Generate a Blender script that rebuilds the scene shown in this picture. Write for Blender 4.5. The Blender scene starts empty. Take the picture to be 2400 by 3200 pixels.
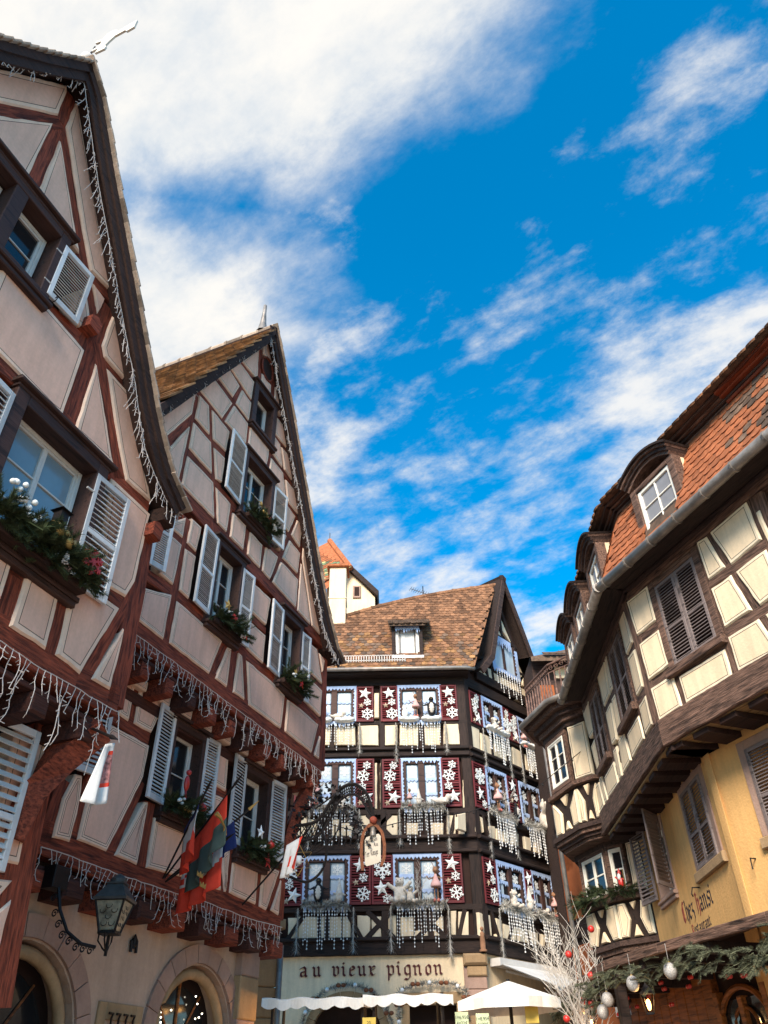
import bpy, math, random
from math import sin, cos, tan, pi, radians, sqrt, atan2, hypot
from mathutils import Vector, Matrix
random.seed(7)
sc = bpy.context.scene
COL = sc.collection
R = radians
# ------------------------------------------------------------------ camera
PITCH, ROLL, EYE = R(37.75), R(1.1), Vector((0, 0, 1.65))
fw = Vector((0, cos(PITCH), sin(PITCH))); up0 = Vector((0, -sin(PITCH), cos(PITCH))); rt0 = Vector((1, 0, 0))
rt = rt0*cos(ROLL) - up0*sin(ROLL); up = up0*cos(ROLL) + rt0*sin(ROLL)
cam = bpy.data.cameras.new('camera'); cam.sensor_fit = 'VERTICAL'; cam.sensor_height = 32; cam.lens = 24
cam.clip_start = 0.05; cam.clip_end = 2000
co = bpy.data.objects.new('camera', cam); COL.objects.link(co)
m3 = Matrix((rt, up, -fw)).transposed().to_4x4(); m3.translation = EYE; co.matrix_world = m3
sc.camera = co
# ------------------------------------------------------------------ world: Nishita sky with a broken cloud deck
SUN_EL, SUN_AZ = R(34), R(-163)          # azimuth from +Y, clockwise positive (negative = left)
w = bpy.data.worlds.new('World'); sc.world = w; w.use_nodes = True
nt = w.node_tree; nt.nodes.clear()
def wn(t, **kw):
    n = nt.nodes.new(t)
    for k_, v in kw.items(): setattr(n, k_, v)
    return n
def wmath(op, a, b=None, c=None, clamp=False):
    n = wn('ShaderNodeMath', operation=op, use_clamp=clamp)
    for i, v in enumerate((a, b, c)):
        if v is None: continue
        if isinstance(v, (int, float)): n.inputs[i].default_value = v
        else: nt.links.new(v, n.inputs[i])
    return n.outputs[0]
def wsmooth(v, lo, hi):
    n = wn('ShaderNodeMapRange', interpolation_type='SMOOTHSTEP'); n.inputs['From Min'].default_value = lo; n.inputs['From Max'].default_value = hi
    nt.links.new(v, n.inputs['Value']); return n.outputs[0]
tc = wn('ShaderNodeTexCoord'); sep = wn('ShaderNodeSeparateXYZ'); nt.links.new(tc.outputs['Generated'], sep.inputs[0])
zz = wmath('ADD', wmath('MAXIMUM', sep.outputs[2], 0.02), 0.16)
cu = wmath('DIVIDE', sep.outputs[0], zz); cv = wmath('DIVIDE', sep.outputs[1], zz)
cmb = wn('ShaderNodeCombineXYZ'); nt.links.new(cu, cmb.inputs[0]); nt.links.new(cv, cmb.inputs[1])
def wnoise(scale, detail, rough, dist=0., off=(0, 0, 0), stretch=(1, 1, 1), rot=0.):
    mr_ = wn('ShaderNodeMapping'); mr_.inputs['Rotation'].default_value = (0, 0, rot); nt.links.new(cmb.outputs[0], mr_.inputs[0])
    mp = wn('ShaderNodeMapping'); mp.inputs['Location'].default_value = off; mp.inputs['Scale'].default_value = stretch
    nt.links.new(mr_.outputs[0], mp.inputs[0])
    n = wn('ShaderNodeTexNoise'); n.inputs['Scale'].default_value = scale; n.inputs['Detail'].default_value = detail
    n.inputs['Roughness'].default_value = rough; n.inputs['Distortion'].default_value = dist
    nt.links.new(mp.outputs[0], n.inputs['Vector']); return n.outputs['Fac']
big = wnoise(1.5, 2, .5, .1, (3.4, .7, 0)); mid = wnoise(3.8, 9, .6, .1, (5.23, 1.94, 0), (.62, 1, 1), R(33)); fine = wnoise(10.5, 10, .66, .12, (.3, .2, 0), (.7, 1, 1), R(33))
# the large bright cloud bank stands to the left, high up
def bank(cx, cy, rx, ry):
    ex = wmath('DIVIDE', wmath('SUBTRACT', cu, cx), rx); ey = wmath('DIVIDE', wmath('SUBTRACT', cv, cy), ry)
    return wmath('SUBTRACT', 1.0, wmath('SQRT', wmath('ADD', wmath('MULTIPLY', ex, ex), wmath('MULTIPLY', ey, ey))))
bk = wmath('MAXIMUM', bank(-.26, .25, .46, .25), bank(-.66, .62, .58, .25))
edge = wmath('ADD', wmath('MULTIPLY', wmath('SUBTRACT', mid, .5), .75), wmath('MULTIPLY', wmath('SUBTRACT', fine, .5), .4))
bank_m = wsmooth(wmath('ADD', bk, edge), -.12, .3)
dens = wmath('ADD', wmath('ADD', wmath('MULTIPLY', fine, .3), wmath('MULTIPLY', mid, .5)), wmath('MULTIPLY', big, .25))
dens = wmath('ADD', dens, wmath('MULTIPLY', wsmooth(cv, .35, 1.0), .06))
wisp = wsmooth(dens, .535, .68)
cloud = wmath('MAXIMUM', wmath('MULTIPLY', wisp, .88), bank_m, clamp=True)
sky = wn('ShaderNodeTexSky'); sky.sky_type = 'NISHITA'; sky.sun_disc = False; sky.sun_elevation = SUN_EL; sky.sun_rotation = SUN_AZ
sky.air_density = 1.0; sky.dust_density = .3; sky.ozone_density = 3.0; sky.altitude = 200
hs = wn('ShaderNodeHueSaturation'); hs.inputs['Hue'].default_value = .487; hs.inputs['Saturation'].default_value = 1.55; hs.inputs['Value'].default_value = 2.0
nt.links.new(sky.outputs[0], hs.inputs['Color'])
shade = wsmooth(wmath('ADD', wmath('MULTIPLY', mid, .6), wmath('MULTIPLY', fine, .4)), .3, .62)
cc = wn('ShaderNodeMix', data_type='RGBA'); cc.inputs['A'].default_value = (3.6, 4.3, 5.1, 1); cc.inputs['B'].default_value = (6.6, 6.4, 6.05, 1)
nt.links.new(shade, cc.inputs['Factor'])
mx = wn('ShaderNodeMix', data_type='RGBA'); nt.links.new(cloud, mx.inputs['Factor']); nt.links.new(hs.outputs[0], mx.inputs['A']); nt.links.new(cc.outputs['Result'], mx.inputs['B'])
bg = wn('ShaderNodeBackground'); bg.inputs['Strength'].default_value = .1; nt.links.new(mx.outputs['Result'], bg.inputs['Color'])
wo = wn('ShaderNodeOutputWorld'); nt.links.new(bg.outputs[0], wo.inputs[0])
# ------------------------------------------------------------------ sun behind the camera, softened by thin cloud
sl = bpy.data.lights.new('sun', 'SUN'); sl.energy = 5.0; sl.angle = R(22); sl.color = (1, .89, .76)
so = bpy.data.objects.new('sun', sl); COL.objects.link(so)
to_sun = Vector((sin(SUN_AZ)*cos(SUN_EL), cos(SUN_AZ)*cos(SUN_EL), sin(SUN_EL)))
so.rotation_euler = to_sun.to_track_quat('Z', 'Y').to_euler(); so.location = (-20, -5, 30)
vs = sc.view_settings; vs.view_transform = 'Standard'; vs.look = 'None'; vs.exposure = 0.65; vs.gamma = 1.0; vs.use_curve_mapping = False

# ------------------------------------------------------------------ materials
MATS = {}
def mat(name, col, rough=.8, kind='plain', var=.12, scale=6., bump=.15, col2=None, metal=0., emit=None, spec=.3):
    if name in MATS: return MATS[name]
    m = bpy.data.materials.new(name); m.use_nodes = True; t = m.node_tree; b = t.nodes['Principled BSDF']
    N = t.nodes.new; L = t.links.new
    b.inputs['Roughness'].default_value = rough; b.inputs['Metallic'].default_value = metal; b.inputs['Specular IOR Level'].default_value = spec
    c = (*col, 1)
    tcn = N('ShaderNodeTexCoord'); mp = N('ShaderNodeMapping'); L(tcn.outputs['Object'], mp.inputs[0])
    oi = N('ShaderNodeObjectInfo')
    add = N('ShaderNodeVectorMath'); add.operation = 'ADD'; sc_ = N('ShaderNodeVectorMath'); sc_.operation = 'SCALE'
    L(oi.outputs['Location'], sc_.inputs[0]); sc_.inputs['Scale'].default_value = 1.7
    L(mp.outputs[0], add.inputs[0]); L(sc_.outputs[0], add.inputs[1])
    n1 = N('ShaderNodeTexNoise'); L(add.outputs[0], n1.inputs['Vector']); n1.inputs['Scale'].default_value = scale; n1.inputs['Detail'].default_value = 6; n1.inputs['Roughness'].default_value = .6
    if kind == 'wood':
        mp.inputs['Scale'].default_value = (1.2, 13, 13); n1.inputs['Scale'].default_value = scale*.5; n1.inputs['Distortion'].default_value = .4
    if kind == 'plaster':
        n1.inputs['Scale'].default_value = 1.3
    ramp = N('ShaderNodeValToRGB'); e = ramp.color_ramp.elements
    c2 = col2 or tuple(x*(1-2.2*var) for x in col)
    e[0].position = .3; e[0].color = (*c2, 1); e[1].position = .7; e[1].color = (*[min(1, x*(1+var)) for x in col], 1)
    L(n1.outputs['Fac'], ramp.inputs[0])
    colout = ramp.outputs[0]
    if kind == 'plaster':       # faint stains and hairline speckle
        n3 = N('ShaderNodeTexNoise'); L(add.outputs[0], n3.inputs['Vector']); n3.inputs['Scale'].default_value = 24; n3.inputs['Detail'].default_value = 8; n3.inputs['Roughness'].default_value = .7
        mr = N('ShaderNodeMapRange'); mr.inputs['From Min'].default_value = .35; mr.inputs['From Max'].default_value = .7; mr.inputs['To Min'].default_value = .93; mr.inputs['To Max'].default_value = 1.04
        L(n3.outputs['Fac'], mr.inputs[0]); mu = N('ShaderNodeMix'); mu.data_type = 'RGBA'; mu.blend_type = 'MULTIPLY'; mu.inputs['Factor'].default_value = 1
        L(colout, mu.inputs['A']); L(mr.outputs[0], mu.inputs['B']); colout = mu.outputs['Result']
        mps = N('ShaderNodeMapping'); mps.inputs['Scale'].default_value = (5, 5, .7); L(add.outputs[0], mps.inputs[0]); n4 = N('ShaderNodeTexNoise'); n4.inputs['Scale'].default_value = 1.6; n4.inputs['Detail'].default_value = 7; n4.inputs['Roughness'].default_value = .65; L(mps.outputs[0], n4.inputs['Vector'])
        mr4 = N('ShaderNodeMapRange'); mr4.inputs['From Min'].default_value = .3; mr4.inputs['From Max'].default_value = .62; mr4.inputs['To Min'].default_value = .86; mr4.inputs['To Max'].default_value = 1.03; L(n4.outputs['Fac'], mr4.inputs[0])
        mu = N('ShaderNodeMix'); mu.data_type = 'RGBA'; mu.blend_type = 'MULTIPLY'; mu.inputs['Factor'].default_value = 1; L(colout, mu.inputs['A']); L(mr4.outputs[0], mu.inputs['B']); colout = mu.outputs['Result']
    if kind == 'wood':          # dark drying cracks along the grain
        n3 = N('ShaderNodeTexNoise'); L(add.outputs[0], n3.inputs['Vector']); n3.inputs['Scale'].default_value = 1.5; n3.inputs['Detail'].default_value = 3
        mr = N('ShaderNodeMapRange'); mr.inputs['From Min'].default_value = .36; mr.inputs['From Max'].default_value = .42; mr.inputs['To Min'].default_value = .35; mr.inputs['To Max'].default_value = 1
        L(n3.outputs['Fac'], mr.inputs[0]); mu = N('ShaderNodeMix'); mu.data_type = 'RGBA'; mu.blend_type = 'MULTIPLY'; mu.inputs['Factor'].default_value = .8
        L(colout, mu.inputs['A']); L(mr.outputs[0], mu.inputs['B']); colout = mu.outputs['Result']
    if kind in ('tile', 'random', 'wood', 'needle'):
        rnd = oi.outputs['Random']; gi = N('ShaderNodeNewGeometry'); ad = N('ShaderNodeMath'); ad.operation = 'ADD'; L(rnd, ad.inputs[0]); L(gi.outputs['Random Per Island'], ad.inputs[1])
        fr = N('ShaderNodeMath'); fr.operation = 'FRACT'; L(ad.outputs[0], fr.inputs[0])
        mr2 = N('ShaderNodeMapRange'); amt = {'tile': .5, 'random': .25, 'wood': .18, 'needle': .55}[kind]
        mr2.inputs['To Min'].default_value = 1-amt; mr2.inputs['To Max'].default_value = 1+amt*.7; L(fr.outputs[0], mr2.inputs[0])
        mu = N('ShaderNodeMix'); mu.data_type = 'RGBA'; mu.blend_type = 'MULTIPLY'; mu.inputs['Factor'].default_value = 1
        L(colout, mu.inputs['A']); L(mr2.outputs[0], mu.inputs['B']); colout = mu.outputs['Result']
    L(colout, b.inputs['Base Color'])
    if bump:
        bn = N('ShaderNodeBump'); bn.inputs['Strength'].default_value = min(1, bump*2); bn.inputs['Distance'].default_value = .012
        n2 = N('ShaderNodeTexNoise'); L(add.outputs[0], n2.inputs['Vector']); n2.inputs['Scale'].default_value = scale*(1 if kind == 'wood' else 7); n2.inputs['Detail'].default_value = 6
        L(n2.outputs['Fac'], bn.inputs['Height']); L(bn.outputs[0], b.inputs['Normal'])
    if emit: b.inputs['Emission Color'].default_value = (*emit[:3], 1); b.inputs['Emission Strength'].default_value = emit[3]
    MATS[name] = m; return m
PK = mat('pink_plaster', (.79, .47, .335), .9, 'plaster', .05, 5, .12)
PKB = mat('pink_plaster_border', (.85, .585, .42), .9, 'plaster', .04, 5, .1)
LINE = mat('painted_line', (.05, .022, .018), .8, bump=0)
RED = mat('red_brown_timber', (.27, .055, .025), .8, 'wood', .36, 7, .5)
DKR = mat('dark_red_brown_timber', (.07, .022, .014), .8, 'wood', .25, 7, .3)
CAS = mat('dark_brown_casing', (.062, .028, .02), .65, 'wood', .15, 7, .15)
SHB = mat('pale_blue_grey_paint', (.62, .6, .575), .6, 'random', .06, 9, .08)
SLB = mat('pale_slat_paint', (.6, .57, .54), .65, 'random', .06, 9, .05)
WHT = mat('white_paint', (.62, .57, .51), .5, var=.05, scale=8, bump=.05)
GLS = mat('window_glass', (.016, .016, .017), .08, var=.02, bump=0, spec=.55)
GLC = mat('sky_tinted_glass', (.2, .27, .31), .12, var=.05, bump=0, spec=.8)  # reflected sky is painted in as a pale blue base colour
CREAM = mat('cream_plaster', (.84, .65, .42), .9, 'plaster', .05, 5, .12)
CREAMB = mat('cream_plaster_border', (.83, .69, .48), .9, 'plaster', .04, 5, .1)
BRN = mat('weathered_brown_timber', (.16, .09, .062), .85, 'wood', .4, 7, .6)
BRD = mat('dark_weathered_timber', (.07, .04, .03), .85, 'wood', .28, 7, .4)
SHG = mat('grey_brown_shutter_paint', (.2, .155, .14), .7, 'wood', .15, 9, .1)
YEL = mat('yellow_plaster', (.76, .43, .155), .9, 'plaster', .07, 5, .2)
DRK = mat('black_brown_timber', (.032, .018, .013), .8, 'wood', .25, 7, .3)
CCR = mat('pale_cream_infill', (.74, .6, .41), .9, 'plaster', .05, 5, .1)
BUR = mat('burgundy_shutter_paint', (.135, .018, .02), .6, 'random', .1, 9, .08)
SOFD = mat('dark_brown_soffit_wood', (.04, .018, .012), .85, 'wood', .25, 7, .2)  # very dark brown for roof undersides, bargeboards, joists and planters
CORE = mat('dark_wall_core', (.03, .014, .01), .9, var=.1, bump=.1)
STONE = mat('pink_sandstone', (.4, .255, .19), .9, 'plaster', .12, 4, .25)
STONE2 = mat('ochre_sandstone', (.42, .27, .14), .9, 'plaster', .14, 4, .3)
ROUGHC = mat('rough_lime_render', (.5, .345, .245), .95, 'plaster', .07, 5, .3)
IRON = mat('black_wrought_iron', (.018, .014, .013), .5, var=.15, bump=.1, metal=.3)
ZINC = mat('zinc_gutter', (.3, .26, .22), .45, var=.2, scale=5, bump=.08, metal=.5)
TILE = mat('orange_clay_tile', (.37, .118, .045), .85, 'random', .2, 9, .25)
TILB = mat('mossy_brown_clay_tile', (.235, .112, .055), .9, 'tile', .25, 9, .3)
TILD = mat('dark_aged_tile', (.16, .1, .065), .9, 'tile', .25, 9, .3)
TILY = mat('ochre_clay_tile', (.28, .14, .055), .9, 'tile', .25, 9, .3)
SNOW = mat('white_foam', (.78, .76, .7), .7, var=.04, bump=.1)
PEARL = mat('white_pearl', (.82, .8, .76), .3, var=.02, bump=0, spec=.6)
ICE = mat('pale_blue_felt', (.4, .5, .7), .9, var=.08, scale=12, bump=.1)
TINS = mat('silvery_tinsel', (.5, .46, .4), .45, 'random', .15, 10, 0)
FROST = mat('frosted_greenery', (.46, .43, .37), .8, 'needle', .2, 12, 0)
CABLE = mat('white_light_cable', (.56, .49, .44), .5, var=.03, bump=0)
GREEN = mat('spruce_needles', (.045, .062, .022), .75, 'needle', .25, 12, 0)
TWIG = mat('brown_twig', (.08, .045, .025), .8, bump=0)
RORN = mat('red_ornament', (.52, .03, .02), .35, var=.05, bump=0, spec=.5)
GOLD = mat('gold_ornament', (.5, .32, .1), .4, var=.1, bump=0, metal=.5)
WSTAR = mat('white_star_ornament', (.8, .8, .78), .5, var=.03, bump=0)
SIL = mat('glittery_silver_bauble', (.5, .47, .43), .55, var=.25, scale=90, bump=.2, metal=.3)
CLOTHW = mat('white_cloth', (.7, .66, .6), .9, 'plaster', .05, 5, .05)
CLOTHR = mat('red_cloth', (.72, .055, .025), .85, var=.08, bump=.03)
CLOTHG = mat('dark_green_cloth', (.06, .09, .075), .85, var=.1, bump=.03)
CLOTHB = mat('blue_cloth', (.02, .03, .11), .85, var=.1, bump=.03)
PINKF = mat('pink_fabric', (.62, .36, .32), .85, var=.06, bump=.05)
BROWNF = mat('brown_fur', (.3, .15, .08), .9, var=.15, bump=.2)
WFUR = mat('white_plush', (.66, .58, .48), .95, var=.1, scale=18, bump=.5)
BLACK = mat('black_plush', (.015, .014, .015), .8, var=.1, bump=.1)
OWOOD = mat('orange_varnished_wood', (.3, .095, .02), .5, 'wood', .3, 5, .15)
WARM = mat('lit_lamp_glass', (.9, .6, .3), .5, bump=0, emit=(1, .5, .15, 6))
LED = mat('lit_led_bulb', (1, .95, .85), .4, bump=0, emit=(1, .9, .7, 5))
# ------------------------------------------------------------------ mesh helpers
class G:
    def __init__(s): s.v = []; s.f = []; s.m = []
    def add(s, v, f, mi=0):
        o = len(s.v); s.v += [tuple(p) for p in v]; s.f += [tuple(i+o for i in q) for q in f]; s.m += [mi]*len(f); return s
    def box(s, x0, x1, y0, y1, z0, z1, mi=0):
        return s.add([(x0,y0,z0),(x1,y0,z0),(x1,y1,z0),(x0,y1,z0),(x0,y0,z1),(x1,y0,z1),(x1,y1,z1),(x0,y1,z1)],
            [(0,3,2,1),(4,5,6,7),(0,1,5,4),(1,2,6,5),(2,3,7,6),(3,0,4,7)], mi)
    def bbox(s, x0, x1, y0, y1, z0, z1, b=.008, mi=0):      # box with chamfered front (min-y) edges
        v = [(x0,y0+b,z0),(x1,y0+b,z0),(x1,y1,z0),(x0,y1,z0),(x0,y0+b,z1),(x1,y0+b,z1),(x1,y1,z1),(x0,y1,z1),
             (x0+b,y0,z0+b),(x1-b,y0,z0+b),(x1-b,y0,z1-b),(x0+b,y0,z1-b)]
        return s.add(v, [(0,3,2,1),(4,5,6,7),(1,2,6,5),(2,3,7,6),(3,0,4,7),(8,9,10,11),(0,1,9,8),(1,5,10,9),(5,4,11,10),(4,0,8,11)], mi)
    def prism(s, pts, y0, y1, mi=0):                        # polygon in xz (counter-clockwise seen from -y) extruded in y
        n = len(pts); pts = ccw(pts)
        v = [(x, y0, z) for x, z in pts]+[(x, y1, z) for x, z in pts]
        f = [tuple(range(n)), tuple(range(2*n-1, n-1, -1))]+[(i, n+i, n+(i+1) % n, (i+1) % n) for i in range(n)]
        return s.add(v, f, mi)
    def tube(s, path, r, n=6, mi=0, cap=True, r1=None):
        P = [Vector(p) for p in path]; rings = []; L = len(P)
        for i, p in enumerate(P):
            t = (P[min(i+1, L-1)]-P[max(i-1, 0)]); t = t.normalized() if t.length > 1e-9 else Vector((0,0,1))
            a = Vector((0,0,1)) if abs(t.z) < .9 else Vector((1,0,0)); u = t.cross(a).normalized(); v_ = t.cross(u)
            rr = r if r1 is None else r+(r1-r)*i/max(1, L-1)
            rings.append([p+(u*cos(2*pi*j/n)+v_*sin(2*pi*j/n))*rr for j in range(n)])
        v = [q for rg in rings for q in rg]; f = []
        for i in range(L-1):
            for j in range(n): f.append((i*n+j, i*n+(j+1) % n, (i+1)*n+(j+1) % n, (i+1)*n+j))
        if cap: f += [tuple(range(n-1, -1, -1)), tuple((L-1)*n+j for j in range(n))]
        return s.add(v, f, mi)
    def ball(s, c, r, nu=10, nv=6, mi=0, sc=(1,1,1)):
        v = []; f = []
        for i in range(nv+1):
            th = pi*i/nv
            for j in range(nu): v.append((c[0]+r*sc[0]*sin(th)*cos(2*pi*j/nu), c[1]+r*sc[1]*sin(th)*sin(2*pi*j/nu), c[2]+r*sc[2]*cos(th)))
        for i in range(nv):
            for j in range(nu):
                a, b_, c_, d = i*nu+j, (i+1)*nu+j, (i+1)*nu+(j+1) % nu, i*nu+(j+1) % nu
                if i == 0: f.append((a, b_, c_))
                elif i == nv-1: f.append((a, b_, d))
                else: f.append((a, b_, c_, d))
        return s.add(v, f, mi)
    def lathe(s, prof, n=16, mi=0, c=(0,0,0)):
        v = []; f = []; L = len(prof)
        for r_, z in prof:
            for j in range(n): v.append((c[0]+r_*cos(2*pi*j/n), c[1]+r_*sin(2*pi*j/n), c[2]+z))
        for i in range(L-1):
            for j in range(n): f.append((i*n+j, i*n+(j+1) % n, (i+1)*n+(j+1) % n, (i+1)*n+j))
        return s.add(v, f, mi)
    def xf(s, M):
        s.v = [tuple(M @ Vector(p)) for p in s.v]; return s
    def join(s, g, M=None):
        return s.add([tuple(M @ Vector(p)) for p in g.v] if M is not None else g.v, g.f) if not any(g.m) else s._jm(g, M)
    def _jm(s, g, M):
        o = len(s.v); s.v += [tuple(M @ Vector(p)) for p in g.v] if M is not None else g.v; s.f += [tuple(i+o for i in q) for q in g.f]; s.m += g.m; return s
    def mesh(s, name, mats, smooth=False):
        me = bpy.data.meshes.new(name); me.from_pydata(s.v, [], s.f)
        for m_ in (mats if isinstance(mats, (list, tuple)) else [mats]): me.materials.append(m_)
        if any(s.m): me.polygons.foreach_set('material_index', s.m)
        if smooth: me.polygons.foreach_set('use_smooth', [True]*len(me.polygons))
        me.update(); return me
def ccw(p):
    a = sum(p[i][0]*p[(i+1) % len(p)][1]-p[(i+1) % len(p)][0]*p[i][1] for i in range(len(p)))
    return list(p) if a > 0 else list(p)[::-1]
I4 = Matrix.Identity(4)
WM = {}
def ob(name, me, parent=None, M=I4, **pr):
    o = bpy.data.objects.new(name, me); COL.objects.link(o); WM[o.name] = M.copy()
    if parent is not None: o.parent = parent; o.matrix_basis = WM[parent.name].inverted() @ M
    else: o.matrix_basis = M
    for k_, v in pr.items(): o[k_] = v
    return o
def thing(name, label, cat, M=I4, group=None, me=None):
    o = ob(name, me, None, M); o['label'] = label; o['category'] = cat
    if group: o['group'] = group
    return o
def T(x=0, y=0, z=0): return Matrix.Translation((x, y, z))
def RX(a): return Matrix.Rotation(a, 4, 'X')
def RY(a): return Matrix.Rotation(a, 4, 'Y')
def RZ(a): return Matrix.Rotation(a, 4, 'Z')
def SC(x, y=None, z=None): return Matrix.Diagonal((x, y if y is not None else x, z if z is not None else x, 1))
def part(name, g, mats, parent, M=I4, smooth=False, **pr): return ob(name, g.mesh(name, mats, smooth), parent, M, **pr)
# a facade frame: x to the right seen from the street, y into the wall, z up
class Fac:
    def __init__(s, dist, az, left=True, shift=0.):
        a = R(az); D = Vector((sin(a), cos(a), 0))
        N = Vector((cos(a), -sin(a), 0)) if left else Vector((-cos(a), sin(a), 0))
        X = D if left else -D
        s.M = Matrix(((X.x, -N.x, 0, -N.x*dist), (X.y, -N.y, 0, -N.y*dist), (0, 0, 1, 0), (0, 0, 0, 1)))
    def at(s, x, y, z): return s.M @ T(x, y, z)
    def p(s, x, y, z): return s.M @ Vector((x, y, z))
FA, FA2 = Fac(4.8, 20.6), Fac(5.25, 20.6)
FB, FB1, FB0 = Fac(6.28, 22.4), Fac(6.68, 22.4), Fac(7.0, 22.4)
FD1, FD2 = Fac(7.0, -21.3, False), Fac(3.32, 1.9, False)
FD1L, FD2L = Fac(7.55, -21.3, False), Fac(3.87, 1.9, False)
FC = Fac(12.59, 41.7)                                    # right-hand side of the corner house
FF = Fac(21.5, 90); FF.M = T(0, 21.5, 0)                  # its front
# ------------------------------------------------------------------ timber framing
def resample(pts, step=.14, jit=.004):
    out = []; n = len(pts)
    for i in range(n):
        a, b_ = pts[i], pts[(i+1) % n]; L = hypot(b_[0]-a[0], b_[1]-a[1]); k_ = max(1, int(L/step))
        for j in range(k_):
            t = j/k_; q = (a[0]+(b_[0]-a[0])*t, a[1]+(b_[1]-a[1])*t)
            if j: q = (q[0]+random.uniform(-jit, jit), q[1]+random.uniform(-jit, jit))
            out.append(q)
    return out
def inset(pts, d):
    n = len(pts); out = []
    for i in range(n):
        a, b_, c = pts[i-1], pts[i], pts[(i+1) % n]
        e1 = Vector((b_[0]-a[0], b_[1]-a[1])).normalized(); e2 = Vector((c[0]-b_[0], c[1]-b_[1])).normalized()
        n1 = Vector((-e1.y, e1.x)); n2 = Vector((-e2.y, e2.x)); k_ = 1+n1.dot(n2)
        q = (n1+n2)*(d/max(k_, .28)); out.append((b_[0]+q.x, b_[1]+q.y))
    return out
def area(p): return .5*sum(p[i][0]*p[(i+1) % len(p)][1]-p[(i+1) % len(p)][0]*p[i][1] for i in range(len(p)))
def panel(F, pts, parent, mats, front=.022, depth=.16, lines=(.05,), lw=.007, name='plaster_panel', jit=.007):
    pts = ccw(pts); cx = sum(p[0] for p in pts)/len(pts); cz = sum(p[1] for p in pts)/len(pts)
    pts = [(p[0]-cx, p[1]-cz) for p in pts]
    A_ = area(pts)
    if A_ < .004: return
    per = sum(hypot(pts[i][0]-pts[i-1][0], pts[i][1]-pts[i-1][1]) for i in range(len(pts))); inr = 2*A_/per
    rings = [(pts, depth), (pts, -front+.02), (inset(pts, min(.016, inr*.3)), -front)]; mi = [0 if not lines else 1, 0 if not lines else 1]
    for k_, o_ in enumerate(lines):
        if o_+lw > inr*.75: break
        rings.append((inset(pts, o_), -front)); mi.append(1)
        rings.append((inset(pts, o_+lw), -front)); mi.append(2)
    # jitter only the outermost outline by adding points along each edge consistently
    n = len(pts); g = G(); rr = []
    seg = [max(1, int(hypot(pts[(i+1) % n][0]-pts[i][0], pts[(i+1) % n][1]-pts[i][1])/.13)) for i in range(n)]
    js = [[(random.uniform(-jit, jit), random.uniform(-jit, jit)) for _ in range(sg)] for sg in seg]
    for ri, (rp, y) in enumerate(rings):
        o_ = []
        for i in range(n):
            a, b_ = rp[i], rp[(i+1) % n]
            for j in range(seg[i]):
                t = j/seg[i]; dx, dz = js[i][j] if ri < 3 else (0, 0)
                o_.append((a[0]+(b_[0]-a[0])*t+dx, y, a[1]+(b_[1]-a[1])*t+dz))
        rr.append(o_)
    N_ = len(rr[0]); g.v = [q for o_ in rr for q in o_]
    for k_ in range(len(rr)-1):
        for i in range(N_):
            j = (i+1) % N_; g.f.append((k_*N_+i, k_*N_+j, (k_+1)*N_+j, (k_+1)*N_+i)); g.m.append(mi[min(k_, len(mi)-1)] if k_ < len(mi) else 0)
    g.f.append(tuple((len(rr)-1)*N_+i for i in range(N_))); g.m.append(0)
    return part(name, g, mats, parent, F.at(cx, 0, cz))
BI = [0]
def beam(F, pts, w, parent, m, y0=0., depth=.17, name='timber_beam', jit=.011):
    a, b_ = Vector(pts[0]), Vector(pts[-1]); d = b_-a; ang = atan2(d.y, d.x); L = d.length
    if L < .02: return
    BI[0] = (BI[0]+1) % 5; y0 = y0+BI[0]*.0022
    ca, sa = cos(ang), sin(ang)
    loc = [((p[0]-a.x)*ca+(p[1]-a.y)*sa, -(p[0]-a.x)*sa+(p[1]-a.y)*ca) for p in pts]
    P = []
    for i in range(len(loc)-1):
        k_ = max(1, int(hypot(loc[i+1][0]-loc[i][0], loc[i+1][1]-loc[i][1])/.2))
        for j in range(k_): t = j/k_; P.append((loc[i][0]+(loc[i+1][0]-loc[i][0])*t, loc[i][1]+(loc[i+1][1]-loc[i][1])*t))
    P.append(loc[-1]); g = G(); c = .012; h = w/2
    for i, (x, z) in enumerate(P):
        j1, j2 = random.uniform(-jit, jit), random.uniform(-jit, jit)
        g.v += [(x, depth, z-h+j1), (x, y0+c, z-h+j1), (x, y0, z-h+c+j1), (x, y0, z+h-c+j2), (x, y0+c, z+h+j2), (x, depth, z+h+j2)]
    n = len(P)
    for i in range(n-1):
        for k_ in range(5): g.f.append((i*6+k_, (i+1)*6+k_, (i+1)*6+k_+1, i*6+k_+1))
    g.f += [tuple(range(6)), tuple((n-1)*6+5-k_ for k_ in range(6))]; g.m = [0]*len(g.f)
    return part(name, g, m, parent, F.at(a.x, 0, a.y) @ RY(-ang))
def fbox(name, F, x0, x1, y0, y1, z0, z1, m, parent, b=.008):
    cx, cz = (x0+x1)/2, (z0+z1)/2; g = G()
    g.bbox(x0-cx, x1-cx, y0, y1, z0-cz, z1-cz, b) if b else g.box(x0-cx, x1-cx, y0, y1, z0-cz, z1-cz)
    return part(name, g, m, parent, F.at(cx, 0, cz))
MC = {}
def cached(key, fn):
    if key not in MC: MC[key] = fn()
    return MC[key]
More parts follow.
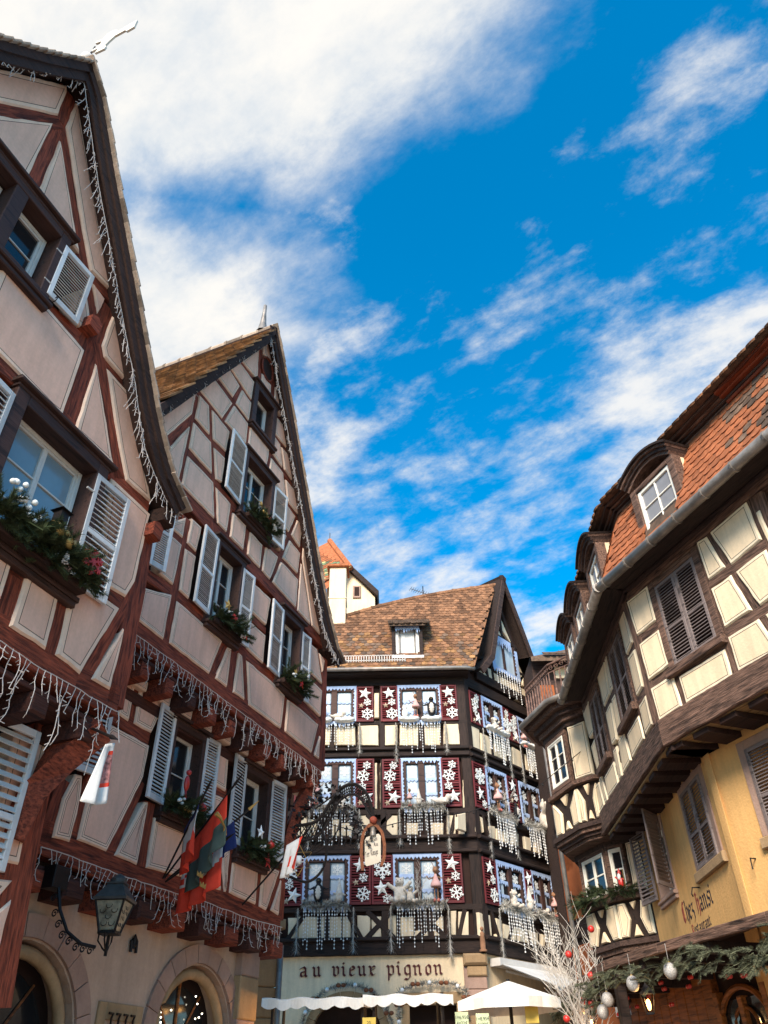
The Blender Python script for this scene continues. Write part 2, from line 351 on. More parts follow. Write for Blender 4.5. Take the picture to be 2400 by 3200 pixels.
def window(F, x0, x1, z0, z1, parent, y=.08, leaves=2, rows=2, cols=1, fw_=.045, fm=None, gm=None, bar=.018):
    fm = fm or WHT; gm = gm or GLS; cx = (x0+x1)/2; W = x1-x0; H = z1-z0; g = G()
    g.bbox(-W/2, -W/2+fw_, y, y+.07, 0, H, .006); g.bbox(W/2-fw_, W/2, y, y+.07, 0, H, .006)
    g.bbox(-W/2+fw_, W/2-fw_, y+.001, y+.07, 0, fw_, .006); g.bbox(-W/2+fw_, W/2-fw_, y+.001, y+.07, H-fw_, H, .006)
    lw_ = (W-2*fw_)/leaves; panes = []
    for i in range(leaves):
        a = -W/2+fw_+i*lw_; b_ = a+lw_; st = .03
        g.bbox(a, a+st, y+.012, y+.06, fw_, H-fw_, .004); g.bbox(b_-st, b_, y+.012, y+.06, fw_, H-fw_, .004)
        g.bbox(a+st, b_-st, y+.013, y+.06, fw_, fw_+st, .004); g.bbox(a+st, b_-st, y+.013, y+.06, H-fw_-st, H-fw_, .004)
        pw = (b_-a-2*st)/cols; ph = (H-2*fw_-2*st)/rows
        for r_ in range(1, rows): z = fw_+st+r_*ph; g.bbox(a+st, b_-st, y+.02, y+.05, z-bar/2, z+bar/2, .003)
        for c in range(1, cols): x = a+st+c*pw; g.bbox(x-bar/2, x+bar/2, y+.019, y+.05, fw_+st, H-fw_-st, .003)
        for r_ in range(rows):
            for c in range(cols): panes.append((a+st+c*pw, a+st+(c+1)*pw, fw_+st+r_*ph, fw_+st+(r_+1)*ph))
    wo_ = part('window', g, fm, parent, F.at(cx, 0, z0))
    for (a, b_, c, d) in panes:
        me = cached(('pane', round(b_-a, 3), round(d-c, 3), gm.name), lambda: G().box(-(b_-a)/2, (b_-a)/2, 0, .005, -(d-c)/2, (d-c)/2).mesh('pane', gm))
        ob('pane', me, wo_, F.at(cx+(a+b_)/2, y+.038, z0+(c+d)/2) @ RZ(random.uniform(-.012, .012)) @ RX(random.uniform(-.012, .012)))
    return wo_
def shutter(F, x0, x1, z0, z1, parent, n=24, y=-.05, th=.035, fm=None, sm=None, mid=(.48,), ang=0., hinge='L', stile=.055, rail=.075, tilt=38, label=None):
    fm = fm or SHB; sm = sm or SLB; W = x1-x0; H = z1-z0; g = G()
    g.bbox(0, stile, -th/2, th/2, 0, H, .005); g.bbox(W-stile, W, -th/2, th/2, 0, H, .005)
    zs = [rail]+[v for mm in mid for v in (H*mm-rail*.35, H*mm+rail*.35)]+[H-rail*.8]
    g.bbox(stile, W-stile, -th/2+.001, th/2, 0, rail, .004); g.bbox(stile, W-stile, -th/2+.001, th/2, H-rail*.8, H, .004)
    for mm in mid: g.bbox(stile, W-stile, -th/2+.001, th/2, H*mm-rail*.35, H*mm+rail*.35, .004)
    if hinge == 'L': M = F.at(x0, y, z0) @ RZ(-ang)
    else: M = F.at(x1, y, z0) @ RZ(ang) @ T(-W, 0, 0)
    s_ = part('shutter', g, fm, parent, M)
    if label: s_['label'] = label
    tot = sum(zs[i+1]-zs[i] for i in range(0, len(zs), 2)); pitch = tot/n; sw = W-2*stile
    me = cached(('slat', round(sw, 2), round(pitch, 3), sm.name), lambda: G().add(
        [(-sw/2-.004, -.4*pitch*sin(R(tilt))-.0, -.4*pitch*cos(R(tilt))), (sw/2+.004, -.4*pitch*sin(R(tilt)), -.4*pitch*cos(R(tilt))), (sw/2+.004, .4*pitch*sin(R(tilt)), .4*pitch*cos(R(tilt))), (-sw/2-.004, .4*pitch*sin(R(tilt)), .4*pitch*cos(R(tilt))),
         (-sw/2-.004, -.4*pitch*sin(R(tilt))+.007, -.4*pitch*cos(R(tilt))-.004), (sw/2+.004, -.4*pitch*sin(R(tilt))+.007, -.4*pitch*cos(R(tilt))-.004), (sw/2+.004, .4*pitch*sin(R(tilt))+.007, .4*pitch*cos(R(tilt))-.004), (-sw/2-.004, .4*pitch*sin(R(tilt))+.007, .4*pitch*cos(R(tilt))-.004)],
        [(0,1,2,3),(7,6,5,4),(0,4,5,1),(1,5,6,2),(2,6,7,3),(3,7,4,0)]).mesh('slat', sm))
    for i in range(0, len(zs), 2):
        k_ = max(1, round((zs[i+1]-zs[i])/pitch)); pp = (zs[i+1]-zs[i])/k_
        for j in range(k_): ob('slat', me, s_, M @ T(W/2, 0, zs[i]+(j+.5)*pp) @ RX(random.uniform(-.03, .03)))
    return s_
def casing(F, x0, x1, z0, z1, parent, wdt=.11, proud=.06, depth=.16, m=None, hood=.03, sill=.06, y=0.):
    m = m or CAS; cx, cz = (x0+x1)/2, z0; W = x1-x0; H = z1-z0; g = G()
    g.bbox(-W/2, -W/2+wdt, -proud, depth, 0, H); g.bbox(W/2-wdt, W/2, -proud, depth, 0, H)
    g.bbox(-W/2+wdt, W/2-wdt, -proud-.001, depth, H-wdt, H); g.bbox(-W/2+wdt, W/2-wdt, -proud-.001, depth, 0, wdt*.8)
    c = part('window_casing', g, m, parent, F.at(cx, y, cz))
    if hood:
        h = G().bbox(-W/2-.05, W/2+.05, -proud-hood-.03, depth*.5, H+.002, H+.045, .01).bbox(-W/2-.02, W/2+.02, -proud-hood*.4, depth*.5, H-.035, H+.001, .008)
        part('hood_board', h, m, c, F.at(cx, y, cz))
    if sill:
        h = G().bbox(-W/2-.03, W/2+.03, -proud-sill, depth*.5, -.05, -.001, .012).bbox(-W/2-.01, W/2+.01, -proud-sill*.5, depth*.5, -.11, -.052, .01)
        part('sill_board', h, m, c, F.at(cx, y, cz))
    return c
# ------------------------------------------------------------------ roof tiles
def tile_mesh(w_, l_, m, pt=.62, th=.03):
    def mk():
        g = G(); h = w_/2*.97; arc = [(h*cos(a), -h*pt*2*sin(a)*.5) for a in [0, pi*.17, pi*.34, pi*.5, pi*.66, pi*.83, pi]]
        top = [(-h, l_), (h, l_)]; low = [(x, z) for x, z in arc]; P = top[:1]+top[1:]+low          # x, along-slope
        n = len(P); f_ = [(x, y, th*1.0) for x, y in P]; b_ = [(x, y, -.002) for x, y in P]
        g.v = f_+b_; g.f = [tuple(range(n-1, -1, -1))]+[(i, (i+1) % n, n+(i+1) % n, n+i) for i in range(1, n)]; g.m = [0]*len(g.f)
        return g
    g = cached(('tileg', w_, l_, pt, th), mk)
    return g, cached(('tile', w_, l_, m.name, pt), lambda: g.mesh('roof_tile', m))
def tile_field(parent, M, W, H, tw, ex, m, ok=lambda x, y: True, maxparts=300, pick=None, name='roof_tile', mats=None):
    """M: origin at the lower left, x along the eave, y up the slope, z outwards"""
    g0, me0 = tile_mesh(tw, ex*1.75, m); L = []
    for r_ in range(int(H/ex)):
        off = tw/2 if r_ % 2 else 0
        for c in range(int(W/tw)+1):
            x, y = c*tw+off, r_*ex
            if x > W or not ok(x, y): continue
            L.append(M @ T(x+random.uniform(-.006, .006), y+random.uniform(-.008, .008), .02+random.uniform(-.002, .003)) @ RZ(random.uniform(-.02, .02)) @ RX(-.1+random.uniform(-.015, .015)))
    L.sort(key=lambda q: (q.translation-EYE).length)
    for i, q in enumerate(L[:maxparts]):
        mm = m if not pick else pick(q.translation)
        ob(name, me0 if mm is m else tile_mesh(tw, ex*1.75, mm)[1], parent, q)
    rest = L[maxparts:]
    if rest:
        g = G()
        for q in rest: g.join(g0, WM[parent.name].inverted() @ q)
        o = ob('roof_tiles', g.mesh('roof_tiles', m), parent, WM[parent.name]); o['kind'] = 'stuff'
    return L

# facade outlines in metres: (along the wall, height)
PAN = {
 'A': [[[1.58,9.72],[2.47,11.14],[2.52,11.04],[2.54,10.55],[1.75,9.32]],[[1.87,9.26],[2.54,10.34],[2.56,9.15],[1.89,9.21]],[[2.69,10.24],[3.41,9.09],[2.73,9.12]],[[2.66,11.16],[2.85,10.85],[3.28,10.19],[3.59,9.69],[3.99,9.11],[3.62,9.06],[3.35,9.44],[2.97,10.08],[2.68,10.56]],[[2.72,7.99],[3.27,8.01],[3.88,7.99],[3.88,7.01],[3.73,6.99],[3.06,7.02],[2.75,7.03]],[[3.64,8.77],[3.89,8.27],[3.88,8.21],[3.55,8.21],[3.53,8.56]],[[3.69,8.93],[3.91,8.9],[3.91,8.75],[3.89,8.61],[3.77,8.8]],[[4.1,8.87],[4.33,8.55],[4.58,8.16],[4.15,8.18],[4.07,8.29],[4.08,8.7]],[[4.07,7.99],[4.63,7.09],[4.69,7.02],[4.07,6.99]],[[4.23,8.07],[4.66,8.07],[5.0,7.56],[5.35,7.02],[4.9,7.0],[4.69,7.3]],[[4.69,6.87],[4.98,6.88],[5.37,6.88],[5.37,6.75],[5.36,5.98],[5.28,5.76],[5.01,5.73],[4.78,6.13]],[[3.57,5.31],[3.87,5.31],[3.88,4.95],[3.73,4.91]],[[4.05,5.31],[4.45,5.31],[4.47,4.78],[4.05,4.79]],[[4.6,5.57],[5.23,5.6],[4.93,4.76],[4.6,4.79],[4.57,5.4]],[[5.35,5.44],[5.35,4.78],[5.09,4.78]]],
 'A2': [[[5.06,4.31],[5.19,4.33],[5.2,4.04],[5.23,3.27],[5.07,3.26],[4.88,3.26],[4.82,4.26]],[[4.93,3.13],[5.21,3.14],[5.13,3.03],[5.02,2.89]],[[5.25,3.02],[5.26,2.69],[5.27,2.43],[5.1,2.87]]],
 'B': [[[6.33,9.95],[7.04,11.17],[7.05,11.03],[7.06,10.65],[6.54,9.64]],[[6.65,9.49],[7.05,10.37],[7.06,10.21],[7.05,9.19],[6.84,9.24]],[[7.15,11.18],[7.42,11.2],[7.57,10.64],[7.16,10.64]],[[7.14,10.53],[7.64,10.52],[7.79,9.95],[7.15,9.97]],[[7.1,11.29],[7.41,11.89],[8.05,11.83],[7.83,11.26]],[[7.53,11.19],[8.09,11.16],[8.07,10.67],[7.69,10.63]],[[7.74,10.49],[8.07,10.51],[8.09,9.98],[7.92,9.93]],[[7.48,12.04],[7.78,12.52],[8.19,12.42],[8.04,11.98]],[[7.81,12.58],[8.05,12.99],[8.63,12.97],[8.61,12.46]],[[8.12,13.09],[8.64,13.98],[8.72,13.13]],[[8.78,14.29],[8.95,14.52],[9.2,14.25],[9.17,14.04],[8.82,14.02]],[[8.28,12.42],[8.62,12.38],[8.61,11.9],[8.16,11.93]],[[8.12,11.84],[8.6,11.81],[8.61,11.3],[7.92,11.26]],[[8.86,13.47],[9.22,13.45],[9.23,13.08],[8.89,13.11]],[[9.38,13.95],[9.56,13.57],[9.91,12.97],[9.4,13.02]],[[9.5,12.84],[9.98,12.85],[10.17,12.38],[9.51,12.38]],[[9.51,12.29],[9.76,12.27],[9.92,11.78],[9.48,11.83]],[[9.83,12.26],[10.27,12.25],[10.55,11.72],[10.02,11.8]],[[8.68,11.85],[9.4,11.8],[9.35,11.23],[8.7,11.32]],[[9.49,11.68],[9.97,11.67],[10.14,11.11],[9.47,11.23]],[[10.09,11.59],[10.6,11.58],[10.89,11.09],[10.23,11.13]],[[7.15,9.81],[7.86,9.81],[8.03,9.18],[7.13,9.2]],[[7.96,9.78],[8.41,9.75],[8.4,9.16],[8.13,9.16]],[[8.52,9.64],[8.93,9.65],[8.92,9.13],[8.51,9.14]],[[9.07,9.62],[9.49,9.6],[9.48,9.1],[9.06,9.13]],[[9.6,9.67],[10.05,9.69],[9.84,9.08],[9.57,9.1]],[[10.12,11.03],[10.57,10.99],[10.36,10.47],[10.07,10.47]],[[10.12,10.34],[10.3,10.32],[10.1,9.86],[10.01,9.87]],[[10.64,10.95],[10.85,10.96],[10.81,10.4],[10.46,10.47]],[[10.41,10.31],[10.84,10.28],[10.8,9.77],[10.2,9.77]],[[10.17,9.67],[10.82,9.65],[10.81,9.02],[9.94,9.08]],[[10.96,10.85],[11.41,10.17],[11.94,8.95],[11.47,8.98],[11.18,9.67],[10.94,10.23]],[[10.9,10.07],[11.13,9.64],[11.41,8.97],[10.88,9.0]],[[7.05,8.43],[7.36,8.73],[7.36,8.36],[7.04,8.35]],[[7.5,8.81],[7.76,8.81],[7.72,8.34],[7.48,8.35]],[[7.01,8.24],[7.37,8.24],[7.34,7.52],[7.02,7.54]],[[7.47,8.24],[7.73,8.25],[7.73,7.51],[7.49,7.52]],[[9.27,8.72],[9.92,8.72],[9.85,8.16],[9.27,8.17]],[[9.28,7.98],[9.85,7.97],[9.85,7.45],[9.34,7.48]],[[11.34,8.59],[11.71,8.59],[11.97,7.99],[11.35,8.01]],[[11.82,8.56],[12.04,8.51],[11.99,8.24]],[[11.36,7.89],[11.98,7.86],[11.95,7.33],[11.37,7.39]],[[6.77,7.16],[7.35,7.36],[7.34,6.66],[6.77,6.68]],[[7.49,7.34],[7.99,7.33],[8.66,7.28],[8.45,6.65],[7.48,6.67]],[[8.82,7.26],[8.93,7.27],[8.92,6.64],[8.61,6.64]],[[9.14,7.31],[9.23,7.3],[9.42,6.64],[9.1,6.63]],[[9.38,7.29],[10.14,7.27],[10.62,7.2],[10.57,6.59],[9.56,6.61]],[[10.74,7.18],[11.06,7.19],[11.89,7.16],[11.66,6.56],[10.72,6.6]],[[11.97,6.97],[11.96,6.55],[11.78,6.55]]],
 'B1': [[[7.12,6.13],[7.42,6.15],[7.43,5.62],[7.23,5.63]],[[7.53,6.13],[8.07,6.14],[8.04,6.04],[7.91,5.63],[7.54,5.63]],[[7.15,5.47],[7.9,5.46],[7.9,5.04],[7.49,4.05],[6.99,4.07],[7.01,4.55],[7.08,5.38]],[[6.74,4.72],[6.85,4.74],[6.9,4.45],[6.89,4.02],[6.62,4.0],[6.63,4.42]],[[8.0,4.77],[8.08,4.78],[8.07,4.03],[7.64,4.05]],[[8.26,4.64],[8.91,4.65],[8.99,4.43],[9.02,4.07],[8.25,4.03]],[[9.17,4.65],[9.71,4.57],[9.93,4.08],[9.16,4.08],[9.17,4.36]],[[9.84,4.52],[10.04,4.7],[10.06,4.08],[10.01,4.08]],[[10.15,4.57],[10.86,4.57],[10.87,4.06],[10.14,4.09]],[[10.99,4.64],[11.51,4.66],[11.19,4.03],[10.98,4.05]],[[11.59,4.53],[11.57,4.03],[11.33,4.05]],[[9.32,5.99],[9.74,6.03],[9.77,5.41],[9.42,5.42]],[[9.46,5.29],[9.8,5.3],[9.69,5.01],[9.49,5.04]],[[11.47,5.91],[11.6,5.58],[11.6,5.18],[11.45,5.18]]],
 'D1': [[[-6.11,7.57],[-5.43,7.58],[-5.42,6.99],[-5.95,6.97]],[[-6.38,7.59],[-6.19,7.57],[-6.06,6.99],[-6.37,6.99]],[[-5.36,7.36],[-5.3,7.35],[-5.27,6.92],[-5.34,6.82]],[[-5.93,6.85],[-5.41,6.85],[-5.39,6.29],[-5.76,6.26]],[[-6.38,6.86],[-6.02,6.85],[-5.89,6.28],[-6.36,6.28]],[[-6.36,6.16],[-5.85,6.14],[-5.71,5.65],[-6.37,5.69]],[[-7.98,7.58],[-7.47,7.57],[-7.48,6.99],[-7.94,6.98]],[[-7.94,6.85],[-7.47,6.86],[-7.45,6.3],[-7.92,6.27]],[[-7.92,6.16],[-7.45,6.15],[-7.42,5.69],[-7.91,5.68]],[[-7.35,6.08],[-6.47,6.05],[-6.48,5.68],[-7.34,5.69]],[[-5.74,6.13],[-5.4,6.12],[-5.34,5.63],[-5.61,5.66]],[[-5.24,7.04],[-4.92,7.06],[-4.82,6.44],[-5.26,6.42]]],
 'D2': [[[-10.77,7.66],[-10.4,7.66],[-10.38,7.05],[-10.77,7.05]],[[-10.74,6.98],[-10.36,6.93],[-10.37,6.35],[-10.72,6.35]],[[-10.72,6.21],[-10.34,6.2],[-10.35,5.77],[-10.73,5.77]],[[-11.63,6.15],[-10.88,6.13],[-10.85,5.77],[-11.62,5.76]],[[-12.71,7.65],[-12.07,7.64],[-12.19,7.05],[-12.65,7.03]],[[-12.02,7.63],[-11.85,7.62],[-11.87,7.02],[-12.08,7.05]],[[-12.64,6.92],[-12.21,6.92],[-12.31,6.32],[-12.63,6.34]],[[-12.09,6.92],[-11.82,6.91],[-11.84,6.36],[-12.2,6.32]],[[-12.65,6.26],[-12.42,6.26],[-12.43,5.77],[-12.65,5.76]],[[-12.2,6.26],[-11.83,6.25],[-11.76,5.77],[-12.33,5.76]],[[-13.57,6.14],[-12.78,6.13],[-12.74,5.73],[-13.58,5.77]],[[-14.0,6.23],[-13.78,6.25],[-13.65,5.76],[-13.89,5.78]],[[-14.32,7.67],[-13.67,7.62],[-13.73,7.01],[-14.14,7.04]],[[-14.14,6.9],[-13.76,6.91],[-13.75,6.34],[-14.01,6.35]],[[-14.08,6.22],[-13.97,5.76],[-14.43,5.76],[-14.67,5.99],[-14.47,6.25]]],
 'CF': [[[-0.4,11.45],[-0.25,11.45],[-0.26,10.67],[-0.41,10.67]],[[2.05,11.48],[2.25,11.48],[2.19,10.67],[1.99,10.68]],[[-2.09,10.56],[-1.54,10.55],[-1.52,9.87],[-2.06,9.88]],[[-1.51,10.55],[-0.96,10.54],[-0.95,9.86],[-1.49,9.87]],[[-0.88,10.59],[-0.28,10.58],[-0.29,9.84],[-0.87,9.86]],[[-0.1,10.58],[0.28,10.57],[0.26,9.83],[-0.11,9.84]],[[0.34,10.53],[0.89,10.52],[0.86,9.82],[0.32,9.83]],[[1.0,10.51],[1.53,10.5],[1.48,9.81],[0.97,9.82]],[[1.63,10.59],[2.18,10.58],[2.12,9.82],[1.58,9.83]],[[-0.41,9.34],[-0.33,9.34],[-0.34,8.07],[-0.42,8.07]],[[-0.25,9.34],[-0.17,9.34],[-0.19,8.07],[-0.26,8.07]],[[2.05,8.82],[2.12,8.82],[2.06,8.05],[1.99,8.06]],[[-2.63,7.93],[-2.25,7.92],[-2.23,7.38],[-2.6,7.39]],[[-2.22,7.83],[-1.87,7.82],[-1.86,7.38],[-2.2,7.38]],[[-1.62,7.82],[-1.37,7.81],[-1.36,7.38],[-1.61,7.39]],[[-1.34,7.72],[-1.0,7.72],[-0.99,7.37],[-1.33,7.38]],[[-0.83,7.91],[-0.53,7.91],[-0.53,7.38],[-0.82,7.38]],[[-0.09,7.89],[0.21,7.88],[0.2,7.37],[-0.1,7.37]],[[0.45,7.69],[0.76,7.68],[0.74,7.37],[0.44,7.38]],[[1.11,7.68],[1.44,7.67],[1.42,7.35],[1.09,7.35]],[[1.55,7.87],[1.79,7.86],[1.75,7.37],[1.52,7.37]],[[1.86,7.88],[2.03,7.87],[1.99,7.36],[1.83,7.37]],[[-2.61,5.45],[-2.36,5.44],[-2.33,4.94],[-2.58,4.94]],[[-2.35,5.47],[-1.88,5.46],[-1.86,4.95],[-2.32,4.95]],[[-1.78,5.46],[-1.27,5.45],[-1.26,4.93],[-1.76,4.94]],[[-1.24,5.45],[-1.03,5.45],[-1.03,4.93],[-1.23,4.93]],[[-0.87,5.47],[-0.54,5.46],[-0.54,4.96],[-0.87,4.97]],[[-0.51,5.44],[-0.26,5.43],[-0.27,4.97],[-0.51,4.97]],[[-0.23,5.46],[0.11,5.45],[0.1,4.95],[-0.24,4.96]],[[0.22,5.42],[0.55,5.42],[0.54,4.97],[0.21,4.97]],[[0.57,5.11],[0.9,5.1],[0.89,4.96],[0.56,4.97]],[[0.95,5.41],[1.3,5.41],[1.27,4.96],[0.92,4.96]],[[1.49,5.53],[1.63,5.53],[1.59,4.99],[1.46,4.99]],[[1.68,5.52],[1.94,5.51],[1.9,4.96],[1.64,4.96]]],
 'CR': [[[17.71,10.49],[18.2,10.51],[18.12,9.81],[17.64,9.8]],[[18.26,10.36],[18.79,10.37],[18.72,9.74],[18.2,9.76]],[[18.91,10.36],[19.37,10.34],[19.33,9.82],[18.82,9.82]],[[19.46,10.33],[19.83,10.32],[19.77,9.79],[19.42,9.81]],[[19.9,10.38],[20.47,10.34],[20.41,9.77],[19.84,9.77]],[[20.57,10.33],[21.4,10.32],[21.35,9.72],[20.51,9.8]],[[18.32,12.32],[18.64,12.64],[19.13,12.18]],[[18.72,12.71],[19.16,12.74],[19.2,12.18]],[[19.31,12.67],[19.6,12.65],[19.58,12.19],[19.36,12.19]],[[19.73,12.65],[20.27,12.66],[20.36,12.11],[19.69,12.1]],[[20.34,12.69],[20.75,12.7],[20.75,12.08],[20.42,12.09]],[[20.81,12.66],[21.34,12.66],[20.93,12.09]],[[21.36,12.61],[21.58,12.05],[21.03,12.08]],[[18.81,12.9],[19.1,12.93],[18.95,13.19]],[[19.07,13.55],[19.13,13.1],[18.98,13.26]],[[19.7,15.1],[19.86,15.01],[19.55,14.24],[19.35,14.23]],[[20.05,15.11],[20.61,14.18],[19.9,14.68]],[[19.82,14.6],[20.05,14.19],[19.67,14.2]],[[20.7,13.95],[20.76,13.75],[20.73,13.73]],[[20.75,13.7],[21.11,13.21],[20.76,12.9]],[[21.16,13.14],[21.33,12.79],[20.9,12.75]],[[21.45,12.68],[21.63,12.57],[21.39,12.28]],[[16.82,7.72],[17.19,7.84],[17.15,7.35],[16.77,7.34]],[[17.56,7.89],[17.75,7.88],[17.82,7.47],[17.55,7.41]],[[17.83,7.88],[17.96,7.87],[17.95,7.49]],[[17.42,5.47],[17.68,5.45],[17.76,4.95],[17.4,4.94]],[[17.73,5.46],[17.9,5.45],[17.88,4.95]],[[18.16,5.42],[18.39,5.4],[18.31,4.98],[18.08,4.99]],[[18.47,5.33],[18.77,5.32],[18.7,4.97],[18.4,4.96]],[[18.83,5.33],[19.04,5.32],[18.97,4.97],[18.76,4.96]],[[19.16,5.32],[19.41,5.31],[19.34,4.98],[19.09,4.97]],[[19.47,5.3],[19.7,5.3],[19.62,4.97],[19.4,4.97]],[[19.79,5.29],[20.05,5.29],[19.97,4.98],[19.71,4.97]],[[20.24,5.28],[20.64,5.29],[20.56,4.97],[20.16,4.96]],[[18.29,7.73],[18.51,7.74],[18.45,7.37],[18.23,7.36]],[[18.57,7.71],[18.79,7.72],[18.73,7.35],[18.5,7.35]],[[18.89,7.7],[19.15,7.71],[19.08,7.34],[18.82,7.33]],[[19.36,7.75],[19.66,7.76],[19.57,7.36],[19.27,7.33]],[[19.96,7.76],[20.28,7.76],[20.2,7.34],[19.94,7.33]],[[20.53,7.79],[20.82,7.8],[20.71,7.37],[20.42,7.36]]],
}
